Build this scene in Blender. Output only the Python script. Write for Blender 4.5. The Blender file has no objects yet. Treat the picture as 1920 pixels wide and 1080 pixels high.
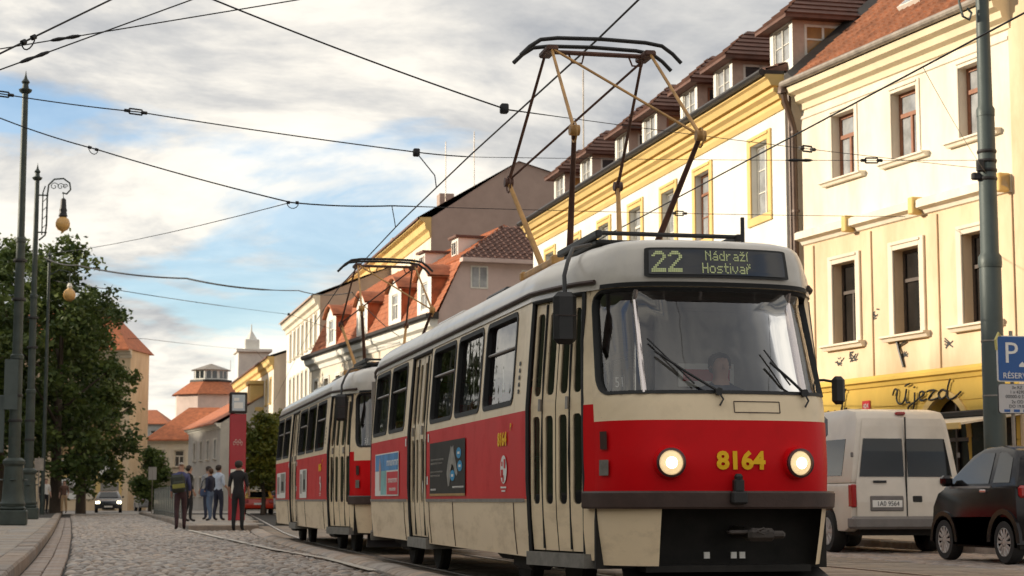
import bpy, bmesh, math, random
from math import sin, cos, pi, radians, sqrt, atan2
from mathutils import Vector, Matrix, noise as mnoise

S = bpy.context.scene
COL = S.collection
# ------------------------------------------------------------------ camera
cam = bpy.data.cameras.new('camera'); camo = bpy.data.objects.new('camera', cam); COL.objects.link(camo)
cam.sensor_width = 36.0; cam.lens = 36.0 * 3450 / 1920; cam.clip_start = 0.2; cam.clip_end = 6000
camo.location = (0, 0, 0.83)
camo.rotation_euler = (radians(90 + 6.5807), 0, radians(-12.2652))
cam.dof.use_dof = True; cam.dof.focus_distance = 15.5; cam.dof.aperture_fstop = 5.6
S.camera = camo
# ------------------------------------------------------------------ sun, sky, exposure
SUN_EL = radians(14.5); SUN_AZ = (-0.965, 0.262)          # horizontal direction towards the sun (from the park side)
W = bpy.data.worlds.new('World'); S.world = W; W.use_nodes = True
nt = W.node_tree; nt.nodes.clear()
def wn(t, **k):
    n = nt.nodes.new(t)
    for a, b in k.items(): setattr(n, a, b)
    return n
def wl(a, b): nt.links.new(a, b)
out = wn('ShaderNodeOutputWorld'); mixs = wn('ShaderNodeMixShader'); wl(mixs.outputs[0], out.inputs[0])
sky = wn('ShaderNodeTexSky', sky_type='NISHITA'); sky.sun_disc = False; sky.sun_elevation = SUN_EL
sky.sun_rotation = atan2(SUN_AZ[0], SUN_AZ[1]); sky.air_density = 1.0; sky.dust_density = 0.15; sky.ozone_density = 3.0
bg1 = wn('ShaderNodeBackground'); bg1.inputs[1].default_value = 0.105; wl(sky.outputs[0], bg1.inputs[0]); wl(bg1.outputs[0], mixs.inputs[1])
tc = wn('ShaderNodeTexCoord'); sep = wn('ShaderNodeSeparateXYZ'); wl(tc.outputs['Generated'], sep.inputs[0])
def wm(op, a, b=None):
    n = wn('ShaderNodeMath', operation=op)
    for i, v in enumerate((a, b)):
        if v is None: continue
        if isinstance(v, (int, float)): n.inputs[i].default_value = v
        else: wl(v, n.inputs[i])
    return n.outputs[0]
zz = wm('ADD', wm('MAXIMUM', sep.outputs[2], 0.0), 0.17)
cmb = wn('ShaderNodeCombineXYZ'); wl(wm('DIVIDE', sep.outputs[0], zz), cmb.inputs[0]); wl(wm('DIVIDE', sep.outputs[1], zz), cmb.inputs[1])
def wnoise(scale, detail, rough, off, dist=0.0):
    mp = wn('ShaderNodeMapping'); mp.inputs['Location'].default_value = off; wl(cmb.outputs[0], mp.inputs[0])
    n = wn('ShaderNodeTexNoise'); n.inputs['Scale'].default_value = scale; n.inputs['Detail'].default_value = detail
    n.inputs['Roughness'].default_value = rough; n.inputs['Distortion'].default_value = dist; wl(mp.outputs[0], n.inputs['Vector']); return n.outputs['Fac']
def wramp(fac, pts):
    r = wn('ShaderNodeValToRGB'); e = r.color_ramp.elements
    while len(e) > 1: e.remove(e[-1])
    e[0].position = pts[0][0]; e[0].color = pts[0][1] + (1,)
    for p, c in pts[1:]:
        x = e.new(p); x.color = c + (1,)
    wl(fac, r.inputs[0]); return r.outputs[0]
CL_OFF = (2.4, 8.1, 0.0)
f1 = wnoise(1.25, 10.0, 0.55, CL_OFF, 0.35)
f1 = wm('ADD', f1, wm('MULTIPLY', wm('MAXIMUM', wm('SUBTRACT', 0.13, sep.outputs[2]), 0.0), 0.9))
mask = wramp(f1, [(0.35, (0, 0, 0)), (0.44, (1, 1, 1))])
f2 = wnoise(1.7, 10.0, 0.60, (CL_OFF[0] + .07, CL_OFF[1] - .04, 4.0), 0.3)
ccol = wramp(f2, [(0.36, (0.36, 0.368, 0.385)), (0.46, (0.58, 0.565, 0.54)), (0.55, (0.88, 0.825, 0.73)), (0.68, (1.04, 0.97, 0.85))])
bg2 = wn('ShaderNodeBackground'); bg2.inputs[1].default_value = 0.60; wl(ccol, bg2.inputs[0]); wl(bg2.outputs[0], mixs.inputs[2])
wl(wm('MAXIMUM', wm('MULTIPLY', mask, 0.96), 0.26), mixs.inputs[0])
sun = bpy.data.lights.new('sun', 'SUN'); sun.energy = 2.9; sun.angle = radians(0.5); sun.color = (1.0, 0.875, 0.69)
suno = bpy.data.objects.new('sun', sun); COL.objects.link(suno); suno.location = (-60, 40, 60)
sd = Vector((SUN_AZ[0] * cos(SUN_EL), SUN_AZ[1] * cos(SUN_EL), sin(SUN_EL))).normalized()
suno.rotation_euler = sd.to_track_quat('Z', 'Y').to_euler()
S.view_settings.view_transform = 'Standard'; S.view_settings.look = 'None'; S.view_settings.gamma = 1.0
S.view_settings.use_curve_mapping = False; S.view_settings.exposure = 1.06
S.render.engine = 'CYCLES'; S.cycles.use_denoising = True; S.cycles.max_bounces = 8; S.cycles.transparent_max_bounces = 24
S.cycles.caustics_reflective = False; S.cycles.caustics_refractive = False

# ------------------------------------------------------------------ materials
MATS = {}
def mat(name, col, rough=0.6, metal=0.0, var=0.12, vscale=6.0, dlo=0.50, bump=0.0, bscale=40.0, spec=0.5, dirt=0.0, dirtcol=(0.06, 0.05, 0.04), dscale=1.2, emit=0.0, coat=0.0, stretch=None, attr=False):
    if name in MATS: return MATS[name]
    m = bpy.data.materials.new(name); MATS[name] = m; m.use_nodes = True
    t = m.node_tree; b = t.nodes['Principled BSDF']; L = t.links.new
    b.inputs['Roughness'].default_value = rough; b.inputs['Metallic'].default_value = metal
    b.inputs['Specular IOR Level'].default_value = spec
    if coat: b.inputs['Coat Weight'].default_value = coat; b.inputs['Coat Roughness'].default_value = 0.08
    c = tuple(col) + (1,)
    b.inputs['Base Color'].default_value = c
    tcn = t.nodes.new('ShaderNodeTexCoord'); vec = tcn.outputs['Object']
    if stretch:
        mp = t.nodes.new('ShaderNodeMapping'); mp.inputs['Scale'].default_value = stretch; L(vec, mp.inputs[0]); vec = mp.outputs[0]
    cur = None
    if attr:
        a = t.nodes.new('ShaderNodeAttribute'); a.attribute_name = 'tint'
        mx = t.nodes.new('ShaderNodeMix'); mx.data_type = 'RGBA'; mx.blend_type = 'MULTIPLY'; mx.inputs[0].default_value = 1.0
        mx.inputs[6].default_value = c; L(a.outputs['Color'], mx.inputs[7]); cur = mx.outputs[2]
    if var > 0:
        n = t.nodes.new('ShaderNodeTexNoise'); n.inputs['Scale'].default_value = vscale; n.inputs['Detail'].default_value = 6; n.inputs['Roughness'].default_value = 0.62
        L(vec, n.inputs['Vector'])
        mr = t.nodes.new('ShaderNodeMapRange'); mr.inputs[1].default_value = 0.3; mr.inputs[2].default_value = 0.7
        mr.inputs[3].default_value = 1 - var; mr.inputs[4].default_value = 1 + var; L(n.outputs['Fac'], mr.inputs[0])
        mx = t.nodes.new('ShaderNodeMix'); mx.data_type = 'RGBA'; mx.blend_type = 'MULTIPLY'; mx.inputs[0].default_value = 1.0
        if cur: L(cur, mx.inputs[6])
        else: mx.inputs[6].default_value = c
        L(mr.outputs[0], mx.inputs[7]); cur = mx.outputs[2]
    if dirt > 0:
        n = t.nodes.new('ShaderNodeTexNoise'); n.inputs['Scale'].default_value = dscale; n.inputs['Detail'].default_value = 9; n.inputs['Roughness'].default_value = 0.68
        L(vec, n.inputs['Vector'])
        mr = t.nodes.new('ShaderNodeMapRange'); mr.inputs[1].default_value = dlo; mr.inputs[2].default_value = dlo + 0.28
        mr.inputs[3].default_value = 0; mr.inputs[4].default_value = dirt; L(n.outputs['Fac'], mr.inputs[0])
        mx = t.nodes.new('ShaderNodeMix'); mx.data_type = 'RGBA'; L(mr.outputs[0], mx.inputs[0])
        if cur: L(cur, mx.inputs[6])
        else: mx.inputs[6].default_value = c
        mx.inputs[7].default_value = tuple(dirtcol) + (1,); cur = mx.outputs[2]
        r2 = t.nodes.new('ShaderNodeMapRange'); r2.inputs[3].default_value = rough; r2.inputs[4].default_value = min(1, rough + .35); L(mr.outputs[0], r2.inputs[0]); L(r2.outputs[0], b.inputs['Roughness'])
    if cur: L(cur, b.inputs['Base Color'])
    if bump > 0:
        n = t.nodes.new('ShaderNodeTexNoise'); n.inputs['Scale'].default_value = bscale; n.inputs['Detail'].default_value = 5; L(vec, n.inputs['Vector'])
        bp = t.nodes.new('ShaderNodeBump'); bp.inputs['Strength'].default_value = bump; bp.inputs['Distance'].default_value = 0.02
        L(n.outputs['Fac'], bp.inputs['Height']); L(bp.outputs[0], b.inputs['Normal'])
    if emit: b.inputs['Emission Color'].default_value = c; b.inputs['Emission Strength'].default_value = emit
    return m
def glassmat(name, tint=(0.55, 0.58, 0.56), refl=1.0, rough=0.02, base=0.04):
    m = bpy.data.materials.new(name); MATS[name] = m; m.use_nodes = True; t = m.node_tree; t.nodes.clear(); L = t.links.new
    o = t.nodes.new('ShaderNodeOutputMaterial'); mx = t.nodes.new('ShaderNodeMixShader'); tr = t.nodes.new('ShaderNodeBsdfTransparent'); gl = t.nodes.new('ShaderNodeBsdfGlossy')
    tr.inputs[0].default_value = tint + (1,); gl.inputs['Roughness'].default_value = rough; gl.inputs[0].default_value = (refl, refl, refl, 1)
    fr = t.nodes.new('ShaderNodeFresnel'); fr.inputs[0].default_value = 1.5
    ad = t.nodes.new('ShaderNodeMath'); ad.operation = 'ADD'; ad.inputs[1].default_value = base; ad.use_clamp = True
    L(fr.outputs[0], ad.inputs[0]); L(ad.outputs[0], mx.inputs[0]); L(tr.outputs[0], mx.inputs[1]); L(gl.outputs[0], mx.inputs[2]); L(mx.outputs[0], o.inputs[0])
    # slight ripple of rolled glass
    n = t.nodes.new('ShaderNodeTexNoise'); n.inputs['Scale'].default_value = 2.2; tcn = t.nodes.new('ShaderNodeTexCoord'); L(tcn.outputs['Object'], n.inputs['Vector'])
    bp = t.nodes.new('ShaderNodeBump'); bp.inputs['Strength'].default_value = 0.06; bp.inputs['Distance'].default_value = 0.05; L(n.outputs['Fac'], bp.inputs['Height']); L(bp.outputs[0], gl.inputs['Normal'])
    return m
M = {}
M['cream'] = mat('cream_enamel', (0.83, 0.67, 0.455), 0.32, var=0.05, vscale=2.0, dirt=0.35, dirtcol=(0.34, 0.25, 0.15), dscale=2.2, spec=.3, bump=.10, bscale=2.5)
M['creamskirt'] = mat('cream_skirt_enamel', (0.83, 0.67, 0.455), 0.30, var=0.05, vscale=2.0, dirt=0.55, dirtcol=(0.28, 0.20, 0.12), dscale=2.6, spec=.35, bump=.16, bscale=2.5, stretch=(1, .5, 1.6))
M['roofcream'] = mat('roof_paint', (0.60, 0.56, 0.50), 0.30, var=0.08, vscale=1.5, dirt=0.45, dirtcol=(0.22, 0.19, 0.16), dscale=1.3, coat=0.3)
M['red'] = mat('tram_red', (0.64, 0.006, 0.010), 0.38, var=0.06, vscale=1.5, dirt=0.28, dirtcol=(0.20, 0.012, 0.01), dscale=1.6, spec=.12, bump=.08, bscale=2.5)
M['rubber'] = mat('black_rubber', (0.012, 0.012, 0.012), 0.65, var=0.2)
M['black'] = mat('black_metal', (0.012, 0.011, 0.011), 0.5, var=0.3, vscale=9)
M['brownblk'] = mat('bumper_brown', (0.055, 0.032, 0.026), 0.55, var=0.2, vscale=7, bump=.1)
M['under'] = mat('underframe_grime', (0.016, 0.014, 0.012), 0.85, var=0.5, vscale=5)
M['steel'] = mat('dull_steel', (0.28, 0.26, 0.24), 0.45, 0.7, var=0.25, vscale=8)
M['chrome'] = mat('polished_trim', (0.75, 0.68, 0.66), 0.18, 0.9, var=0.05)
M['step'] = mat('step_grey', (0.20, 0.19, 0.17), 0.6, 0.3, var=0.25, vscale=10)
M['tglass'] = glassmat('tram_window_glass', (0.50, 0.53, 0.50), 0.85, 0.02, 0.05)
M['wsglass'] = glassmat('windscreen_glass', (0.90, 0.91, 0.90), 0.85, 0.03, 0.085)
M['dglass'] = glassmat('door_glass', (0.34, 0.35, 0.34), 0.8, 0.02, 0.02)
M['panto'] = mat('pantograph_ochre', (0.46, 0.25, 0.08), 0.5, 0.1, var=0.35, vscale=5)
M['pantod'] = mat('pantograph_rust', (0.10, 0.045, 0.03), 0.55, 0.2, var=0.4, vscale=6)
M['wire'] = mat('wire_black', (0.018, 0.018, 0.02), 0.5, 0.4, var=0)
M['interior'] = mat('tram_interior', (0.34, 0.31, 0.29), 0.7, var=0.1)
M['floor'] = mat('tram_floor', (0.06, 0.055, 0.05), 0.8, var=0.2)
M['seatred'] = mat('seat_red', (0.45, 0.012, 0.012), 0.5, var=0.05)
M['seatgrey'] = mat('seat_grey', (0.10, 0.11, 0.13), 0.6, var=0.05)
M['yellowp'] = mat('yellow_print', (0.86, 0.50, 0.02), 0.5, var=0.04, spec=.15)
M['whitep'] = mat('white_print', (0.80, 0.78, 0.74), 0.5, var=0.04, spec=.2)
M['blackp'] = mat('black_print', (0.015, 0.015, 0.016), 0.5, var=0.05)
M['dispbg'] = mat('display_panel', (0.018, 0.021, 0.028), 0.12, var=0.2, vscale=3, spec=0.6)
M['disptx'] = mat('display_dots', (0.42, 0.46, 0.22), 0.5, var=0.15, vscale=20, emit=0.12)
M['lampw'] = mat('lit_headlight', (1.0, 0.86, 0.58), 0.2, var=0, emit=4.0)
M['lamplens'] = mat('headlight_lens', (1.0, 0.74, 0.40), 0.15, var=0.25, vscale=14, emit=0.32, bump=.6, bscale=30)
M['lamprim'] = mat('lamp_rim', (0.10, 0.05, 0.05), 0.3, 0.6, var=.1)

# ------------------------------------------------------------------ mesh builder
class MB:
    def __init__(s): s.v = []; s.f = []; s.m = []
    def add(s, vs, fs, m=0):
        o = len(s.v); s.v += [tuple(p) for p in vs]; s.f += [tuple(i + o for i in f) for f in fs]; s.m += [m] * len(fs); return s
    def quad(s, a, b, c, d, m=0): return s.add([a, b, c, d], [(0, 1, 2, 3)], m)
    def poly(s, pts, m=0): return s.add(pts, [tuple(range(len(pts)))], m)
    def box(s, x0, x1, y0, y1, z0, z1, m=0, c=0.0):
        if x1 < x0: x0, x1 = x1, x0
        if y1 < y0: y0, y1 = y1, y0
        if z1 < z0: z0, z1 = z1, z0
        if c <= 0:
            return s.add([(x0,y0,z0),(x1,y0,z0),(x1,y1,z0),(x0,y1,z0),(x0,y0,z1),(x1,y0,z1),(x1,y1,z1),(x0,y1,z1)],
                         [(0,3,2,1),(4,5,6,7),(0,1,5,4),(1,2,6,5),(2,3,7,6),(3,0,4,7)], m)
        c = min(c, .45*(x1-x0), .45*(y1-y0), .45*(z1-z0)); vs = []
        idx = {}
        for ix, X in ((0, x0), (1, x1)):
            for iy, Y in ((0, y0), (1, y1)):
                for iz, Z in ((0, z0), (1, z1)):
                    sx, sy, sz = (c if ix == 0 else -c), (c if iy == 0 else -c), (c if iz == 0 else -c)
                    for a in range(3):
                        idx[(ix, iy, iz, a)] = len(vs)
                        vs.append((X + (0 if a == 0 else sx), Y + (0 if a == 1 else sy), Z + (0 if a == 2 else sz)))
        g = lambda a, b, cc, k: idx[(a, b, cc, k)]
        fs = [(g(0,0,0,0),g(0,0,1,0),g(0,1,1,0),g(0,1,0,0)),(g(1,0,0,0),g(1,1,0,0),g(1,1,1,0),g(1,0,1,0)),
              (g(0,0,0,1),g(1,0,0,1),g(1,0,1,1),g(0,0,1,1)),(g(0,1,0,1),g(0,1,1,1),g(1,1,1,1),g(1,1,0,1)),
              (g(0,0,0,2),g(0,1,0,2),g(1,1,0,2),g(1,0,0,2)),(g(0,0,1,2),g(1,0,1,2),g(1,1,1,2),g(0,1,1,2))]
        for a in (0,1):
            for b in (0,1):
                fs.append((g(a,b,0,0),g(a,b,1,0),g(a,b,1,1),g(a,b,0,1)))
                fs.append((g(a,0,b,0),g(a,1,b,0),g(a,1,b,2),g(a,0,b,2)))
                fs.append((g(0,a,b,1),g(1,a,b,1),g(1,a,b,2),g(0,a,b,2)))
                for cc in (0,1): fs.append((g(a,b,cc,0),g(a,b,cc,1),g(a,b,cc,2)))
        return s.add(vs, fs, m)
    def prism(s, pts, fn, a, b, m=0):
        """pts: 2D polygon; fn(p, t) -> 3D; extruded from t=a to t=b."""
        n = len(pts); A = [fn(p, a) for p in pts]; B = [fn(p, b) for p in pts]
        return s.add(A + B, [tuple(range(n - 1, -1, -1)), tuple(range(n, 2 * n))] + [(i, (i + 1) % n, n + (i + 1) % n, n + i) for i in range(n)], m)
    def tube(s, pts, r, n=8, m=0, caps=True):
        pts = [Vector(p) for p in pts]; k = len(pts); rs = r if isinstance(r, (list, tuple)) else [r] * k
        vs = []; up = None
        for i, p in enumerate(pts):
            d = (pts[min(i + 1, k - 1)] - pts[max(i - 1, 0)])
            d = d.normalized() if d.length > 1e-9 else Vector((0, 0, 1))
            if up is None: up = Vector((0, 0, 1)) if abs(d.z) < .9 else Vector((1, 0, 0))
            a = d.cross(up); a = a.normalized() if a.length > 1e-6 else d.orthogonal().normalized(); b = a.cross(d).normalized(); up = b
            for j in range(n):
                t = 2 * pi * j / n; vs.append(p + a * (cos(t) * rs[i]) + b * (sin(t) * rs[i]))
        fs = [(i*n+j, i*n+(j+1) % n, (i+1)*n+(j+1) % n, (i+1)*n+j) for i in range(k-1) for j in range(n)]
        if caps: fs += [tuple(range(n-1, -1, -1)), tuple((k-1)*n + j for j in range(n))]
        return s.add(vs, fs, m)
    def lathe(s, prof, c=(0, 0, 0), n=16, m=0, axis='z', caps=True):
        """prof: list of (radius, height)."""
        vs = []
        for r, h in prof:
            for j in range(n):
                t = 2 * pi * (j + .5) / n; a, b = r * cos(t), r * sin(t)
                p = (a, b, h) if axis == 'z' else ((h, a, b) if axis == 'x' else (a, h, b))
                vs.append((c[0] + p[0], c[1] + p[1], c[2] + p[2]))
        k = len(prof)
        fs = [(i*n+j, i*n+(j+1) % n, (i+1)*n+(j+1) % n, (i+1)*n+j) for i in range(k-1) for j in range(n)]
        if caps: fs += [tuple(range(n-1, -1, -1)), tuple((k-1)*n + j for j in range(n))]
        return s.add(vs, fs, m)
    def build(s, name, mats, parent=None, loc=(0, 0, 0), rz=0.0, smooth=0.6, recalc=True):
        me = bpy.data.meshes.new(name); me.from_pydata(s.v, [], s.f)
        if not isinstance(mats, (list, tuple)): mats = [mats]
        for q in mats: me.materials.append(q)
        if len(mats) > 1: me.polygons.foreach_set('material_index', s.m)
        if recalc:
            bm = bmesh.new(); bm.from_mesh(me); bmesh.ops.recalc_face_normals(bm, faces=bm.faces); bm.to_mesh(me); bm.free()
        if smooth:
            me.polygons.foreach_set('use_smooth', [True] * len(me.polygons)); me.set_sharp_from_angle(angle=smooth)
        me.update()
        o = bpy.data.objects.new(name, me); COL.objects.link(o); o.parent = parent; o.location = loc
        if rz: o.rotation_euler = (0, 0, rz)
        return o
def tag(o, label=None, cat=None, group=None, kind=None):
    if label: o['label'] = label
    if cat: o['category'] = cat
    if group: o['group'] = group
    if kind: o['kind'] = kind
    return o
def thing(name, loc=(0, 0, 0), rz=0.0, label=None, cat=None, group=None):
    o = bpy.data.objects.new(name, None); o.empty_display_size = .3; COL.objects.link(o); o.location = loc; o.rotation_euler = (0, 0, rz)
    return tag(o, label, cat, group)
def link_copy(o, parent=None):
    c = o.copy(); COL.objects.link(c); c.parent = parent
    for ch in o.children: link_copy(ch, c)
    return c
def simple(name, mb, m, label, cat, group=None, kind=None, **k): return tag(mb.build(name, m, **k), label, cat, group, kind)
def textmesh(body, size=1.0, ext=0.004, spacing=1.0, shear=0.0, align='CENTER', bold=0.0):
    cu = bpy.data.curves.new('lettering', 'FONT'); cu.body = body; cu.size = size; cu.extrude = ext; cu.space_character = spacing; cu.shear = shear; cu.offset = bold
    cu.align_x = align; cu.align_y = 'CENTER'; cu.resolution_u = 3
    o = bpy.data.objects.new('lettering', cu); COL.objects.link(o)
    dg = bpy.context.evaluated_depsgraph_get(); me = bpy.data.meshes.new_from_object(o.evaluated_get(dg))
    bpy.data.objects.remove(o); bpy.data.curves.remove(cu); return me
def place_mesh(name, me, m, parent, mtx=None, fn=None):
    me.materials.clear(); me.materials.append(m)
    if fn:
        for v in me.vertices: v.co = fn(v.co)
    o = bpy.data.objects.new(name, me); COL.objects.link(o); o.parent = parent
    if mtx is not None: o.matrix_local = mtx
    return o
def rrect(x0, x1, z0, z1, r, n=5):
    pts = []
    for cx, cz, a0 in ((x1 - r, z1 - r, 0), (x0 + r, z1 - r, pi/2), (x0 + r, z0 + r, pi), (x1 - r, z0 + r, 3*pi/2)):
        for k in range(n + 1):
            a = a0 + pi/2 * k / n; pts.append((cx + r*cos(a), cz + r*sin(a)))
    return pts
def lerp(a, b, t): return a + (b - a) * t
def interp(x, xs, ys):
    if x <= xs[0]: return ys[0]
    for i in range(len(xs) - 1):
        if x <= xs[i+1]: return lerp(ys[i], ys[i+1], (x - xs[i]) / (xs[i+1] - xs[i]))
    return ys[-1]
def sstep(a, b, x):
    t = max(0, min(1, (x - a) / (b - a))); return t*t*(3-2*t)
# ================================================================== ground, road, track, pavements
rnd = random.Random(7)
M['earth'] = mat('earth', (0.12, 0.105, 0.09), 0.95, var=0.2, vscale=.2)
M['joint'] = mat('sand_joint', (0.035, 0.030, 0.026), 0.95, var=0.35, vscale=9, bump=.4)
M['cobble'] = mat('granite_sett', (0.325, 0.275, 0.235), 0.5, var=0.22, vscale=16, bump=.25, bscale=60, attr=True)
M['cobblefar'] = mat('granite_sett_far', (0.27, 0.25, 0.235), 0.7, var=0.35, vscale=1.6, bump=.6, bscale=5)
M['pinksett'] = mat('pink_sett', (0.29, 0.235, 0.20), 0.65, var=0.22, vscale=10, bump=.3, attr=True)
M['kerbst'] = mat('kerb_granite', (0.30, 0.25, 0.21), 0.75, var=0.25, vscale=5, bump=.4, dirt=.35, dirtcol=(.08,.06,.05), attr=True)
M['slab'] = mat('paving_slab', (0.34, 0.30, 0.26), 0.75, var=0.2, vscale=6, bump=.2, dirt=.3, dirtcol=(.12,.10,.08), attr=True)
M['trackslab'] = mat('track_slab', (0.25, 0.20, 0.155), 0.75, var=0.3, vscale=5, bump=.35, bscale=30, dirt=.4, dirtcol=(.07,.05,.04), attr=True)
M['paint'] = mat('road_paint', (0.56, 0.52, 0.45), 0.6, var=0.2, vscale=6, dirt=.55, dirtcol=(.22,.2,.18), dscale=3)
M['rail'] = mat('rail_steel', (0.32, 0.28, 0.25), 0.35, 0.85, var=0.3, vscale=3)
KY = [0, 17, 21.2, 28, 45, 65, 92, 110, 170]; KX = [-.86, -.93, -.97, -1.04, -1.32, -1.72, -2.3, -2.67, -4.0]
def kx(y): return interp(y, KY, KX)
def off(y): return 0 if y < 30 else (.0015*(y-30)**2 if y < 50 else .6 + .06*(y-50))
def xt(y): return 4.65 + off(y)
PLY = [51.3, 68, 90, 112]; PLX = [2.13, 2.2, 2.0, 1.75]
def plx(y): return interp(y, PLY, PLX)
tag(MB().quad((-2500, -2500, -.09), (2500, -2500, -.09), (2500, 2500, -.09), (-2500, 2500, -.09)).build('ground', M['earth']), kind='structure')
def strip(fa, fb, z, ys, mb=None):
    mb = mb or MB()
    for a, b in zip(ys, ys[1:]): mb.quad((fa(a), a, z), (fb(a), a, z), (fb(b), b, z), (fa(b), b, z))
    return mb
YS = [4 + 4*i for i in range(48)]
road = tag(strip(lambda y: kx(y) - .05, lambda y: 14.2, -.022, YS).build('road', M['joint'], smooth=0), kind='structure')
tag(strip(lambda y: kx(y) + .05, lambda y: 14.0 if y > 118 else plx(y) + .02, .012, [112.1, 118, 118.001, 130, 150, 190]).build('far_road', M['cobblefar'], smooth=0), kind='structure')

def tint(me, c):
    a = me.color_attributes.new('tint', 'FLOAT_COLOR', 'CORNER'); n = len(me.loops); a.data.foreach_set('color', list(c + (1.0,)) * n)
def tint_faces(me, cols):
    a = me.color_attributes.new('tint', 'FLOAT_COLOR', 'CORNER'); buf = []
    for p, c in zip(me.polygons, cols): buf += list(c + (1.0,)) * p.loop_total
    a.data.foreach_set('color', buf)
def stone(mb, x0, x1, y0, y1, zt, zb, r, dome, jit=0.0):
    j = lambda: rnd.uniform(-jit, jit); cx, cy = (x0+x1)/2, (y0+y1)/2
    lo = [(x0+j(), y0+j(), zb), (x1+j(), y0+j(), zb), (x1+j(), y1+j(), zb), (x0+j(), y1+j(), zb)]
    t = [rnd.uniform(-jit, jit)*.5 for _ in range(4)]
    mi = [(p[0], p[1], zt - r + t[i]) for i, p in enumerate(lo)]
    hi = [(lerp(p[0], cx, r/(abs(x1-x0)/2)), lerp(p[1], cy, r/(abs(y1-y0)/2)), zt + t[i]*.6) for i, p in enumerate(lo)]
    vs = lo + mi + hi + [(cx, cy, zt + dome)]
    fs = [(a, (a+1) % 4, 4+(a+1) % 4, 4+a) for a in range(4)] + [(4+a, 4+(a+1) % 4, 8+(a+1) % 4, 8+a) for a in range(4)] + [(8+a, 8+(a+1) % 4, 12) for a in range(4)]
    mb.add(vs, fs); return 12
def grey(base=1.0, s=.28):
    v = base * rnd.uniform(1-s, 1+s*.8); w = rnd.uniform(-.07, .09); return (v*(1+w), v, v*(1-w))
# alike stones share a handful of meshes
def variants(n, lx, ly, h, r, dome, m, s=.28, jit=.008):
    out_ = []
    for i in range(n):
        b = MB(); stone(b, -lx/2, lx/2, -ly/2, ly/2, 0, -h, r, dome, jit)
        o = b.build('tmp', m, smooth=.9); me = o.data; bpy.data.objects.remove(o); tint(me, grey(1.0, s)); out_.append(me)
    return out_
def piece(name, me, parent, loc, rot=(0, 0, 0), sc=(1, 1, 1)):
    o = bpy.data.objects.new(name, me); COL.objects.link(o); o.parent = parent; o.location = loc; o.rotation_euler = rot; o.scale = sc; return o
CV = variants(10, .15, .14, .06, .028, .012, M['cobble'], .42)
def road_right(y):
    if y > 51: return plx(y) - .02
    return 3.10 + off(y)
def lump(x, y): return .018*mnoise.noise((x*.9, y*.22, 0)) + .012*mnoise.noise((x*2.3, y*.6, 5))
mb = MB(); cols = []; y = 14.0; nind = 0
while y < 112:
    fz = 1.0 if y < 62 else 1.55
    d = rnd.uniform(.135, .175)*fz; x = kx(y) + .47 + rnd.uniform(0, .1); R = road_right(y)
    while x < R - .06:
        w = rnd.uniform(.12, .19)*fz; w = min(w, R - x)
        z = .006 + lump(x, y) + rnd.uniform(-.011, .011)
        if rnd.random() < .08: z -= .016
        if y > 20.2 and nind < 300:
            nind += 1; piece('cobblestone', rnd.choice(CV), road, (x + w/2, y + d/2, z), (rnd.uniform(-.05, .05), rnd.uniform(-.05, .05), rnd.uniform(-.06, .06)), ((w-.014)/.15, (d-.014)/.14, 1))
        else:
            k = stone(mb, x+.007, x+w-.007, y+.007, y+d-.007, z, -.05, .026, .010, .008); c = grey(1.0, .42); cols += [c]*k
        x += w
    y += d
o = mb.build('cobble_paving', M['cobble'], parent=road, smooth=.9, recalc=False); tint_faces(o.data, cols); o['kind'] = 'stuff'
# gutter setts: two rows of larger pinkish stones along the kerb
mb = MB(); cols = []; GV = variants(5, .21, .30, .07, .012, .004, M['pinksett'], .2); ng = 0
for r in (0, 1):
    y = 14.0
    while y < 90:
        d = rnd.uniform(.24, .36); x = kx(y) + .02 + r*.225; z = .004 + .006*r + rnd.uniform(-.004, .004)
        if 20 < y < 42 : piece('gutter_sett', rnd.choice(GV), road, (x+.11, y+d/2, z), (0, 0, rnd.uniform(-.02, .02)), (1, (d-.012)/.30, 1))
        else: k = stone(mb, x, x+.21, y+.006, y+d-.006, z, -.06, .012, .003, .005); cols += [grey(1, .2)]*k
        y += d
o = mb.build('gutter_row', M['pinksett'], parent=road, smooth=.9, recalc=False); tint_faces(o.data, cols); o['kind'] = 'stuff'
# rounded separator stones between lane and track
mb = MB(); cols = []; y = 12.0; n0 = 0
prof = [(0, -.06), (0, .012), (.05, .046), (.14, .066), (.24, .066), (.33, .046), (.38, .012), (.38, -.06)]
sep_o = tag(thing('separator_kerb', label='low rounded granite separator running beside the tram track', cat='kerb'))
while y < 58:
    L = rnd.uniform(.34, .46); xa, xb = 3.12 + off(y), 3.12 + off(y+L); b = MB(); g = .008; dz = rnd.uniform(-.008, .008); dx = rnd.uniform(-.012, .012)
    if y > 50.5: break
    A = [(xa + p[0]*1.0 + dx, y + g, p[1] + dz) for p in prof]; B = [(xb + p[0] + dx, y + L - g, p[1] + dz) for p in prof]; n = len(prof)
    # crowned ends
    A2 = [(lerp(q[0], xa+.19, .06), y + g, q[2]-.012) for q in A]; B2 = [(lerp(q[0], xb+.19, .06), y+L-g, q[2]-.012) for q in B]
    A = [(q[0], y+g+.03, q[2]) for q in A]; B = [(q[0], y+L-g-.03, q[2]) for q in B]
    b.add(A2+A+B+B2, [(k*n+i, k*n+i+1, (k+1)*n+i+1, (k+1)*n+i) for k in range(3) for i in range(n-1)] + [tuple(range(n)), tuple(range(3*n, 4*n))])
    o = b.build('separator_stone', M['kerbst'], parent=sep_o, smooth=.7); tint(o.data, tuple(c*1.25 for c in grey(1.05, .16))); y += L
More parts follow.
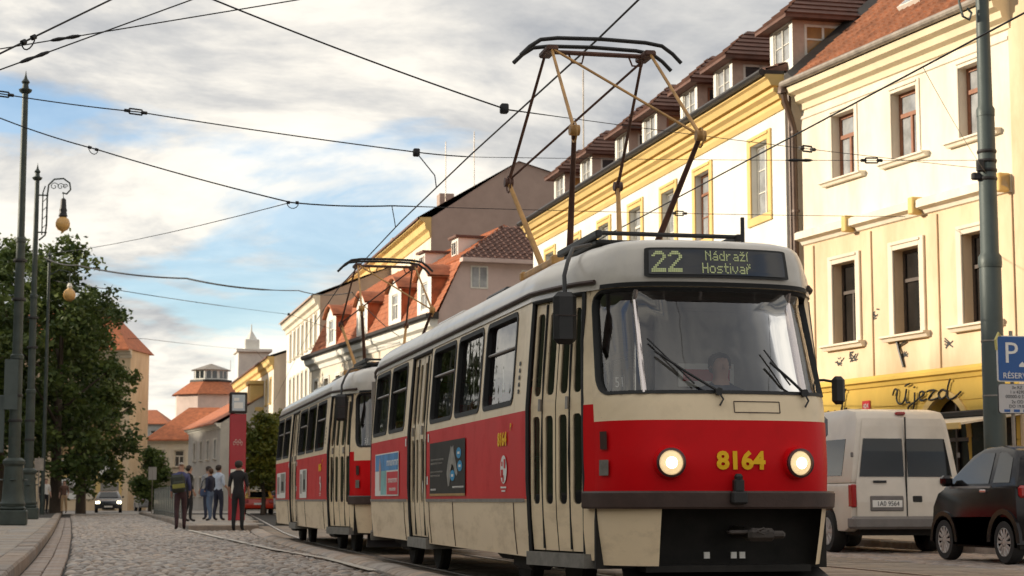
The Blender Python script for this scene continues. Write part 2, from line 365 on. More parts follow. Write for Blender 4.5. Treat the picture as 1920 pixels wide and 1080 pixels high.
# painted edge line
ys = [21.0, 25.7, 30.8, 39, 48.3, 51.2]; wx = [3.0, 2.94, 2.66, 2.38, 2.16, 2.10]; mb = MB()
yy = [21 + .3*i for i in range(101)]
for a, b_ in zip(yy, yy[1:]):
    if rnd.random() < .06: continue
    f = lambda q: interp(q, ys, wx); za, zb = .036 + lump(f(a), a)*.6, .036 + lump(f(b_), b_)*.6
    mb.quad((f(a)-.06, a, za), (f(a)+.06, a, za), (f(b_)+.06, b_, zb), (f(b_)-.06, b_, zb))
o = mb.build('road_marking', M['paint'], parent=road, smooth=0)
# ---- track bed: slabs and rails for both tracks
track = tag(strip(lambda y: 3.48 + off(y), lambda y: 10.6 + off(y), -.012, YS[:36]).build('track_bed', M['joint'], smooth=0), kind='structure')
mb = MB(); cols = []
TV = variants(6, 1.0, 1.0, .05, .012, .002, M['trackslab'], .16, .003)
for xa, xb in ((3.5, 3.87), (4.02, 5.28), (5.44, 6.4), (6.42, 7.42), (7.57, 8.83), (8.99, 9.75), (9.77, 10.55)):
    y = 12 + rnd.uniform(0, .6); xa0, xb0 = xa, xb
    while y < 60:
        d = rnd.uniform(.85, 1.15) if xb-xa > .5 else .5; z = rnd.uniform(-.004, .003); o_ = off(y + d/2)
        if xa > 5.4 and 19 < y < 32: piece('track_slab', rnd.choice(TV), track, ((xa+xb)/2 + o_, y+d/2, z), (rnd.uniform(-.003, .003), rnd.uniform(-.003, .003), 0), (xb-xa-.012, d-.016, 1))
        else: k = stone(mb, xa+.006+o_, xb-.006+o_, y+.008, y+d-.008, z, -.05, .012, .002, .003); cols += [grey(1, .16)]*k
        y += d
o = mb.build('track_slabs', M['trackslab'], parent=track, smooth=.9, recalc=False); tint_faces(o.data, cols); o['kind'] = 'stuff'
for cx in (4.65, 8.2):
    for g in (-.7175, .7175):
        mb = MB()
        for a, b_ in zip(YS, YS[1:36]):
            xa, xb = cx + g + off(a), cx + g + off(b_)
            mb.add([(xa-.035, a, .007), (xa+.035, a, .007), (xb+.035, b_, .007), (xb-.035, b_, .007), (xa-.04, a, -.05), (xa+.04, a, -.05), (xb+.04, b_, -.05), (xb-.04, b_, -.05)], [(0,1,2,3), (0,3,7,4), (1,5,6,2)])
        mb.build('rail', M['rail'], parent=track, smooth=0)
# parking lane (setts) on the far side
mb = MB(); cols = []; PV = variants(6, .2, .2, .05, .02, .006, M['pinksett'], .2)
y = 12.0; np_ = 0
while y < 46:
    x = 10.62
    d = rnd.uniform(.18, .24)
    while x < 13.28:
        w = rnd.uniform(.17, .25); w = min(w, 13.3-x)
        k = stone(mb, x+.006, x+w-.006, y+.006, y+d-.006, rnd.uniform(-.006, .006), -.05, .022, .006, .007); cols += [grey(1.0, .22)]*k; x += w
    y += d
o = mb.build('parking_setts', M['pinksett'], parent=road, smooth=.9, recalc=False); tint_faces(o.data, cols); o['kind'] = 'stuff'
# ---- left pavement with kerb stones and slabs
pav = tag(strip(lambda y: kx(y) - 26, lambda y: kx(y) - .28, .122, YS).build('pavement', M['joint'], smooth=0), kind='structure')
SV = variants(8, .6, .45, .04, .010, .001, M['slab'], .14, .003)
mb = MB(); cols = []; ns = 0; y = 15.0
while y < 75:
    d = rnd.uniform(.42, .5); x = kx(y) - .30
    while x > kx(y) - 4.0:
        w = rnd.uniform(.5, .7); z = .14 + rnd.uniform(-.004, .004)
        if y > 20 and ns < 290: ns += 1; piece('paving_slab', rnd.choice(SV), pav, (x - w/2, y + d/2, z), (rnd.uniform(-.006, .006), rnd.uniform(-.006, .006), 0), ((w-.014)/.6, (d-.014)/.45, 1))
        else: k = stone(mb, x-w+.007, x-.007, y+.007, y+d-.007, z, .10, .010, .001, .003); cols += [grey(1, .14)]*k
        x -= w
    y += d
o = mb.build('paving_far', M['slab'], parent=pav, smooth=.9, recalc=False); tint_faces(o.data, cols); o['kind'] = 'stuff'
def kerb_line(parent, fx, y0, y1, w, z, L0=1.0, side=-1):
    y = y0
    while y < y1:
        L = rnd.uniform(.8, 1.2)*L0; g = .008; xa, xb = fx(y), fx(y+L); b = MB(); dz = rnd.uniform(-.006, .006)
        p2 = [(0, -.08), (.008, z-.03), (.03, z), (w, z), (w, -.08)]
        A = [(xa + side*q[0], y+g, q[1]+dz) for q in p2]; B = [(xb + side*q[0], y+L-g, q[1]+dz) for q in p2]; n = 5
        b.add(A+B, [(i, (i+1) % n, n+(i+1) % n, n+i) for i in range(n)] + [tuple(range(n)), tuple(range(n, 2*n))])
        o = b.build('kerb_stone', M['kerbst'], parent=parent, smooth=.5); tint(o.data, grey(1.0, .15)); y += L
kerb_line(pav, kx, 14, 112, .28, .145, 1.3)
# ---- stop platform
plat = tag(strip(lambda y: plx(y) + .25, lambda y: xt(y) - 1.5, .128, [51.6, 60, 68, 76, 90]).build('stop_platform', M['joint'], smooth=0), kind='structure')
kerb_line(plat, plx, 51.6, 112, .26, .15, 1.3, side=1)
kerb_line(plat, lambda y: xt(y) - 1.3, 51.6, 90, .26, .15, 1.3)
b = MB(); b.box(2.13, xt(51.4)-1.3, 51.28, 51.58, -.08, .15, c=.02); o = b.build('kerb_stone', M['kerbst'], parent=plat); tint(o.data, (.9, .85, .8))
mb = MB(); cols = []; y = 51.6
while y < 90:
    d = .5; x = plx(y) + .27
    while x < xt(y) - 1.6:
        w = rnd.uniform(.45, .55); k = stone(mb, x+.006, x+w-.006, y+.006, y+d-.006, .148, .11, .01, .001, .002); cols += [grey(1.0, .1)]*k; x += w
    y += d
o = mb.build('platform_paving', M['slab'], parent=plat, smooth=.9, recalc=False); tint_faces(o.data, cols); o['kind'] = 'stuff'
# ---- right pavement
pavr = tag(strip(lambda y: 13.6, lambda y: 60, .125, YS[:22]).build('pavement_far_side', M['slab'], smooth=0), kind='structure')
tint(pavr.data, (.9, .86, .8)); pavr.name = 'pavement'
kerb_line(pavr, lambda y: 13.35, 14, 80, .26, .14, 1.3, side=1)

# ---- unseen wooded hill on the park side, its ridge shaped to shade the street
def hill_z(x, y):
    d = -x; base = interp(d, [55, 75, 100, 145, 170, 260, 420], [0, 8, 19, 45.2, 51.6, 57.2, 53]); rise = interp(y, [-80, 30, 70, 110, 200], [0, 0, .5, 2.5, 2.5])
    edge = sstep(-260, -120, y)*(1 - sstep(300, 520, y)); t = min(1, base/30)
    return (base*(1 + rise/45) + t*(2.6*mnoise.noise((x*.11, y*.11, 2)) + 1.6*mnoise.noise((x*.27, y*.27, 8)) + 3.0*mnoise.noise((x*.03, y*.035, 4))))*edge - .3
M['hillwood'] = mat('hill_woodland', (.07, .09, .035), .9, var=.45, vscale=.35, bump=1.0, bscale=1.2)
hx = [-55 - 4*i for i in range(41)] + [-230, -260, -300, -360, -420]; hy = [-260 + 5*i for i in range(157)]; n = len(hy)
mb = MB(); mb.add([(x, y, hill_z(x, y)) for x in hx for y in hy], [(i*n+j, i*n+j+1, (i+1)*n+j+1, (i+1)*n+j) for i in range(len(hx)-1) for j in range(n-1)])
tag(mb.build('hill', M['hillwood'], smooth=1.0), kind='structure')
# ================================================================== trams
TL = 13.75
_ctl = [(0, 0), (.30, .018), (.58, .075), (.77, .18), (.89, .35), (.965, .58), (1.045, .82), (1.165, 1.30), (1.25, 1.75)]
def catmull(P, n=10):
    out_ = []; P = [(2*P[0][0]-P[1][0], P[1][1])] + P + [(P[-1][0], 2*P[-1][1]-P[-2][1])]
    for i in range(1, len(P) - 2):
        p0, p1, p2, p3 = P[i-1:i+3]
        for k in range(n):
            t = k/n
            out_.append(tuple(.5*((2*p1[c]) + (-p0[c]+p2[c])*t + (2*p0[c]-5*p1[c]+4*p2[c]-p3[c])*t*t + (-p0[c]+3*p1[c]-3*p2[c]+p3[c])*t**3) for c in (0, 1)))
    out_.append(P[-2]); return out_
_front = catmull(_ctl)
_rctl = [(0, TL), (.40, TL-.03), (.72, TL-.14), (.90, TL-.36), (.985, TL-.75), (1.10, TL-1.6), (1.25, 10.98)]
_rear = [(p[0], p[1]) for p in catmull([(a, -b) for a, b in _rctl])]; _rear = [(a, -b) for a, b in _rear][::-1]
_half = _front + _rear
_sl = [0.0]
for a, b in zip(_half, _half[1:]): _sl.append(_sl[-1] + math.hypot(b[0]-a[0], b[1]-a[1]))
STOT = _sl[-1]
def plan(s):
    sg = 1 if s >= 0 else -1; s = abs(s)
    import bisect
    i = min(max(bisect.bisect_right(_sl, s) - 1, 0), len(_half) - 2); t = (s - _sl[i]) / (_sl[i+1] - _sl[i]); a, b = _half[i], _half[i+1]
    u, v = lerp(a[0], b[0], t), lerp(a[1], b[1], t)
    # smoothed normal
    j0, j1 = max(i-1, 0), min(i+2, len(_half)-1); du, dv = _half[j1][0]-_half[j0][0], _half[j1][1]-_half[j0][1]; l = math.hypot(du, dv); nu, nv = dv/l, -du/l
    return -sg*u, v, -sg*nu, nv           # left side (s>0) has negative u
def sv(v, side=1):
    for i in range(len(_half)-1):
        if _half[i][1] <= v <= _half[i+1][1]: return side*lerp(_sl[i], _sl[i+1], (v-_half[i][1])/max(1e-9, (_half[i+1][1]-_half[i][1])))
    return side*STOT
def su(u):
    sg = -1 if u > 0 else 1; u = abs(u)
    for i in range(len(_front)-1):
        if _half[i][0] <= u <= _half[i+1][0]: return sg*lerp(_sl[i], _sl[i+1], (u-_half[i][0])/(_half[i+1][0]-_half[i][0]))
RK_Z = [.30, .80, 1.10, 1.44, 1.62, 1.72, 2.44, 2.50, 2.58, 2.80]; RK_V = [.16, .03, 0, .03, .07, .11, .40, .33, .31, .40]
IN_Z = [.30, .60, .85, 1.60, 2.46, 2.60]; IN_V = [.045, .012, 0, 0, .065, .085]
def surf(s, z, o=0.0):
    u, v, nu, nv = plan(s); w = 1 - sstep(.28, 1.15, v); wr = sstep(TL-1.6, TL-.2, v)
    ins = interp(z, IN_Z, IN_V)*(1-.4*w)
    k = o - ins
    return (u + nu*k, v + nv*(o - ins*(1-w)) + interp(z, RK_Z, RK_V)*w - interp(z, RK_Z, RK_V)*.35*wr, z)
def sgrid(mb, s0, s1, z0, z1, o=0.0, m=0, ds=.12, dz=.15):
    n = max(1, int(math.ceil(abs(s1-s0)/ds))); k = max(1, int(math.ceil((z1-z0)/dz)))
    if abs(s1-s0) > .3 and plan(s0)[1] > 1.8 and plan(s1)[1] > 1.8 and plan(s1)[1] < 10.9: n = 1
    vs = [surf(lerp(s0, s1, i/n), lerp(z0, z1, j/k), o) for j in range(k+1) for i in range(n+1)]
    mb.add(vs, [(j*(n+1)+i, j*(n+1)+i+1, (j+1)*(n+1)+i+1, (j+1)*(n+1)+i) for j in range(k) for i in range(n)], m)
def shole(mb, s0, s1, z0, z1, hole, o=0.0, depth=.04, m=0, rings=3):
    """cell of body skin with a rounded window hole (list of (s,z)); the hole edge is turned inwards."""
    n = len(hole); cx = sum(p[0] for p in hole)/n; cz = sum(p[1] for p in hole)/n; outer = []
    def edge(p):
        dx, dz = p[0]-cx, p[1]-cz; t = 1e9
        if dx > 1e-9: t = min(t, (s1-cx)/dx)
        if dx < -1e-9: t = min(t, (s0-cx)/dx)
        if dz > 1e-9: t = min(t, (z1-cz)/dz)
        if dz < -1e-9: t = min(t, (z0-cz)/dz)
        return (cx+dx*t, cz+dz*t)
    # dense boundary incl. the cell corners
    H = []
    for i in range(n):
        a, b = hole[i], hole[(i+1) % n]; k = max(1, int(math.hypot(a[0]-b[0], a[1]-b[1])/.13))
        for q in range(k): H.append((lerp(a[0], b[0], q/k), lerp(a[1], b[1], q/k)))
    cor = [(s0, z0), (s1, z0), (s1, z1), (s0, z1)]
    an = lambda p: atan2(p[1]-cz, p[0]-cx)
    for c in cor:
        dx, dz = c[0]-cx, c[1]-cz; best = None     # hole point on the ray to the corner
        for i in range(len(H)):
            a, b = H[i], H[(i+1) % len(H)]; den = dx*(b[1]-a[1]) - dz*(b[0]-a[0])
            if abs(den) < 1e-12: continue
            t = ((a[0]-cx)*(b[1]-a[1]) - (a[1]-cz)*(b[0]-a[0]))/den; q = ((a[0]-cx)*dz - (a[1]-cz)*dx)/den
            if t > 0 and -1e-9 <= q <= 1+1e-9: best = (i, (cx+dx*t, cz+dz*t)); break
        if best and min(math.hypot(best[1][0]-p[0], best[1][1]-p[1]) for p in H) > 1e-6: H.insert(best[0]+1, best[1])
    N = len(H); rows = []
    for r in range(rings+1):
        t = r/rings; rows.append([surf(lerp(p[0], edge(p)[0], t), lerp(p[1], edge(p)[1], t), o) for p in H])
    rows.insert(0, [surf(p[0], p[1], o-depth) for p in H])
    vs = [q for r in rows for q in r]
    mb.add(vs, [(r*N+i, r*N+(i+1) % N, (r+1)*N+(i+1) % N, (r+1)*N+i) for r in range(len(rows)-1) for i in range(N)], m)
def spatch(mb, pts, o, m=0, cell=.16):
    """filled rounded shape on the body surface: fan of rings from its centre."""
    n = len(pts); cx = sum(p[0] for p in pts)/n; cz = sum(p[1] for p in pts)/n
    P = []
    for i in range(n):
        a, b = pts[i], pts[(i+1) % n]; k = max(1, int(math.hypot(a[0]-b[0], a[1]-b[1])/cell))
        for q in range(k): P.append((lerp(a[0], b[0], q/k), lerp(a[1], b[1], q/k)))
    N = len(P); R = 5; vs = []
    for r in range(R): vs += [surf(lerp(cx, p[0], (r+1)/R), lerp(cz, p[1], (r+1)/R), o) for p in P]
    vs.append(surf(cx, cz, o))
    mb.add(vs, [(r*N+i, r*N+(i+1) % N, (r+1)*N+(i+1) % N, (r+1)*N+i) for r in range(R-1) for i in range(N)] + [((i+1) % N, i, R*N) for i in range(N)], m)
def sring(mb, pts, w, o0, o1, m=0):
    """rubber gasket: a raised closed band around a rounded outline, w wide."""
    n = len(pts); cx = sum(p[0] for p in pts)/n; cz = sum(p[1] for p in pts)/n; P = []
    for i in range(n):
        a, b = pts[i], pts[(i+1) % n]; k = max(1, int(math.hypot(a[0]-b[0], a[1]-b[1])/.14))
        for q in range(k): P.append((lerp(a[0], b[0], q/k), lerp(a[1], b[1], q/k)))
    N = len(P); rows = [[], [], [], []]
    for i, p in enumerate(P):
        a, b = P[i-1], P[(i+1) % N]; dx, dz = b[0]-a[0], b[1]-a[1]; l = math.hypot(dx, dz); nx, nz = dz/l, -dx/l
        if (p[0]-cx)*nx + (p[1]-cz)*nz < 0: nx, nz = -nx, -nz
        i2, o2 = (p[0]-nx*w, p[1]-nz*w), (p[0]+nx*w*.6, p[1]+nz*w*.6)
        rows[0].append(surf(i2[0], i2[1], o0)); rows[1].append(surf(i2[0], i2[1], o1)); rows[2].append(surf(o2[0], o2[1], o1)); rows[3].append(surf(o2[0], o2[1], o0))
    vs = [q for r in rows for q in r]
    mb.add(vs, [(r*N+i, r*N+(i+1) % N, ((r+1) % 4)*N+(i+1) % N, ((r+1) % 4)*N+i) for r in range(4) for i in range(N)], m)

def build_tram(root, number, run_no, lit=True):
    d = {}
    # -------- body skin, cream above and below, red belt
    body = MB(); redm = MB(); skirt = MB(); trimm = MB()
    ZB, ZR, ZW, ZT = .36, .84, 1.58, 2.60
    s_c = su(-.955)                                   # where the front corner panel starts
    wins = [(2.24, 3.56, True), (3.74, 5.02, False), (5.17, 6.50, True), (8.32, 9.56, True), (9.74, 10.94, True)]
    doors = [(.70, 1.70), (6.68, 7.98), (11.25, 12.45)]
    windows = []
    for side in (1, -1):
        brk = []
        if side == 1:
            cells = [('p', .548, .70), ('d', .70, 1.70), ('p', 1.70, 2.16)] + [('w', a-.08, b+.08) for a, b, _ in wins[:3]] + [('p', 6.58, 6.68), ('d', 6.68, 7.98), ('p', 7.98, 8.24), ('w', 8.24, 9.64), ('w', 9.66, 11.02), ('p', 11.02, 11.25), ('d', 11.25, 12.45), ('p', 12.45, TL-.001)]
        else:
            cells = [('p', .548, .80), ('w', .80, 1.80), ('w', 1.80, 3.3), ('w', 3.3, 4.8), ('w', 4.8, 6.3), ('w', 6.3, 7.8), ('w', 7.8, 9.3), ('w', 9.3, 10.9), ('w', 10.9, 12.3), ('p', 12.3, TL-.001)]
        prev = None; runR, runS = MB(), MB()
        for k, a, b in cells:
            if prev is not None and a > prev + 1e-6: cells_fill = (prev, a); sgrid(body, sv(prev, side), sv(a, side), ZW, ZT); sgrid(runR, sv(prev, side), sv(a, side), ZR, ZW); sgrid(runS, sv(prev, side), sv(a, side), ZB, ZR)
            prev = b; sa, sb = sv(a, side), sv(b, side); lo, hi = min(sa, sb), max(sa, sb)
            if k == 'p':
                sgrid(body, lo, hi, ZW, ZT); sgrid(runR, lo, hi, ZR, ZW); sgrid(runS, lo, hi, ZB, ZR)
            elif k == 'w':
                h = rrect(lo+.08, hi-.08, 1.67, 2.46, .09, 4); shole(body, lo, hi, ZW, ZT, h, depth=.05); windows.append((h, side, lo+.08, hi-.08))
                sgrid(runR, lo, hi, ZR, ZW); sgrid(runS, lo, hi, ZB, ZR)
            else:
                sgrid(body, lo, hi, 2.50, ZT)
                runR.build('red_belt', M['red'], root, smooth=.7); runS.build('skirt', M['creamskirt'], root, smooth=.7); runR, runS = MB(), MB()
        runR.build('red_belt', M['red'], root, smooth=.7); runS.build('skirt', M['creamskirt'], root, smooth=.7)
    # front: red apron, cream waist and windscreen surround
    sL, sR = s_c, -s_c
    sgrid(redm, sR, sL, .80, 1.44, ds=.06, dz=.08)
    z0s, z1s = 1.44, 2.52
    hole = rrect(su(.935), su(-.935), 1.655, 2.485, .15, 6)
    # rounder, slightly arched top edge
    shole(body, sR, sL, z0s, z1s, hole, depth=.05, rings=4)
    # corner skirts below the bumper
    for a, b in ((su(-.955), su(-.55)), (su(.80), su(.955))): sk = MB(); sgrid(sk, a, b, .33, .80, ds=.05); sk.build('corner_skirt', M['creamskirt'], root, smooth=.7)
    # pillar between the corner panel and front door: filled in by the cells above
    # rear end (simple)
    # hood with destination box: body continues from 2.52 into the roof
    nS = 120; ss = [lerp(-STOT, STOT, i/nS) for i in range(nS+1)]
    # finer sampling round the nose
    ss = sorted(set([round(x, 4) for x in ss] + [round(-2.6 + .065*i, 4) for i in range(81)]))
    rows = [[surf(s, z, .012 if z < 2.53 else 0.012) for s in ss] for z in (2.50, 2.56, 2.62, 2.70)]
    roof = MB(); base = rows[-1]
    # front hood rises to 2.84 before turning over; sides turn over from 2.62
    def roof_pt(s, q):
        # q: 0 at the gutter .. 1 at the ridge line
        x, v, z = surf(s, 2.60, .012); w = 1 - sstep(.3, 1.5, v); wr = sstep(TL-1.6, TL-.3, v)
        a = q*pi/2; ru = cos(a)**.78 if q < 1 else 0.0; rz = sin(a)
        side_z = 2.60 + .40*rz**1.05
        tgt = 2.15 if v < TL/2 else TL-1.9
        vv = lerp(tgt if (v < 2.15 or v > TL-1.9) else v, v, max(ru, 0)) if (v < 2.15 or v > TL-1.9) else v
        # hood: the front face stays steep for the display
        if w > 0 and q < .999:
            ruh = 1 - sstep(.32, 1.0, q)**1.3; vv = lerp(vv, lerp(2.15, v + .06*q, ruh), w*.9); zf = 2.60 + .40*(1-(1-min(1, q*1.02))**2.0)
            side_z = lerp(side_z, zf, w*.75); ru = lerp(ru, ruh**.7, w*.8)
        return (x*ru, vv, side_z)
    Q = 14
    g = [[roof_pt(s, k/Q) for s in ss] for k in range(Q+1)]
    allr = rows[:2] + g; n = len(ss)
    roof.add([p for r in allr for p in r], [(r*n+i, r*n+i+1, (r+1)*n+i+1, (r+1)*n+i) for r in range(len(allr)-1) for i in range(n-1)])
    d['body'] = body.build('body', M['cream'], root, smooth=.7); redm.build('front_apron', M['red'], root, smooth=.7)
    ro = roof.build('roof', M['roofcream'], root, smooth=.8)
    # rear cover
    b = MB(); sgrid(b, STOT-1.6, STOT, ZB, ZT); sgrid(b, -STOT, -STOT+1.6, ZB, ZT); b.build('rear_panel', M['red'], root)
    # rain gutter along each side + skirt seams + trim line
    for side in (1, -1):
        ps = [surf(sv(v, side), 2.565, .03) for v in [.45, .6, .8, 1.0, 1.3, 1.5, 1.75, 3, 6, 9, 10.9, 11.5, 12, 12.6, 13.2]]
        MB().tube(ps, .018, 6).build('rain_gutter', M['brownblk'], root)
        b = MB()
        for a0, b0 in ((1.72, 6.66), (8.0, 11.2)):
            sgrid(b, *sorted((sv(a0, side), sv(b0, side))), .815, .845, .012)
        b.build('trim_strip', M['steel'], root)
        for v in (2.18, 5.08, 6.5, 8.25):
            if side == 1: MB().tube([surf(sv(v, side), z, .002) for z in (.37, .6, .81)], .006, 4).build('skirt_seam', M['brownblk'], root)
    # -------- windows
    for h, side, a, c in windows:
        b = MB(); spatch(b, h, -.035); w = b.build('window', M['tglass'], root)
        b = MB(); sring(b, h, .028, -.045, .008); b.build('gasket', M['rubber'], w)
        if abs(abs(plan((a+c)/2)[1]) - 4.38) > .3:
            b = MB(); b.tube([surf(a+.03, 2.17, -.02), surf((a+c)/2, 2.17, -.02), surf(c-.03, 2.17, -.02)], .014, 6); b.build('vent_rail', M['steel'], w)
    # -------- windscreen: centre pane, quarter panes, chrome dividers, brow
    zc = [p for p in hole]
    sa, sb = su(.66), su(-.66)
    def clip(pts, lo, hi): return [(min(max(p[0], lo), hi), p[1]) for p in pts]
    def dedupe(pts):
        o_ = []
        for p in pts:
            if not o_ or math.hypot(p[0]-o_[-1][0], p[1]-o_[-1][1]) > 1e-4: o_.append(p)
        return o_
    ws = MB(); spatch(ws, [(sa, 1.655), (sb, 1.655), (sb, 2.485), (sa, 2.485)], -.03); w0 = ws.build('windscreen', M['wsglass'], root)
    for lo, hi in ((sb, su(-.935)), (su(.935), sa)):
        q = MB(); spatch(q, dedupe(clip(hole, lo, hi)), -.03); q.build('quarter_pane', M['wsglass'], root)
    b = MB(); sring(b, hole, .016, -.05, .010); b.build('gasket', M['rubber'], w0)
    for s_ in (sa, sb):
        b = MB(); b.tube([surf(s_, z, -.015) for z in (1.65, 1.8, 2.0, 2.2, 2.4, 2.485)], .022, 8); b.build('divider', M['chrome'], w0)
    b = MB(); sgrid(b, su(.90), su(-.90), 2.502, 2.535, .018, ds=.06)
    b.build('brow', M['rubber'], root, smooth=.7)  # black strip for the slim edge and the shadow under the hood
    # wipers
    for s0, s1, z1 in ((su(-.10), su(-.55), 1.98), (su(.62), su(.36), 1.90)):
        b = MB(); b.tube([surf(s0, 1.66, .03), surf(lerp(s0, s1, .5), lerp(1.66, z1, .45), .05), surf(s1, z1, .03)], .011, 6)
        b.tube([surf(lerp(s0, s1, .35)+.02, 1.72, .02), surf(lerp(s0, s1, 1.1), z1 + .10, .015)], .007, 5)
        b.tube([surf(s0, 1.66, .03), surf(s0-.03, 1.60, .03), surf(s0, 1.55, .02)], .008, 5); b.lathe([(.03, -.02), (.03, .03)], surf(s0, 1.66, .03), 10, axis='y')
        b.build('wiper', M['blackp'], root)
    # -------- destination display on the hood
    def hood(u, t, o=0.0):
        # u lateral, t 0..1 up the display
        s = su(-u) if u < 0 else su(-u)
        s = su(u)
        P0, P1, P2 = Vector(surf(s, 2.565, .02)), Vector(roof_pt(s, .13)), Vector(roof_pt(s, .31))
        p = P0*(1-t)*(1-t)*1 + (2*t*(1-t))*P1 + P2*t*t
        return (p.x, p.y - o, p.z + o*.15)
    def hp(pts, o, cell=.1):
        mb = MB(); n = len(pts); cx = sum(p[0] for p in pts)/n; cz = sum(p[1] for p in pts)/n; R = 6; P = []
        for i in range(n):
            a, b_ = pts[i], pts[(i+1) % n]; k = max(1, int(math.hypot(a[0]-b_[0], (a[1]-b_[1])*.3)/cell))
            for q in range(k): P.append((lerp(a[0], b_[0], q/k), lerp(a[1], b_[1], q/k)))
        N = len(P); vs = []
        for r in range(R): vs += [hood(lerp(cx, p[0], (r+1)/R), lerp(cz, p[1], (r+1)/R), o) for p in P]
        vs.append(hood(cx, cz, o)); mb.add(vs, [(r*N+i, r*N+(i+1) % N, (r+1)*N+(i+1) % N, (r+1)*N+i) for r in range(R-1) for i in range(N)] + [((i+1) % N, i, R*N) for i in range(N)])
        return mb
    rr = [(x, .5+(z-.5)) for x, z in rrect(-.60, .60, 0, 1, .06, 3)]
    rr = [(x, min(1, max(0, .5 + (z-.5)*1.0))) for x, z in rrect(-.61, .61, .0, 1.0, .055, 4)]
    hp(rr, .018).build('display_frame', M['rubber'], root)
    rr = rrect(-.575, .575, .08, .92, .04, 3); disp = hp(rr, .026).build('destination_display', M['dispbg'], root)
    def dots(txt, u0, u1, t0, t1, font):
        mb = MB(); cols_ = sum(len(font[ch][0]) + 1 for ch in txt) - 1; dx = (u1-u0)/cols_; x = u0; nr = len(font[txt[0]]); dz = (t1-t0)/nr
        for ch in txt:
            for r, row in enumerate(font[ch]):
                for c, px in enumerate(row):
                    if px != ' ':
                        a, b_ = x + c*dx + dx*.06, x + (c+1)*dx - dx*.06; za, zb = t1-(r+1)*dz+dz*.08, t1-r*dz-dz*.08
                        mb.quad(hood(a, za, .031), hood(b_, za, .031), hood(b_, zb, .031), hood(a, zb, .031))
            x += (len(font[ch][0]) + 1)*dx
        return mb
    F2 = {'2': ['  XXXX  ', ' XXXXXX ', 'XX    XX', '      XX', '     XX ', '    XX  ', '   XX   ', '  XX    ', ' XX     ', 'XXXXXXXX', 'XXXXXXXX']}
    F1 = {'N': ['X   X', 'XX  X', 'X X X', 'X  XX', 'X   X', 'X   X', 'X   X'], 'á': ['   X ', '  X  ', ' XXX ', '    X', ' XXXX', 'X   X', ' XXXX'], 'd': ['    X', '    X', ' XX X', 'X  XX', 'X   X', 'X   X', ' XXXX'],
          'r': ['     ', '     ', 'X XX ', 'XX   ', 'X    ', 'X    ', 'X    '], 'a': ['     ', '     ', ' XXX ', '    X', ' XXXX', 'X   X', ' XXXX'], 'ž': [' X X ', '  X  ', 'XXXXX', '   X ', '  X  ', ' X   ', 'XXXXX'],
          'í': [' X', 'X ', 'X ', 'X ', 'X ', 'X ', 'X '], 'H': ['X   X', 'X   X', 'X   X', 'XXXXX', 'X   X', 'X   X', 'X   X'], 'o': ['     ', '     ', ' XXX ', 'X   X', 'X   X', 'X   X', ' XXX '],
          's': ['     ', '     ', ' XXXX', 'X    ', ' XXX ', '    X', 'XXXX '], 't': [' X  ', ' X  ', 'XXXX', ' X  ', ' X  ', ' X  ', '  XX'], 'i': ['X', ' ', 'X', 'X', 'X', 'X', 'X'],
          'v': ['     ', '     ', 'X   X', 'X   X', 'X   X', ' X X ', '  X  '], 'ř': [' X X ', '  X  ', 'X XX ', 'XX   ', 'X    ', 'X    ', 'X    ']}
    if lit:
        dots('22', -.555, -.31, .14, .86, F2).build('route_number', M['disptx'], disp, smooth=0)
        dots('Nádraží', -.12, .25, .54, .88, F1).build('lettering', M['disptx'], disp, smooth=0)
        dots('Hostivař', -.15, .27, .12, .46, F1).build('lettering', M['disptx'], disp, smooth=0)
    # -------- bumper, coupler, front underside
    b = MB(); n = 44; ss2 = [lerp(su(.985), su(-.985), i/n) for i in range(n+1)]; rows_ = []
    for o, z in ((-.05, .765), (.055, .765), (.065, .78), (.065, .885), (.055, .90), (-.05, .90)): rows_.append([surf(s, z, o) for s in ss2])
    N = n+1; b.add([p for r in rows_ for p in r], [(r*N+i, r*N+i+1, ((r+1) % 6)*N+i+1, ((r+1) % 6)*N+i) for r in range(6) for i in range(n)] + [tuple(r*N for r in range(6)), tuple(r*N+n for r in range(6))])
    b.build('bumper', M['brownblk'], root, smooth=.5)
    b = MB(); x, v, z = surf(0, .83, .09); b.box(-.055, .075, v-.03, v+.06, .80, .90, c=.015); b.box(-.03, .05, v-.02, v+.05, .89, .99, c=.012); b.lathe([(.03, 0), (.034, .03), (.02, .05)], (.01, v+.01, .98), 10); b.build('cable_socket', M['black'], root)
    b = MB(); b.tube([(.18, 1.1, .60), (.18, .35, .58), (.18, .05, .57)], .05, 10); b.box(.08, .30, -.08, .10, .52, .62, c=.03); b.box(-.06, .10, -.04, .05, .575, .605, c=.01); b.box(.26, .38, -.07, -.01, .54, .60, c=.02)
    b.tube([(.12, -.14, .60), (.17, -.15, .62), (.22, -.14, .60), (.17, -.15, .58), (.12, -.14, .60)], .010, 6); b.build('coupler', M['step'] if False else mat('coupler_iron', (.06, .05, .045), .5, .5, var=.4), root)
    b = MB(); b.box(-.95, .95, .55, .60, .30, .80); b.box(-.62, .72, .30, .55, .28, .33); b.box(-.85, -.55, .62, 2.0, .34, .80); b.build('front_frame', M['under'], root)
    b = MB(); b.add([(-.72, .62, .34), (.86, .62, .34), (.98, .20, .12), (-.80, .20, .12), (-.72, .66, .34), (.86, .66, .34), (.98, .24, .12), (-.80, .24, .12)], [(0,1,2,3), (4,7,6,5), (0,3,7,4), (1,5,6,2), (2,6,7,3), (0,4,5,1)]); b.build('lifeguard', M['black'], root)
    b = MB()
    for x in (-.12, .10, .17): b.box(x, x+.045, .40, .42, .38, .43)
    b.build('reflector', M['whitep'], root)
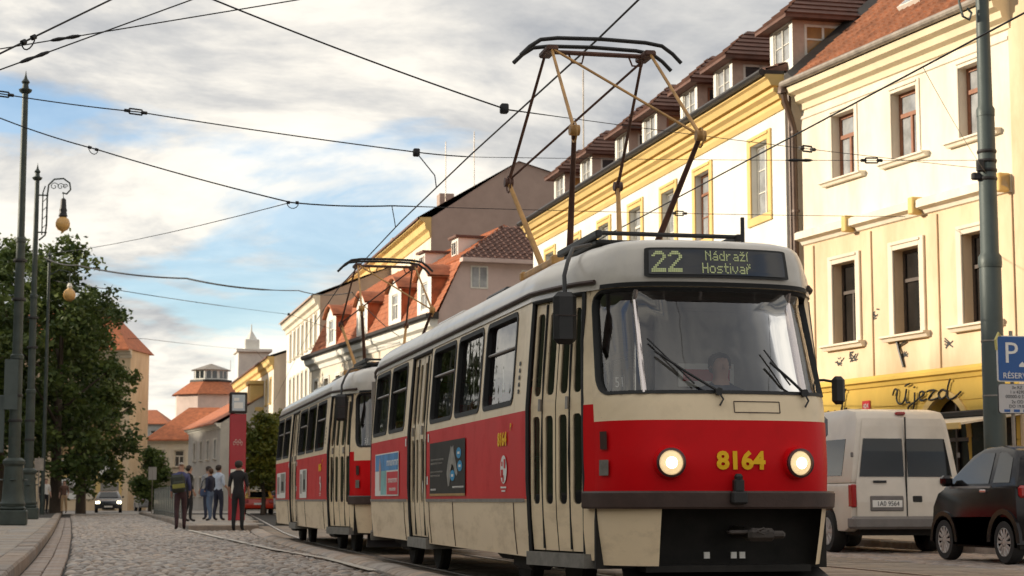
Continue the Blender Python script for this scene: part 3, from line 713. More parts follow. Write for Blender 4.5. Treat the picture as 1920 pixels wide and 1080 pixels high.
    # -------- headlights
    for u in (-.50, .52):
        s_ = su(u); P = Vector(surf(s_, 1.115, 0)); nu, nv = plan(s_)[2:]; ax = Vector((nu*.5, nv, -.02)).normalized()
        q = ax.to_track_quat('Z', 'Y').to_matrix().to_4x4(); q.translation = P
        hd = MB().lathe([(.125, -.03), (.125, .02), (.118, .055), (.098, .062), (.098, .05)], n=24).build('headlight', M['red'], root); hd.matrix_local = q
        MB().lathe([(.112, .055), (.112, .078), (.095, .084), (.093, .05)], n=24).build('rim', M['lamprim'], hd)
        if lit:
            lens = MB().lathe([(.094, .052), (.085, .074), (.05, .086), (.001, .09)], n=24).build('lens', M['lamplens'], hd); MB().lathe([(.045, .086), (.03, .096), (.001, .099)], n=16).build('bulb', M['lampw'], hd)
        else: MB().lathe([(.094, .052), (.085, .074), (.05, .086), (.001, .09)], n=24).build('lens', M['chrome'], hd)
    # side lamp + socket box on the corner
    s_ = su(-.91)
    b = MB(); sgrid(b, s_-.06, s_+.06, 1.02, 1.14, .02); b.build('socket_cover', M['steel'], root); b = MB(); sgrid(b, s_-.045, s_+.045, 1.22, 1.36, .018); b.build('side_lamp', M['lamprim'], root)
    # -------- lettering and adverts on the skin
    def on_front(me, u, z, o): return lambda c: Vector(surf(su(u + c.x), z + c.y, o + c.z))
    if lit:
        me = textmesh(number, .185, .003, 1.0, bold=.007); sdv = me
        place_mesh('fleet_number', me, M['yellowp'], root, fn=lambda c: Vector(surf(su(.05 + c.x*1.05), 1.125 + c.y, .012 + c.z)))
    me = textmesh(number, .16, .002, 1.0, bold=.006)
    place_mesh('fleet_number', me, M['yellowp'], root, fn=lambda c: Vector(surf(sv(2.62) - c.x*1.15, 1.36 + c.y*1.0, .010 + c.z)))
    me = textmesh('P', .09, .002); place_mesh('lettering', me, M['yellowp'], root, fn=lambda c: Vector(surf(sv(2.26) - c.x, 1.46 + c.y, .010 + c.z)))
    # round emblem
    b = MB(); ce = sv(2.56)
    ring = [(ce + .135*cos(2*pi*i/28), 1.10 + .125*sin(2*pi*i/28)) for i in range(28)]; spatch(b, ring, .008); em = b.build('emblem', M['whitep'], root)
    b = MB()
    for (x0, x1, z0, z1) in ((-.09, -.02, 1.11, 1.19), (.01, .10, 1.03, 1.10), (-.02, .03, .99, 1.05), (.03, .08, 1.13, 1.17)): sgrid(b, ce+x0, ce+x1, z0, z1, .011)
    b.build('emblem_mark', M['red'], em)
    b = MB(); sgrid(b, ce-.12, ce+.12, .935, .95, .009); sgrid(b, ce-.08, ce+.08, .905, .918, .009); b.build('emblem_caption', M['whitep'], em)
    # hatch outline under the windscreen
    if lit:
        b = MB(); e = [(.02, 1.50), (.40, 1.50), (.40, 1.585), (.02, 1.585), (.02, 1.50)]
        for p, q in zip(e, e[1:]): b.tube([surf(su(lerp(p[0], q[0], t/6)), lerp(p[1], q[1], t/6), .002) for t in range(7)], .004, 4)
        b.build('hatch', M['brownblk'], root)
    # small stickers
    b = MB()
    for i, z in enumerate((1.74, 1.80, 1.86, 1.92, 1.98)): sgrid(b, sv(2.02)-.03, sv(2.02)+.03, z, z+.035, .006)
    b.build('sticker', M['blackp'], root)
    b = MB()
    for v, z in ((6.52, 1.46), (8.1, 1.46), (6.58, 1.0)): sgrid(b, sv(v)-.04, sv(v)+.04, z, z+.09, .006)
    b.build('sticker', M['whitep'], root)
    # -------- doors
    for di, (a, c) in enumerate(doors):
        sA, sB = sv(a), sv(c); b = MB()
        for s_ in (sA, sB):
            lo, hi = s_-.02, s_+.02
            b.tube([surf(s_, z, -.01) for z in (.40, 1.0, 1.6, 2.1, 2.5)], .02, 6)
        b.tube([surf(lerp(sA, sB, i/6), 2.49, -.005) for i in range(7)], .02, 6)
        door = b.build('door', M['rubber'], root)
        nl = 4; w = (sB-sA-.04)/nl
        back = MB(); sgrid(back, sA, sB, .42, 2.5, -.12, ds=.1); back.build('door_recess', M['black'], door)
        for k in range(nl):
            lo, hi = sA+.02+k*w, sA+.02+(k+1)*w; g_ = .008; lf = MB()
            mid = (lo+hi)/2; mg = .05 if di == 0 else .07
            hole_u = rrect(lo+mg, hi-mg, 1.69, 2.38, .045, 3); hole_l = rrect(lo+mg, hi-mg, .80, 1.52, .045, 3)
            shole(lf, lo+g_, hi-g_, 1.60, 2.47, hole_u, o=-.03, depth=.02, rings=1); shole(lf, lo+g_, hi-g_, .70, 1.60, hole_l, o=-.03, depth=.02, rings=1); sgrid(lf, lo+g_, hi-g_, .425, .70, -.03, ds=.1, dz=.3)
            lf.build('door_leaf', M['creamskirt'], door)
            for hh in (hole_u, hole_l):
                p = MB(); spatch(p, hh, -.042, cell=.3); p.build('door_pane', M['dglass'], door)
            if k in (0, 2):
                p = MB(); p.tube([surf(hi, z, -.02) for z in (.44, 1.2, 1.9, 2.45)], .009, 5); p.build('door_seal', M['rubber'], door)
                p = MB(); p.tube([surf(hi, z, -.004) for z in (1.56, 1.66)], .016, 6); p.build('hinge', M['steel'], door)
        st = MB(); x0 = -1.25; pa, pb = plan(sA), plan(sB)
        st.add([(pa[0]+.0, pa[1], .30), (pb[0]+.0, pb[1], .30), (pb[0]+.5, pb[1], .30), (pa[0]+.5, pa[1], .30), (pa[0]+.0, pa[1], .41), (pb[0]+.0, pb[1], .41), (pb[0]+.5, pb[1], .41), (pa[0]+.5, pa[1], .41)], [(0,3,2,1),(4,5,6,7),(0,1,5,4),(1,2,6,5),(2,3,7,6),(3,0,4,7)])
        st.build('door_step', M['step'], root)
    # -------- interior: floor, ceiling liner, seats, cab bulkhead, poles
    b = MB(); b.box(-1.16, 1.16, 1.85, 10.9, .80, .88); b.box(-.88, .88, .7, 1.849, .80, .88); b.box(-.9, .9, 10.901, 12.6, .80, .88); b.build('floor', M['floor'], root)
    b = MB(); b.box(-1.02, 1.02, 1.0, 12.4, 2.50, 2.54); b.build('ceiling_liner', M['interior'], root)
    b = MB(); b.box(-1.05, 1.05, 12.5, 12.55, .88, 2.5); b.build('rear_bulkhead', M['interior'], root)
    b = MB(); b.box(-.10, 1.1, 1.75, 1.79, .88, 2.45); b.box(-.55, -.10, 1.75, 1.79, .88, 1.5); b.build('cab_bulkhead', M['interior'], root)
    b = MB(); b.box(-.92, .95, .42, .78, 1.30, 1.52, c=.05); b.box(-.25, .55, .50, .80, 1.50, 1.60, c=.03); b.build('dashboard', M['seatgrey'], root)
    b = MB(); b.box(.10, .60, 1.72, 1.745, 1.80, 2.0); b.build('notice', M['whitep'], root); b = MB(); b.box(.14, .56, 1.712, 1.718, 1.85, 1.95); b.build('notice_print', M['seatred'], root)
    b = MB()
    for i in range(2): b.tube([(-.9+.35*i, 2.0, .9), (-.9+.35*i, 2.0, 2.5)], .016, 6)
    for v in (4.3, 6.4, 8.1): b.tube([(-.45, v, .9), (-.45, v, 2.5)], .016, 6); b.tube([(.45, v, .9), (.45, v, 2.5)], .016, 6)
    b.build('grab_pole', M['chrome'], root)
    for i, v in enumerate((2.6, 3.4, 4.2, 5.0, 5.8, 8.6, 9.4, 10.2)):
        for u in (-.80, .80):
            b = MB(); b.box(u-.2, u+.2, v, v+.42, 1.22, 1.30, c=.03); b.box(u-.2, u+.2, v+.40, v+.46, 1.28, 1.86, c=.025); b.box(u-.04, u+.04, v+.15, v+.25, .88, 1.22); b.build('seat', M['seatred'], root)
    # run number plate behind the quarter pane
    b = MB(); sgrid(b, su(-.80)-.0, su(-.80)+.13, 1.68, 1.80, -.06); pl = b.build('run_plate', M['blackp'], root)
    me = textmesh(run_no, .115, .001); place_mesh('lettering', me, M['whitep'], pl, fn=lambda c: Vector(surf(su(-.80)+.065 - c.x, 1.74 + c.y, -.055 + c.z)))
    # -------- bogies and underfloor boxes
    for v in (2.9, 9.6):
        b = MB(); b.box(-.98, .98, v-1.25, v+1.25, .28, .50, c=.04); b.box(-1.02, -.80, v-.35, v+.35, .22, .42, c=.03)
        b.build('bogie_frame', M['under'], root)
        for dv in (-.95, .95):
            for u in (-.72, .72):
                q = MB(); q.lathe([(.10, -.06), (.33, -.055), (.35, -.03), (.35, .05), (.36, .06), (.10, .065)], n=20, axis='x'); o = q.build('wheel', M['under'], root); o.location = (u, v+dv, .357)
    b = MB(); b.box(-1.05, 1.05, 4.5, 7.9, .38, .80); b.box(-.9, .9, .9, 12.9, .60, .80); b.build('underfloor_boxes', M['under'], root)
    return roof_pt

def build_panto(root, zt, yc=3.95):
    """diamond pantograph on the roof; yc = distance of its centre from the nose"""
    P = tag(thing('pantograph')); P.parent = root
    for k in ('label', 'category'):
        if k in P: del P[k]
    zb = 3.13; hk = lerp(zb, zt, .47)
    b = MB(); b.box(-.62, .62, yc-.62, yc-.52, 3.04, 3.14, c=.02); b.box(-.62, .62, yc+.72, yc+.82, 3.04, 3.14, c=.02); b.box(-.60, -.50, yc-.6, yc+.8, 3.05, 3.13, c=.02); b.box(.50, .60, yc-.6, yc+.8, 3.05, 3.13, c=.02)
    for u in (-.52, .52):
        for v in (-.52, .52): b.lathe([(.05, -.10), (.075, -.08), (.05, -.06), (.075, -.04), (.05, -.02), (.06, .02)], (u, yc+v, 3.05), 12)
    b.build('base_frame', M['panto'], P)
    for dv in (-.42, .62):
        b = MB(); b.tube([(-.50, yc+dv, zb), (.50, yc+dv, zb)], .045, 10); b.tube([(-.30, yc+dv, zb+.02), (.30, yc+dv, zb+.02)], .06, 10); b.build('main_shaft', M['pantod'], P)
    b = MB(); b.tube([(-.25, yc-.5, zb+.04), (-.25, yc+.5, zb+.04)], .035, 8); b.tube([(.25, yc-.5, zb+.04), (.25, yc+.5, zb+.04)], .035, 8); b.build('spring', M['panto'], P)
    kv = 1.42
    for u0, uk in ((-.40, -.60), (.40, .60)):
        for sg in (-1, 1):
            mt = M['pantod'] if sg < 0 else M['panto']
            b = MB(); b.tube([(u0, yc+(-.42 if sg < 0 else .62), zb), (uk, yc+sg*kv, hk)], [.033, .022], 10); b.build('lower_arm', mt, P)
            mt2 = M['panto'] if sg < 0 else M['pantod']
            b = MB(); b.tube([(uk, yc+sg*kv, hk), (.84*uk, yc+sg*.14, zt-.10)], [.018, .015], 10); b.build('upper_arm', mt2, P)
            b = MB(); b.lathe([(.05, -.045), (.05, .045)], (uk, yc+sg*kv, hk), 12, axis='x'); b.tube([(uk, yc+sg*kv+.09*cos(t*pi/6), hk-.02+.09*sin(t*pi/6)) for t in range(13)], .009, 5); b.build('knee_joint', mt2, P)
    b = MB(); b.tube([(-.50, yc-.14, zt-.10), (.60, yc-kv, hk)], .013, 8); b.build('diagonal_brace', M['panto'], P)
    b = MB(); b.tube([(-.60, yc+kv, hk+.02), (.50, yc+.14, zt-.12)], .013, 8); b.build('diagonal_brace', M['pantod'], P)
    b = MB(); b.tube([(-.52, yc, zt-.10), (.52, yc, zt-.10)], .024, 8)
    for u in (-.50, .50): b.box(u-.06, u+.06, yc-.18, yc+.18, zt-.13, zt-.07, c=.015)
    for u in (-.3, .32): b.tube([(u, yc, zt-.10), (u+.04, yc, zt-.2), (u+.14, yc, zt-.2), (u+.16, yc, zt-.12)], .010, 6)
    b.build('head_frame', M['pantod'], P)
    for dv in (-.17, .17):
        pts = [(-.82, yc+dv, zt-.19), (-.73, yc+dv, zt-.10), (-.62, yc+dv, zt-.025), (-.45, yc+dv, zt), (0, yc+dv, zt+.012), (.45, yc+dv, zt), (.62, yc+dv, zt-.025), (.73, yc+dv, zt-.10), (.82, yc+dv, zt-.19)]
        b = MB(); b.tube(pts, .021, 8); b.build('contact_strip', M['black'], P)
    return P

def tram_extras(root, lit):
    # roof boards, mirror, aerial
    b = MB(); b.box(-.62, .62, 1.75, 2.9, 3.02, 3.06, c=.01); b.box(-.66, -.60, 1.6, 3.0, 3.06, 3.12, c=.01); b.box(.60, .66, 1.6, 3.0, 3.06, 3.12, c=.01); b.tube([(-.63, 1.65, 3.1), (.63, 1.65, 3.1)], .02, 6)
    for u in (-.5, .5): b.box(u-.03, u+.03, 1.8, 1.9, 2.9, 3.03)
    b.build('roof_board', M['black'], root)
    b = MB(); b.box(-.62, -.30, 5.5, 6.5, 2.9, 3.08, c=.03); b.build('roof_box', M['black'], root)
    b = MB(); b.box(-.7, .7, 7.5, 9.2, 2.93, 3.03, c=.03); b.build('roof_vent', M['roofcream'], root)
    b = MB(); b.tube([(.62, 1.5, 2.85), (.62, 1.5, 3.25)], .018, 6); b.build('aerial', M['black'], root)
    a = MB(); a.tube([(-.72, 1.55, 2.98), (-.95, 1.25, 2.90), (-1.06, .98, 2.76), (-1.13, .82, 2.62), (-1.14, .76, 2.47)], .018, 8); mr = a.build('mirror', M['black'], root)
    h = MB(); h.box(-1.24, -1.05, .70, .79, 2.06, 2.48, c=.045); h.build('mirror_housing', M['black'], mr)
    h = MB(); h.box(-1.235, -1.055, .688, .698, 2.285, 2.29); h.build('mirror_seam', M['brownblk'], mr)
    a = MB(); a.tube([(.90, .75, 1.80), (1.0, .66, 1.80), (1.10, .62, 1.78)], .012, 6); mr = a.build('mirror', M['black'], root)
    h = MB(); h.box(1.05, 1.16, .58, .65, 1.60, 1.83, c=.03); h.build('mirror_housing', M['black'], mr)

M['adblue'] = mat('advert_blue', (.10, .28, .55), .5, var=.25, vscale=5, spec=.15)
M['adteal'] = mat('advert_teal', (.25, .50, .50), .5, var=.25, vscale=4, spec=.15)
M['adred'] = mat('advert_red', (.62, .05, .06), .5, var=.05, spec=.15)
M['addark'] = mat('advert_dark', (.028, .024, .021), .5, var=.3, vscale=4, spec=.12)
M['adgrey'] = mat('advert_grey', (.26, .24, .21), .4, var=.4, vscale=9)
M['adcyan'] = mat('advert_cyan', (.05, .30, .55), .5, var=.1, spec=.15)
def adverts(root, kind):
    def panel(v0, v1, z0, z1, o, m, par=None, name='print'):
        b = MB(); sgrid(b, sv(v0), sv(v1), z0, z1, o); return b.build(name, m, par or root)
    def poly(pts, o, m, par, name='print'):
        b = MB(); spatch(b, [(sv(v), z) for v, z in pts], o, cell=.4); return b.build(name, m, par)
    if kind == 0:
        a = panel(4.36, 6.40, .90, 1.44, .010, M['addark'], name='advert_panel')
        panel(4.36, 6.40, .875, .90, .011, mat('advert_edge', (.40, .22, .06), .5), a, 'advert_edge')
        # long head shape turned to the lower corner, with round badges and lines of print
        poly([(5.35, 1.10), (5.30, 1.20), (5.20, 1.30), (5.12, 1.385), (5.06, 1.36), (4.98, 1.385), (4.95, 1.31), (4.86, 1.24), (4.80, 1.16), (4.74, 1.10), (4.80, 1.07), (4.90, 1.11), (4.97, 1.17), (5.06, 1.20), (5.12, 1.14), (5.16, 1.05), (5.20, .98), (5.28, .97)], .013, M['adgrey'], a, 'advert_figure')
        for v, z in ((4.68, 1.30), (4.62, 1.17), (5.02, 1.08)):
            poly([(v + .13*cos(i*pi/8), z + .055*sin(i*pi/8)) for i in range(16)], .014, M['adcyan'], a, 'advert_badge'); panel(v-.06, v+.06, z-.012, z+.012, .0155, M['whitep'], a)
        for v0, v1, z in ((5.55, 6.32, 1.26), (5.62, 6.32, 1.22), (5.6, 6.32, 1.13), (5.75, 6.32, 1.09), (6.0, 6.32, .945), (4.42, 5.02, .965)):
            me = textmesh('mmmnmmnmnm', .075, .001); w = max(v.co.x for v in me.vertices)
            place_mesh('lettering', me, M['adgrey'] if z > 1 else M['whitep'], a, fn=lambda c: Vector(surf(sv((v0+v1)/2 - c.x/w*(v1-v0)/2), z + c.y*.55, .013 + c.z)))
        a = panel(8.62, 10.62, .885, 1.42, .010, M['whitep'], name='advert_panel')
        panel(8.66, 10.58, 1.20, 1.405, .012, M['adblue'], a); panel(9.62, 10.10, .90, 1.20, .012, M['adteal'], a); panel(8.66, 9.58, .90, 1.18, .012, M['adred'], a)
        poly([(10.20, .95), (10.26, 1.25), (10.18, 1.38), (10.08, 1.22), (10.10, .95)], .0135, mat('advert_skin', (.55, .30, .26), .4), a)
        for txt, v, z, sz in (('Duverom', 9.10, 1.30, .20), ('lemon', 9.10, 1.08, .15), ('barma', 9.10, .97, .11)):
            me = textmesh('nnunmn', sz, .001); place_mesh('lettering', me, M['whitep'], a, fn=lambda c: Vector(surf(sv(v - c.x*1.5), z + c.y*.75, .0135 + c.z)))
    else:
        for v0, v1 in ((4.7, 5.9), (8.7, 10.6)):
            a = panel(v0, v1, .87, 1.38, .010, M['whitep'], name='advert_panel'); panel(v0+.15, lerp(v0, v1, .55), .98, 1.36, .012, M['adgrey'], a); panel(lerp(v0, v1, .2), lerp(v0, v1, .45), 1.02, 1.2, .0135, M['addark'], a)
            panel(lerp(v0, v1, .68), v1-.1, .95, 1.3, .012, M['adgrey'], a)
        for a0, a1 in ((3.82, 4.95), (5.25, 5.6)):
            pass
T1 = thing('tram', (4.65, 13.40, 0), 0, 'red and cream tram 22 in front, headlights lit, number 8164', 'tram', 'coupled tram cars')
build_tram(T1, '8164', '51', True); tram_extras(T1, True); adverts(T1, 0); build_panto(T1, 5.35, 3.98)
T2 = thing('tram', (4.65, 27.95, 0), 0, 'second tram car coupled behind the front one, blank display', 'tram', 'coupled tram cars')
build_tram(T2, '8165', '51', False); tram_extras(T2, False); adverts(T2, 1); build_panto(T2, 5.02, 3.95)
# ================================================================== buildings
def stucco(name, col, **k):
    a = dict(rough=.85, var=.10, vscale=.9, bump=.12, bscale=35, dirt=.35, dscale=.55, dirtcol=tuple(c*.55 for c in col)); a.update(k); return mat(name, col, **a)
M['peach'] = stucco('peach_stucco', (.70, .545, .37), dirt=.68, dirtcol=(.44, .29, .16), stretch=(1, 1, .35), dlo=.44); M['creamtrim'] = stucco('cream_trim', (.74, .63, .44), dirt=.3); M['cream_st'] = stucco('cream_stucco', (.75, .685, .57), dirt=.62, dirtcol=(.52, .40, .26), stretch=(1, 1, .35), dlo=.44); M['white_st'] = stucco('white_stucco', (.74, .72, .66), dirt=.5, dirtcol=(.48, .49, .49), dlo=.46)  # wall stains also stand in for soft patches of tree shade
M['yellow_st'] = stucco('yellow_stucco', (.70, .47, .10), dirt=.35, stretch=(1, 1, .4)); M['ytrim'] = stucco('yellow_trim', (.68, .48, .19), dirt=.35); M['paletrim'] = stucco('pale_trim', (.68, .60, .48), dirt=.3, dirtcol=(.35, .3, .24))
M['brownwall'] = stucco('brown_render', (.40, .30, .25), dirt=.3); M['pinkwall'] = stucco('pink_render', (.58, .44, .39)); M['greywall'] = stucco('grey_render', (.50, .48, .45))
M['tile'] = mat('orange_tile', (.40, .125, .050), .75, var=.38, vscale=3, dirt=.35, dirtcol=(.12, .05, .03), dscale=1.5)
M['tiledk'] = mat('brown_tile', (.13, .062, .045), .75, var=.3, vscale=3, dirt=.3, dirtcol=(.06, .03, .025), dscale=1.5)
M['tileb'] = mat('weathered_tile', (.30, .115, .055), .8, var=.45, vscale=2.5, dirt=.5, dirtcol=(.11, .055, .035), dscale=1.2)
M['sheetdk'] = mat('dark_sheet_metal', (.035, .030, .028), .45, .4, var=.3, vscale=3)
M['zinc'] = mat('zinc_gutter', (.30, .26, .22), .5, .5, var=.3, vscale=4); M['pipe'] = mat('brown_pipe', (.085, .05, .035), .5, .2, var=.3, vscale=4)
M['wframe'] = mat('white_window_frame', (.70, .67, .60), .5, var=.1); M['bframe'] = mat('brown_window_frame', (.26, .105, .055), .5, var=.2); M['gframe'] = mat('dark_window_frame', (.075, .055, .045), .5, var=.2)
M['wglass'] = mat('window_glass', (.035, .04, .045), .06, var=.3, vscale=1.5, spec=.9, bump=.03, bscale=1.6); M['wglasslt'] = mat('sky_pale_glass', (.30, .31, .32), .08, var=.35, vscale=2.5, spec=.9, bump=.03, bscale=1.6)  # the pale glass has the whitish sky reflection put into its colour
M['wglassdk'] = mat('open_window_dark', (.012, .010, .009), .25, var=.5, vscale=2.5, spec=.4)

def holes_wall(mb, x0, x1, z0, z1, holes, y=0.0, reveal=.2, m=0, mr=None):
    xs = sorted(set([x0, x1] + [v for h in holes for v in h[:2] if x0 < v < x1])); zs = sorted(set([z0, z1] + [v for h in holes for v in h[2:] if z0 < v < z1]))
    for a, b in zip(xs, xs[1:]):
        for c, d in zip(zs, zs[1:]):
            cx, cz = (a+b)/2, (c+d)/2
            if any(h[0] < cx < h[1] and h[2] < cz < h[3] for h in holes): continue
            mb.quad((a, y, c), (b, y, c), (b, y, d), (a, y, d), m)
    mr = m if mr is None else mr
    for a, b, c, d in holes:
        if reveal:
            mb.quad((a, y, c), (a, y-reveal, c), (a, y-reveal, d), (a, y, d), mr); mb.quad((b, y, c), (b, y, d), (b, y-reveal, d), (b, y-reveal, c), mr)
            mb.quad((a, y, d), (a, y-reveal, d), (b, y-reveal, d), (b, y, d), mr); mb.quad((a, y, c), (b, y, c), (b, y-reveal, c), (a, y-reveal, c), mr)
def window(parent, x0, x1, z0, z1, y=-.2, fm='wframe', gm='wglass', trans=.66, cols=2, rows=1, fw=.07, name='window'):
    """frame with each pane a piece of its own; trans = height of the transom (0 none)"""
    b = MB(); d = .06; b.box(x0, x1, y-d, y, z0, z0+fw); b.box(x0, x1, y-d, y, z1-fw, z1); b.box(x0, x0+fw, y-d, y, z0+fw, z1-fw); b.box(x1-fw, x1, y-d, y, z0+fw, z1-fw)
    zt = lerp(z0, z1, trans) if trans else z1-fw
    if trans: b.box(x0+fw, x1-fw, y-d, y+.015, zt-fw*.55, zt+fw*.55)
    ww = (x1-x0-2*fw)/cols
    for i in range(1, cols): b.box(x0+fw+ww*i-fw*.45, x0+fw+ww*i+fw*.45, y-d, y+.008, z0+fw, (zt-fw*.55) if trans else z1-fw)
    lz = [lerp(z0+fw, (zt-fw*.55) if trans else zt, k/rows) for k in range(rows+1)]
    for k in range(1, rows): b.box(x0+fw, x1-fw, y-d, y-.012, lz[k]-fw*.22, lz[k]+fw*.22)
    w = b.build(name, M[fm], parent, smooth=0); g = MB
    if isinstance(gm, str): gm = [gm]
    def pane(a, b_, c, e, q): MB().box(a, b_, y-.05, y-.035, c, e).build('pane', M[q], w, smooth=0)
    for i in range(cols):
        for k in range(rows): pane(x0+fw+ww*i+fw*.4*(i > 0), x0+fw+ww*(i+1)-fw*.4*(i < cols-1), lz[k], lz[k+1], gm[0])
    if trans: pane(x0+fw, x1-fw, zt+fw*.5, z1-fw, gm[-1])
    return w
def surround(w, x0, x1, z0, z1, wd, dp, m, ears=False):
    b = MB(); b.box(x0-wd, x0, 0.003, dp, z0, z1+wd, c=.012); b.box(x1, x1+wd, 0.003, dp, z0, z1+wd, c=.012); b.box(x0, x1, 0.003, dp-.004, z1, z1+wd-.002, c=.008)
    b.box(x0-wd*.35, x1+wd*.35, dp-.002, dp+.03, z1+wd*.55, z1+wd*.85, c=.01); return b.build('surround', M[m], w, smooth=.4)
def sill(w, x0, x1, z, m, dp=.18, h=.09):
    b = MB(); b.prism([(0.0, -h), (dp*.55, -h), (dp*.7, -h*.5), (dp, -h*.35), (dp, 0), (-.15, .02), (-.15, -h)], lambda p, t: (t, p[0], z+p[1]), x0, x1); return b.build('sill', M[m], w, smooth=.4)
def cornice(parent, x0, x1, prof, m, name='cornice'):
    """prof: (outward, z) polygon extruded along the facade"""
    b = MB(); b.prism(prof, lambda p, t: (t, p[0], p[1]), x0, x1); return b.build(name, M[m], parent, smooth=.35)
def pantiles(parent, P0, U, V, N, xa, xb, length, m, per=.24, row=.34, amp=.035, spp=5, name='roof_tiles'):
    """rows of interlocking tiles: P0 + U*x + V*t + N*h ; xa(t), xb(t) bounds"""
    P0, U, V, N = Vector(P0), Vector(U).normalized(), Vector(V).normalized(), Vector(N).normalized(); b = MB(); nr = max(1, int(length/row))
    for r in range(nr):
        t0, t1 = r*row, min(length, (r+1)*row + .03); a0, b0 = xa(t0), xb(t0)
        if b0 - a0 < .05: continue
        n = max(2, int((b0-a0)/per*spp)); vs = []
        for k, (t, lift) in enumerate(((t0, 0.0), (t0, .045), (t1, .012))):
            for i in range(n+1):
                x = lerp(a0, b0, i/n); 
                if k == 2: x = max(xa(t1), min(xb(t1), x))
                ph = (lerp(a0, b0, i/n)/per) % 1.0; h = amp*(sin(ph*2*pi) if ph < .7 else -.6) if amp else 0
                vs.append(P0 + U*x + V*t + N*(lift + (h if k else h*.5-.02)))
        N_ = n+1; b.add(vs, [(k*N_+i, k*N_+i+1, (k+1)*N_+i+1, (k+1)*N_+i) for k in (0, 1) for i in range(n)])
    o = b.build(name, M[m], parent, smooth=.5); o['kind'] = 'stuff'; return o
def bld(name, org, deg, label):
    return tag(thing(name, (org[0], org[1], 0), radians(90 + deg), label, 'building'))

# ---------------------------------------------------------------- cream and yellow corner house with the shop
B1 = bld('town_house', (16.6, 43.5), 8.15, 'cream and peach house with yellow ground floor and script lettering, behind the van')
XL, XR = -.78, -9.42
up = [(-c-.52, -c+.52, 8.52, 10.08) for c in (2.78, 5.44, 8.12)]; lo = [(-c-.53, -c+.53, 4.54, 6.46) for c in (2.72, 5.42, 8.12)]
w = MB(); holes_wall(w, XR, XL, 3.55, 7.35, lo, reveal=.26); w.build('wall', M['peach'], B1, smooth=0)
w = MB(); holes_wall(w, XR, XL, 7.35, 11.2, up, reveal=.24); w.build('upper_wall', M['cream_st'], B1, smooth=0)
w = MB(); w.quad((XL, 0, 0), (XL, -11, 0), (XL, -11, 11.2), (XL, 0, 11.2)); w.quad((XL, -11, 0), (XR, -11, 0), (XR, -11, 11.2), (XL, -11, 11.2)); w.quad((XR, 0, 0), (XR, -11, 0), (XR, -11, 11.2), (XR, 0, 11.2)); w.build('side_wall', M['peach'], B1, smooth=0)
for a, b_, c, d in up:
    q = window(B1, a, b_, c, d, -.20, 'bframe', ['wglasslt', 'wglasslt'], .66, 2, 1, .085); surround(q, a, b_, c, d, .14, .03, 'cream_st'); sill(q, a-.45, b_+.38, c-.02, 'cream_st', .20, .11)
for i, (a, b_, c, d) in enumerate(lo):
    q = window(B1, a, b_, c, d, -.22, 'gframe', ['wglassdk', 'wglassdk'], .64, 2 if i != 1 else 1, 1, .07); surround(q, a, b_, c, d, .20, .06, 'paletrim'); sill(q, a-.40, b_+.36, c-.02, 'paletrim', .24, .13)
    if i == 0: 
        f = MB(); f.box(a+.12, a+.5, -.32, -.28, c+.02, c+.42, c=.04); f.build('flower_box', M['wframe'], q)
# pilaster strips and stepped string course
for xa, xb in ((-1.30, -1.02), (-3.95, -3.62), (-6.68, -6.28), (-9.40, -9.0)):
    MB().box(xb-(.0), xa, .004, .045, 3.66, 7.05, c=.008).build('pilaster', M['peach'], B1, smooth=.4)
for xa, xb in ((XL, -3.30), (-3.36, -6.16), (-6.22, -9.38)):
    cornice(B1, xb, xa, [(0, 7.10), (.06, 7.12), (.10, 7.20), (.26, 7.24), (.26, 7.40), (.20, 7.44), (0, 7.47)], 'cream_st', 'string_course')
    MB().box(xb, xb+.20, .02, .31, 7.12, 7.50, c=.02).build('course_block', M['ytrim'], B1, smooth=.4)
cornice(B1, XR-.1, XL, [(0, 10.50), (.05, 10.52), (.08, 10.66), (.22, 10.72), (.26, 10.86), (.42, 10.92), (.46, 11.06), (.40, 11.12), (0, 11.14)], 'creamtrim'); cornice(B1, XR, XL, [(0, 10.28), (.035, 10.30), (.035, 10.36), (0, 10.38)], 'cream_st', 'moulding')
b = MB(); b.tube([(XR-.15, .52, 11.16), (XL+.05, .52, 11.16)], .085, 10); b.build('gutter', M['zinc'], B1)
# roof of the shop house
sl = radians(41); U, V, N_ = Vector((1, 0, 0)), Vector((0, -cos(sl), sin(sl))), Vector((0, sin(sl), cos(sl)))
rf = MB(); rf.quad((XR-.1, .5, 11.14), (XL-.35, .5, 11.14), (XL-.35, .5-6*cos(sl), 11.14+6*sin(sl)), (XR-.1, .5-6*cos(sl), 11.14+6*sin(sl))); rf.quad((XR-.1, -11, 11.2), (XL-.35, -11, 11.2), (XL-.35, .5-6*cos(sl), 11.14+6*sin(sl)), (XR-.1, .5-6*cos(sl), 11.14+6*sin(sl))); R1 = rf.build('roof', M['tiledk'], B1, smooth=0)
pantiles(R1, (0, .5, 11.17), U, V, N_, lambda t: XR-.1, lambda t: XL-.36, 6.0, 'tileb', per=.23, row=.34)
b = MB(); b.prism([(XL-.42, 0.0), (XL+.05, 0.0), (XL+.05, .28), (XL-.1, .34), (XL-.42, .10)], lambda p, t: (p[0], .45 - t*cos(sl) , 11.12 + t*sin(sl) + p[1]), 0, 6.3); b.build('flashing', M['sheetdk'], R1, smooth=0)
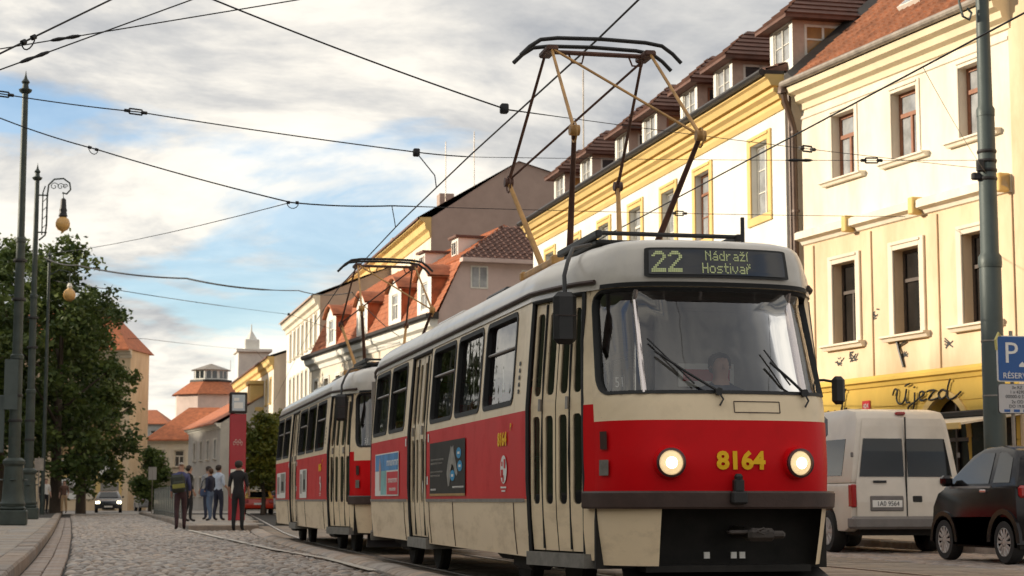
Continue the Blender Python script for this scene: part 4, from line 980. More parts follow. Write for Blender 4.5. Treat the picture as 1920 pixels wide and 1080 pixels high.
for xx, t0 in ((-4.6, 1.7), (-7.0, 2.6)):
    b = MB(); 
    for (x0, x1, ta, tb, h0, h1) in ((xx-.45, xx+.45, t0, t0+.9, .03, .14),):
        P = [Vector((x, .5, 11.16)) + V*t + N_*h for h in (h0, h1) for (x, t) in ((x0, ta), (x1, ta), (x1, tb), (x0, tb))]; b.add(P, [(0,3,2,1), (4,5,6,7), (0,1,5,4), (1,2,6,5), (2,3,7,6), (3,0,4,7)])
    s_ = b.build('skylight', M['wframe'], R1, smooth=0); b = MB(); P = [Vector((x, .5, 11.16)) + V*t + N_*.147 for (x, t) in ((xx-.38, t0+.08), (xx+.38, t0+.08), (xx+.38, t0+.82), (xx-.38, t0+.82))]; b.add(P, [(0, 1, 2, 3)]); b.build('pane', M['wglasslt'], s_, smooth=0)
b = MB(); px = -.62; b.tube([(px-.10, .50, 11.1), (px-.10, .42, 10.75), (px-.02, .22, 10.35), (px, .14, 10.1), (px, .12, 3), (px, .12, .3)], .075, 10)
for z in (10.0, 8.0, 6.0, 4.0): b.lathe([(.10, -.03), (.10, .03)], (px, .12, z), 10)
b.lathe([(.16, -.06), (.14, .12), (.10, .2)], (px-.10, .46, 11.0), 10); b.build('downpipe', M['pipe'], B1)
b = MB(); b.tube([(px+.2, .14, 11.1), (px+.2, .12, 3), (px+.2, .12, .3)], .05, 8); b.build('downpipe', M['pipe'], B1)
# ground floor in yellow courses with arched openings
arches = [(-7.62, -5.86, 2.15), (-3.05, -1.85, 2.05)]
def arch_z(x):
    for a, b_, sp in arches:
        if a < x < b_:
            r = (b_-a)/2; return sp + sqrt(max(0, r*r - (x-(a+b_)/2)**2))
    return None
def arch_strip(mb, x0, x1, z0, z1, y, m=0, step=.08, grow=0.0):
    n = int((x1-x0)/step); xs = [lerp(x0, x1, i/n) for i in range(n+1)]
    for a, b_ in zip(xs, xs[1:]):
        za = z0; zb = z0; A, Bz = arch_z(a), arch_z(b_)
        if A is not None: za = max(z0, A+grow)
        if Bz is not None: zb = max(z0, Bz+grow)
        if za >= z1-1e-4 and zb >= z1-1e-4: continue
        za, zb = min(za, z1), min(zb, z1)
        mb.quad((a, y, za), (b_, y, zb), (b_, y, z1), (a, y, z1), m)
        mb.quad((a, y, za), (a, y-.3, za), (b_, y-.3, zb), (b_, y, zb), m)
w = MB(); arch_strip(w, XR, XL, 0.0, 3.55, 0.0, step=.07); w.build('shop_wall', M['yellow_st'], B1, smooth=0)
z = .5
for z0, z1 in ((.5, 1.0), (1.02, 1.52), (1.54, 2.04), (2.06, 2.52), (2.54, 2.93), (2.95, 3.34)):
    w = MB(); arch_strip(w, XR, XL, z0, z1, .02, step=.07, grow=.16); 
    for zz_ in (z0, z1): pass
    w.build('stone_course', M['yellow_st'], B1, smooth=0)
cornice(B1, XR, XL, [(0, 3.40), (.05, 3.42), (.08, 3.50), (.17, 3.53), (.17, 3.60), (.10, 3.66), (0, 3.68)], 'yellow_st', 'shop_cornice')
for a, b_, sp in arches:
    r = (b_-a)/2; cx = (a+b_)/2; mb = MB(); n = 20
    for k in range(n):
        t0, t1 = pi*k/n, pi*(k+1)/n; f = lambda t, rr, y: (cx+rr*cos(t), y, sp+rr*sin(t))
        mb.add([f(t0, r, .055), f(t1, r, .055), f(t1, r+.15, .055), f(t0, r+.15, .055), f(t0, r, -.05), f(t1, r, -.05), f(t1, r+.15, .0), f(t0, r+.15, .0)], [(0,1,2,3), (0,4,5,1), (3,2,6,7)])
    mb.build('arch_moulding', M['ytrim'], B1, smooth=.5)
    mb = MB(); mb.box(a-.05, b_+.05, -.38, -.34, 0.1, sp+r+.05); mb.build('shop_opening', M['wglassdk'], B1, smooth=0)
    mb = MB(); mb.box(a, b_, -.33, -.28, sp-.06, sp+.02); mb.box(cx-.03, cx+.03, -.33, -.28, .2, sp+r-.03); mb.build('shop_frame', M['gframe'], B1, smooth=0)
# hand-written wire script over the arch
def script(parent, strokes, x0, z0, sx, sz, r=.019, name='script_lettering'):
    mb = MB()
    for st in strokes:
        pts = catm2(st); mb.tube([(x0 - p[0]*sx, .075, z0 + p[1]*sz) for p in pts], r, 6)
    return mb.build(name, M['blackp'], parent, smooth=.8)
def catm2(P, n=6):
    P = [P[0]] + list(P) + [P[-1]]; o_ = []
    for i in range(1, len(P)-2):
        p0, p1, p2, p3 = P[i-1:i+3]
        for k in range(n):
            t = k/n; o_.append(tuple(.5*((2*p1[c]) + (-p0[c]+p2[c])*t + (2*p0[c]-5*p1[c]+4*p2[c]-p3[c])*t*t + (-p0[c]+3*p1[c]-3*p2[c]+p3[c])*t**3) for c in (0, 1)))
    o_.append(P[-2]); return o_
ujezd = [[(-.04, .52), (.03, .78), (.11, .70), (.08, .36), (.14, .14), (.26, .12), (.35, .34), (.40, .74), (.37, .40), (.40, .14), (.50, .14)], [(.36, .88), (.50, .97)],
         [(.66, .56), (.64, .10), (.58, -.22), (.46, -.26), (.46, -.06), (.66, .14), (.80, .30)], [(.64, .78), (.67, .80)], [(.80, .30), (.94, .42), (.92, .56), (.82, .52), (.80, .30), (.88, .16), (1.02, .22)],
         [(1.04, .54), (1.14, .58), (1.28, .56), (1.16, .38), (1.08, .20), (1.20, .16), (1.36, .22)], [(1.62, .46), (1.50, .56), (1.38, .40), (1.44, .18), (1.58, .24), (1.64, .46)], [(1.74, .98), (1.67, .66), (1.64, .28), (1.72, .12), (1.88, .20), (2.04, .40)]]
script(B1, ujezd, -4.86, 2.92, 1.28, .50, .022)
ouk = [[(.0, .3), (.2, .5), (.35, .3), (.2, .1), (.1, .3)], [(.35, .3), (.5, .5), (.55, .15), (.72, .2), (.8, .5), (.85, .15), (1.0, .25)], [(1.0, .25), (1.25, .95), (1.3, 1.1), (1.15, .6), (1.1, .1)], [(1.1, .4), (1.35, .55), (1.2, .3), (1.6, .05), (1.9, .15)], [(-.3, .3), (-.1, .55), (.0, .3)]]
script(B1, ouk, -1.45, 2.55, 1.0, .80)
b = MB(); b.box(-3.78, -3.45, .03, .055, 2.86, 3.12, c=.006); hp_ = b.build('house_number_plate', M['adred'], B1, smooth=0)
me = textmesh('404', .16, .002); place_mesh('lettering', me, M['whitep'], hp_, fn=lambda c: Vector((-3.615 - c.x, .058 + c.z, 2.99 + c.y)))
# awning with box over the shop door at the near end
b = MB(); b.add([(-6.9, .05, 2.58), (-9.5, .05, 2.58), (-9.5, 1.5, 2.36), (-6.9, 1.5, 2.36), (-6.9, .05, 2.54), (-9.5, .05, 2.54), (-9.5, 1.5, 2.32), (-6.9, 1.5, 2.32)], [(0,1,2,3), (4,7,6,5), (0,3,7,4), (1,5,6,2), (2,6,7,3), (0,4,5,1)]); aw = b.build('awning', M['cream_st'], B1, smooth=0)
b = MB(); b.box(-9.5, -6.9, 1.46, 1.52, 2.24, 2.37, c=.01); b.build('awning_valance', M['ytrim'], aw); b = MB(); b.box(-9.5, -6.3, .04, .26, 2.57, 2.70, c=.03); b.build('awning_box', M['sheetdk'], aw); b = MB(); b.tube([(-7.0, .1, 2.1), (-7.0, 1.4, 2.36)], .025, 6); b.build('awning_arm', M['wframe'], aw)
b = MB(); b.box(-9.3, -7.75, .004, .03, .1, 2.5); b.build('shop_doorway', M['wglassdk'], B1, smooth=0)
b = MB(); b.box(-7.0, -6.75, 1.30, 1.6, 2.12, 2.38, c=.02); b.build('lamp_box', M['wframe'], B1)
# graffiti tags: flat black paint
g = MB(); rg = random.Random(3)
for cx, cz, n, sc in ((-2.4, 4.12, 9, .11), (-3.05, 4.18, 12, .12), (-4.0, 5.1, 7, .12), (-6.9, 4.2, 7, .12), (-5.25, 4.1, 6, .1)):
    for i in range(n):
        p = [(cx + rg.uniform(-1, 1)*sc*2, cz + rg.uniform(-1, 1)*sc) for _ in range(2)]; dx, dz = p[1][0]-p[0][0], p[1][1]-p[0][1]; l = math.hypot(dx, dz)+1e-6; nx, nz = -dz/l*.016, dx/l*.016
        g.quad((p[0][0]-nx, .006+i*.0004, p[0][1]-nz), (p[1][0]-nx, .006+i*.0004, p[1][1]-nz), (p[1][0]+nx, .006+i*.0004, p[1][1]+nz), (p[0][0]+nx, .006+i*.0004, p[0][1]+nz))
o = g.build('graffiti', M['blackp'], B1, smooth=0)
g = MB(); g.tube([(-4.95, .03, 4.42), (-5.1, .06, 4.15), (-5.22, .03, 3.80)], .035, 6); g.tube([(-5.05, .05, 4.28), (-5.35, .05, 4.36)], .02, 6); g.build('wall_bracket', M['black'], B1)
# neighbour on the near side, mostly outside the picture
B0 = bld('town_house', (16.6, 43.5), 8.15, 'plain peach wall of the taller house at the right edge of the photo')
hb = [(-c-.55, -c+.55, z, z+1.7) for c in (11.8, 14.6, 17.4) for z in (4.6, 8.5)]
w = MB(); holes_wall(w, -20, XR-.02, 0, 13.5, hb, .02, .22); w.build('wall', M['peach'], B0, smooth=0)
w = MB(); w.quad((XR-.02, .02, 0), (XR-.02, -11, 0), (XR-.02, -11, 13.5), (XR-.02, .02, 13.5)); w.quad((-20, .02, 0), (-20, -11, 0), (-20, -11, 13.5), (-20, .02, 13.5)); w.build('side_wall', M['peach'], B0, smooth=0)
for a, b_, c, d in hb: q = window(B0, a, b_, c, d, -.2, 'bframe', ['wglasslt'], .66, 2); sill(q, a-.3, b_+.3, c-.02, 'paletrim')
cornice(B0, -20, XR, [(0, 13.0), (.3, 13.3), (.35, 13.5), (0, 13.6)], 'ytrim'); w = MB(); w.add([(-20, .4, 13.55), (XR, .4, 13.55), (XR, -6, 17.5), (-20, -6, 17.5), (-20, -11, 13.5), (XR, -11, 13.5)], [(0, 1, 2, 3), (3, 2, 5, 4)]); w.build('roof', M['tiledk'], B0, smooth=0)

# ---------------------------------------------------------------- white house with yellow trim and a row of dormers
B2 = bld('town_house', (16.45, 44.6), .9, 'long white house with yellow cornice and a row of dormer windows')
X0, X1 = -1.35, 25.3
cs = [.45, 5.0, 8.15, 11.55, 15.2, 19.0, 22.6]; hw = .62
w2 = [(c-hw, c+hw, 8.22, 10.14) for c in cs] + [(c-hw, c+hw, 4.4, 6.4) for c in cs] + [(c-.7, c+.7, .9, 2.9) for c in cs]
w = MB(); holes_wall(w, X0, X1, 0, 10.7, w2, reveal=.22); w.build('wall', M['white_st'], B2, smooth=0)
w = MB(); w.quad((X0, 0, 0), (X0, -11, 0), (X0, -11, 11.6), (X0, 0, 11.6)); w.quad((X1, 0, 0), (X1, -11, 0), (X1, -11, 11.6), (X1, 0, 11.6)); w.build('side_wall', M['white_st'], B2, smooth=0)
for i, (a, b_, c, d) in enumerate(w2):
    q = window(B2, a, b_, c, d, -.16, 'wframe' if c > 8 and i not in (1,) else 'bframe', ['wglasslt' if c > 8 else 'wglass'], .70 if i % 7 else .0, 2, 3 if i % 7 == 0 else 2, .065)
    if c > 4: surround(q, a, b_, c, d, .24, .05, 'ytrim'); b = MB(); b.box(a-.24, b_+.24, .004, .055, c-.22, c-.003, c=.01); b.build('apron', M['ytrim'], q)
for prof, m in (([(0, 10.68), (.04, 10.68), (.10, 10.80), (.10, 10.90), (0, 10.92)], 'ytrim'), ([(0, 10.92), (.14, 10.95), (.18, 11.05), (.30, 11.12), (.30, 11.22), (0, 11.24)], 'ytrim'), ([(0, 11.24), (.36, 11.28), (.44, 11.42), (.52, 11.46), (.52, 11.55), (0, 11.58)], 'ytrim')): cornice(B2, X0, X1, prof, m)
b = MB(); b.tube([(X0, .60, 11.60), (X1, .60, 11.60)], .09, 8); b.box(X0, X1, .0, .56, 11.56, 11.66); b.build('gutter', M['sheetdk'], B2)
rf = MB(); rf.add([(X0, .5, 11.66), (X1, .5, 11.66), (X1, -6.5, 14.1), (X0, -6.5, 14.1), (X0, -11, 11.6), (X1, -11, 11.6)], [(0, 1, 2, 3), (3, 2, 5, 4), (0, 3, 4), (1, 5, 2)]); R2 = rf.build('roof', M['tiledk'], B2, smooth=0)
sl = math.atan2(14.1-11.66, 7.0); pantiles(R2, (0, .5, 11.68), (1, 0, 0), (0, -cos(sl), sin(sl)), (0, sin(sl), cos(sl)), lambda t: X0, lambda t: X1, 7.2, 'tiledk', per=.25, row=.36, spp=4)
for i, c in enumerate((-.92, 3.5, 6.48, 10.34, 13.4, 17.85, 21.6)):
    hw_ = .78; D = MB(); y0 = -.10; z0, z1 = 11.62, 12.98; dep = 2.3
    fh = [(c-.55, c+.55, 11.94, 12.88)]; holes_wall(D, c-hw_, c+hw_, z0, z1, fh, y=y0, reveal=.08)
    dm = D.build('dormer', M['white_st'], B2, smooth=0)
    b = MB(); sx = c-hw_
    # cheek towards the camera, with a window
    def cheek(xc, sgn):
        m_ = MB(); ya, yb = y0-.32, y0-1.32; 
        for (p, q_, r_, s_) in ((y0, ya, z0, z1), (yb, y0-dep, z0, z1), (ya, yb, z0, 12.0), (ya, yb, 12.80, z1)): m_.quad((xc, p, r_), (xc, q_, r_), (xc, q_, s_), (xc, p, s_))
        m_.quad((xc - sgn*.05, ya, 12.0), (xc - sgn*.05, yb, 12.0), (xc - sgn*.05, yb, 12.80), (xc - sgn*.05, ya, 12.80)) if False else None
        return m_
    ck = cheek(sx, -1).build('cheek', mat('shaded_dormer_cheek', (.50, .38, .31), .8, var=.12), dm, smooth=0); cheek(c+hw_, 1).build('cheek', MATS['shaded_dormer_cheek'], dm, smooth=0)  # shade on the dormer sides is put into their browner colour
    gmat = M['wglass'] if i % 3 else mat('brown_lit_glass', (.34, .17, .05), .1, var=.4, vscale=2, spec=.8)  # warm light on some side panes is given as a brown colour
    for xc, sg in ((sx, -1), (c+hw_, 1)):
        fr = MB()
        for ya, yb, za, zb in ((y0-.32, y0-.38, 12.0, 12.8), (y0-1.26, y0-1.32, 12.0, 12.8), (y0-.79, y0-.85, 12.0, 12.8), (y0-.38, y0-1.26, 12.0, 12.06), (y0-.38, y0-1.26, 12.74, 12.8), (y0-.38, y0-1.26, 12.40, 12.44)): fr.box(xc-.02*1, xc+.02, yb, ya, za, zb)
        MB().box(xc-.01, xc+.01, y0-1.30, y0-.34, 12.01, 12.79).build('cheek_pane', gmat, dm, smooth=0); fr.build('cheek_frame', M['wframe'] if i not in (2, 3) else M['bframe'], dm, smooth=0)
    a, b_, cz, d = fh[0]; window(dm, a, b_, cz, d, y0-.04, 'wframe', ['wglasslt'], 0, 2, 2, .05, name='dormer_window')
    # hipped dormer roof with wide eaves, laid in rows
    o_ = .30; yb = y0-dep-.8; ap = 13.95
    E = [(c-hw_-o_, y0+o_, z1), (c+hw_+o_, y0+o_, z1), (c+hw_+o_, yb, z1), (c-hw_-o_, yb, z1)]; A, B_ = (c, y0-.75, ap), (c, yb, ap)
    rr_ = MB(); rr_.add(E + [A, B_], [(0, 1, 4), (1, 2, 5, 4), (3, 0, 4, 5), (2, 3, 5)]); rr_.add([(e[0], e[1], e[2]-.08) for e in E] + E, [(0, 1, 2, 3), (0, 1, 5, 4), (1, 2, 6, 5), (2, 3, 7, 6), (3, 0, 4, 7)]); dr = rr_.build('dormer_roof', M['tiledk'], dm, smooth=0)
    t = MB(); nrow = 6
    for (e0, e1, a0, a1) in ((E[0], E[1], A, A), (E[1], E[2], A, B_), (E[0], E[3], A, B_)):
        e0, e1, a0, a1 = map(Vector, (e0, e1, a0, a1)); nn = (e1-e0).cross(a0-e0).normalized(); nn = nn if nn.z > 0 else -nn
        for k in range(nrow):
            f0, f1 = k/nrow, (k+1.06)/nrow; p0, p1 = e0.lerp(a0, f0), e1.lerp(a1, f0); q0, q1 = e0.lerp(a0, min(1, f1)), e1.lerp(a1, min(1, f1))
            t.add([p0+nn*.005, p1+nn*.005, p1+nn*.055, p0+nn*.055, q1+nn*.015, q0+nn*.015], [(0, 1, 2, 3), (3, 2, 4, 5)])
    t.build('dormer_tiles', M['tiledk'], dm, smooth=0)
# chimney, aerials on the white house
for x, y, h in ((22.5, -5.6, 1.3),): MB().box(x-.35, x+.35, y-.5, y+.5, 13.2, 13.9+h, c=.02).build('chimney', M['brownwall'], B2)
for x, y, h in ((23.6, -4.0, 2.2), (24.6, -3.2, 1.8), (20.2, -5.5, 1.4)):
    b = MB(); b.tube([(x, y, 12.6), (x, y, 13.6+h)], .035, 6)
    if h < 3:
        for k in range(4): b.tube([(x-.5+.1*k, y, 13.5+h-.12*k), (x+.5-.1*k, y, 13.5+h-.12*k)], .012, 5)
    b.build('aerial', M['zinc'], B2)

# ---------------------------------------------------------------- house with orange mansard roof and pink gable
B3 = bld('town_house', (13.65, 78.0), 6.4, 'house with orange tiled mansard roof, white dormers and pink end wall')
L3 = 25.0
h3 = [(c-.5, c+.5, z, z+1.75) for c in (2.2, 4.9, 7.6, 10.3, 13.0, 15.7, 18.4, 21.1, 23.6) for z in (5.6, 2.2)]
w = MB(); holes_wall(w, 0, L3, 0, 8.1, h3, 0, .2); w.build('wall', M['paletrim'], B3, smooth=0)
for a, b_, c, d in h3: q = window(B3, a, b_, c, d, -.18, 'wframe', ['wglass'], .66, 2); surround(q, a, b_, c, d, .16, .05, 'white_st'); sill(q, a-.2, b_+.2, c-.02, 'white_st')
gw = MB(); gw.add([(0, 0, 0), (0, -12, 0), (0, -12, 11.3), (0, -1.15, 11.3), (0, 0, 8.75)], [(0, 1, 2, 3, 4)]); gw.build('gable_wall', M['pinkwall'], B3, smooth=0)
gw = MB(); gw.add([(L3, 0, 0), (L3, -12, 0), (L3, -12, 11.3), (L3, -1.15, 11.3), (L3, 0, 8.75)], [(0, 1, 2, 3, 4)]); gw.build('end_wall', M['pinkwall'], B3, smooth=0)
for ya, za, s_ in ((-1.9, 10.0, .8), (-4.2, 9.9, .7), (-6.5, 9.9, .7)):
    b = MB(); b.box(-.03, .02, ya-s_/2, ya+s_/2, za, za+1.0); q = b.build('window', M['wframe'], B3, smooth=0); b = MB(); b.box(-.045, -.03, ya-s_/2+.07, ya-.03, za+.07, za+.93); b.build('pane', M['wglasslt'], q, smooth=0); b = MB(); b.box(-.045, -.03, ya+.03, ya+s_/2-.07, za+.07, za+.93); b.build('pane', M['wglasslt'], q, smooth=0)
cornice(B3, -.1, L3+.1, [(0, 7.95), (.08, 8.0), (.14, 8.2), (.34, 8.3), (.40, 8.5), (.40, 8.6), (0, 8.6)], 'white_st'); cornice(B3, -.25, L3+.2, [(0, 8.6), (.50, 8.6), (.58, 8.68), (.58, 8.82), (.1, 8.9), (0, 8.9)], 'sheetdk', 'gutter')
mv = Vector((0, -1.2, 2.45)); ln = mv.length; ang = mv.normalized()
rf = MB(); ridge = (-4.5, 13.5); rf.add([(-.1, .05, 8.85), (L3, .05, 8.85), (L3, -1.15, 11.3), (-.1, -1.15, 11.3), (4.2, ridge[0], ridge[1]), (L3, ridge[0], ridge[1]), (L3, -12, 11.3), (-.1, -12, 11.3)], [(0, 1, 2, 3), (3, 2, 5, 4), (3, 4, 7), (4, 5, 6, 7)]); R3 = rf.build('roof', M['tile'], B3, smooth=0)
pantiles(R3, (0, .07, 8.87), (1, 0, 0), ang, (0, 2.45, 1.2), lambda t: -.15, lambda t: L3, ln, 'tile', per=.3, row=.36, spp=4)
v2 = Vector((0, -3.35, 2.2)); l2 = v2.length; pantiles(R3, (0, -1.12, 11.32), (1, 0, 0), v2, (0, 2.2, 3.35), lambda t: -.15 + 4.3*t/l2, lambda t: L3, l2, 'tile', per=.3, row=.36, spp=4)
hv = Vector((4.3, 0, 2.2)); lh = hv.length; pantiles(R3, (-.15, 0, 11.32), (0, -1, 0), hv, (-2.2, 0, 4.3), lambda t: 1.0 + 3.4*t/lh, lambda t: 12.0 - 7.5*t/lh, lh, 'tiledk', per=.32, row=.38, spp=5, amp=.05)  # the hip's shade is put into a darker tile than the sunlit slopes
cornice(B3, -.5, -.02, [(-1.0, 11.12), (-1.0, 11.3), (-12, 11.3), (-12, 11.12)], 'pinkwall', 'eave_board')
for i, c in enumerate((1.9, 6.9, 13.2, 20.0)):
    D = MB(); hw_ = 1.12; y0 = .05; a, b_ = c-.52, c+.52; holes_wall(D, c-hw_, c+hw_, 8.85, 10.55, [(a, b_, 9.2, 10.4)], y0, .1); 
    # segmental gable
    n = 10; P = [(c-hw_ + 2*hw_*k/n, 10.55 + .55*sin(pi*k/n)) for k in range(n+1)]
    for p, q_ in zip(P, P[1:]): D.quad((p[0], y0, 10.55), (q_[0], y0, 10.55), (q_[0], y0, q_[1]), (p[0], y0, p[1]))
    dm = D.build('dormer', M['white_st'], B3, smooth=0); window(dm, a, b_, 9.2, 10.4, y0-.05, 'wframe', ['wglasslt'], .6, 2, 1, .06, name='dormer_window')
    r_ = MB(); P2 = [(c-hw_-.15 + 2*(hw_+.15)*k/n, 10.52 + .63*sin(pi*k/n)) for k in range(n+1)]
    for p, q_ in zip(P2, P2[1:]): r_.add([(p[0], y0+.2, p[1]), (q_[0], y0+.2, q_[1]), (q_[0], y0-2.6, q_[1]), (p[0], y0-2.6, p[1]), (p[0], y0+.2, p[1]+.1), (q_[0], y0+.2, q_[1]+.1), (q_[0], y0-2.6, q_[1]+.1), (p[0], y0-2.6, p[1]+.1)], [(0, 1, 2, 3), (4, 5, 6, 7), (0, 1, 5, 4)])
    for xs in (c-hw_, c+hw_): r_.quad((xs, y0, 8.85), (xs, y0-1.9, 8.85), (xs, y0-1.9, 10.6), (xs, y0, 10.6))
    r_.build('dormer_roof', M['tile'], dm, smooth=.5)
for x in (4.0, 9.5):
    D = MB(); D.box(x-.5, x+.5, -3.6, -2.0, 11.5, 12.75, c=.01); dm = D.build('roof_dormer', M['white_st'], R3); b = MB(); b.box(x-.62, x+.62, -3.8, -1.85, 12.75, 12.85); b.build('dormer_roof', M['tiledk'], dm, smooth=0); window(dm, x-.35, x+.35, 11.95, 12.6, -1.94, 'wframe', ['wglass'], 0, 2, 1, .05, name='dormer_window')

MB().tube([(.72, -7.07, 11.3), (.72, -7.07, 20.3)], .035, 5).build('aerial', M['zinc'], R3)
# ---------------------------------------------------------------- generic far buildings
def block(name, org, deg, label, L, dep, H, wm, cols_, rows_z, wh=1.7, ww=.95, trim='ytrim', roofm='tiledk', ridge=3.5, corn=1.0, over=.5, frame='wframe', gm='wglass', cols_end=(), hip=0.0, end_mat=None, ridge_y=None):
    B = bld(name, org, deg, label); hs = [(c-ww/2, c+ww/2, z, z+wh) for c in cols_ for z in rows_z]
    w = MB(); holes_wall(w, 0, L, 0, H, hs, 0, .2); w.build('wall', M[wm], B, smooth=0)
    ry = -dep/2 if ridge_y is None else ridge_y; yb = -dep
    w = MB(); w.quad((0, yb, 0), (L, yb, 0), (L, yb, H), (0, yb, H)); w.build('rear_wall', M[wm], B, smooth=0)
    for xe in (0, L):
        w = MB(); w.add([(xe, 0, 0), (xe, yb, 0), (xe, yb, H), (xe, 0, H)] + ([(xe, ry, H+ridge)] if not hip else []), [(0, 1, 2, 4, 3)] if not hip else [(0, 1, 2, 3)]); 
        eo = w.build('end_wall', M[end_mat or wm], B, smooth=0)
    for a, b_, c, d in hs:
        q = window(B, a, b_, c, d, -.17, frame, [gm], .66, 2, 1, .09); surround(q, a, b_, c, d, .15, .06, trim if trim else wm); sill(q, a-.2, b_+.2, c-.02, trim or wm)
    for ya, z in cols_end:
        b = MB(); b.box(-.05, .02, ya-ww/2, ya+ww/2, z, z+wh); q = b.build('window', M[frame], B, smooth=0)
        for k in (0, 1): b = MB(); b.box(-.07, -.05, ya-ww/2+.08+k*ww/2, ya-.06+k*ww/2, z+.08, z+wh-.08); b.build('pane', M[gm], q, smooth=0)
    cornice(B, -.1, L+.1, [(0, H-.75*corn), (.08, H-.72*corn), (.14, H-.5*corn), (.34, H-.42*corn), (.40, H-.18*corn), (over, H-.12*corn), (over, H), (0, H+.02)], trim or wm)
    r = MB(); e = over + .12
    r.add([(-.15, e, H), (L+.15, e, H), (L+.15-hip, ry, H+ridge), (-.15+hip, ry, H+ridge), (L+.15, yb-e, H), (-.15, yb-e, H)], [(0, 1, 2, 3), (3, 2, 4, 5), (0, 3, 5), (1, 4, 2)] if hip else [(0, 1, 2, 3), (3, 2, 4, 5)])
    r.add([(-.15, e, H-.12), (L+.15, e, H-.12), (L+.15, e, H), (-.15, e, H)], [(0, 1, 2, 3)])
    B['_r'] = 1; del B['_r']; R = r.build('roof', M[roofm], B, smooth=0); return B, R
c4 = [3 + 3.1*k for k in range(17)]
B4, R4 = block('apartment_building', (18.15, 106.0), .5, 'tall cream building with heavy yellow cornice and brown blank gable', 56, 17, 17.4, 'cream_st', c4, (13.6, 9.8), 1.9, 1.05, ridge=3.6, corn=1.6, over=.7, end_mat='brownwall', ridge_y=-5.3)
for x, y, h in ((14, -3.5, 2.6), (34, -3.5, 2.4), (24, -6.0, 3.6)): MB().box(x-.5, x+.5, y-.5, y+.5, 18.5, 18.6+h, c=.03).build('chimney', M['brownwall'], R4)
for x, y, h in ((1.5, -2.9, 3.4), (6.0, -2.0, 3.6)): MB().tube([(x, y, 18.2), (x, y, 19.6+h)], .03, 5).build('aerial', M['zinc'], R4)
B5, R5 = block('apartment_building', (13.3, 121.0), .9, 'narrow pale building with tall windows between the mansard house and the yellow house', 20, 12, 14.3, 'white_st', [2+2.5*k for k in range(7)], (11.2, 7.8, 4.4), 2.0, .9, trim='cream_st', roofm='brownwall', ridge=2.6, corn=1.2, end_mat='brownwall')
B6, R6 = block('apartment_building', (12.2, 143.0), 1.0, 'yellow house with an oriel bay and a small corner turret', 34, 12, 11.9, 'cream_st', [2+3.2*k for k in range(10)], (8.4, 5.0, 1.6), 1.9, .95, trim='ytrim', ridge=2.2, corn=1.3)
b = MB(); b.box(7.6, 10.0, 0, 1.1, 4.0, 10.2, c=.05); b.box(7.4, 10.2, 0, 1.25, 8.0, 8.35, c=.03); b.box(7.4, 10.2, 0, 1.25, 10.2, 10.5, c=.03); ob = b.build('oriel', M['ytrim'], B6); 
for xx in (8.0, 9.0): window(ob, xx, xx+.75, 5.0, 7.2, 1.18, 'wframe', ['wglass'], .66, 2, 1, .07)
b = MB(); b.box(30, 33.4, -2.6, .25, 11.9, 14.6, c=.05); b.box(29.7, 33.7, -2.9, .45, 14.6, 14.9, c=.04); b.box(30.8, 32.6, -1.8, -.4, 14.9, 15.9, c=.1); b.lathe([(.5, 0), (.55, .2), (.1, .9), (.03, 1.6)], (31.7, -1.1, 15.8), 8); b.build('turret', M['white_st'], B6)
B7, R7 = block('apartment_building', (13.2, 179.0), 2.0, 'pale low house at the far end of the facades, above the small trees', 30, 12, 9.0, 'peach', [2+3.4*k for k in range(8)], (5.4, 2.0), 1.7, .95, ridge=2.6)
# ---------------------------------------------------------------- far end of the street
BL, RL = block('mural_house', (1.4, 150.0), 72, 'tall beige house with red hipped roof and worn mural, behind the dark trees', 11.5, 5, 12.8, 'peach', (8.6, 6.2), (9.6, 6.0), 1.7, .95, ridge=3.8, corn=.9, over=.9, roofm='tile', hip=3.0, trim='paletrim')
b = MB(); n = 9; P = [(.7, 4.4), (5.9, 4.4), (6.0, 8.2), (5.3, 10.4), (3.6, 9.9), (2.1, 10.3), (.9, 9.6)]; b.prism(P, lambda p, t: (p[0], t, p[1]), .004, .03); b.build('mural', mat('worn_mural', (.40, .26, .13), .85, var=.45, vscale=.9, dirt=.7, dirtcol=(.20, .13, .07), dscale=.8), BL, smooth=0)
for x0, x1, m in ((4.2, 6.0, 'whitep'), (2.8, 4.0, 'paletrim'), (.5, 2.6, 'ytrim')):
    b = MB(); b.box(x0, x1, .03, .09, .9, 4.0, c=.02); pb = b.build('billboard', M[m], BL); b = MB(); b.box(x0+.2, x1-.4, .092, .10, 1.4, 2.2); b.build('poster_print', M['adgrey'], pb); b = MB(); b.box(x0+.3, x1-.3, .092, .10, 2.6, 3.6); b.build('poster_print', M['whitep'] if m != 'whitep' else M['ytrim'], pb)
b = MB(); b.box(1.0, 2.0, .1, .14, .1, 1.6); b.build('doorway', M['wglassdk'], BL)
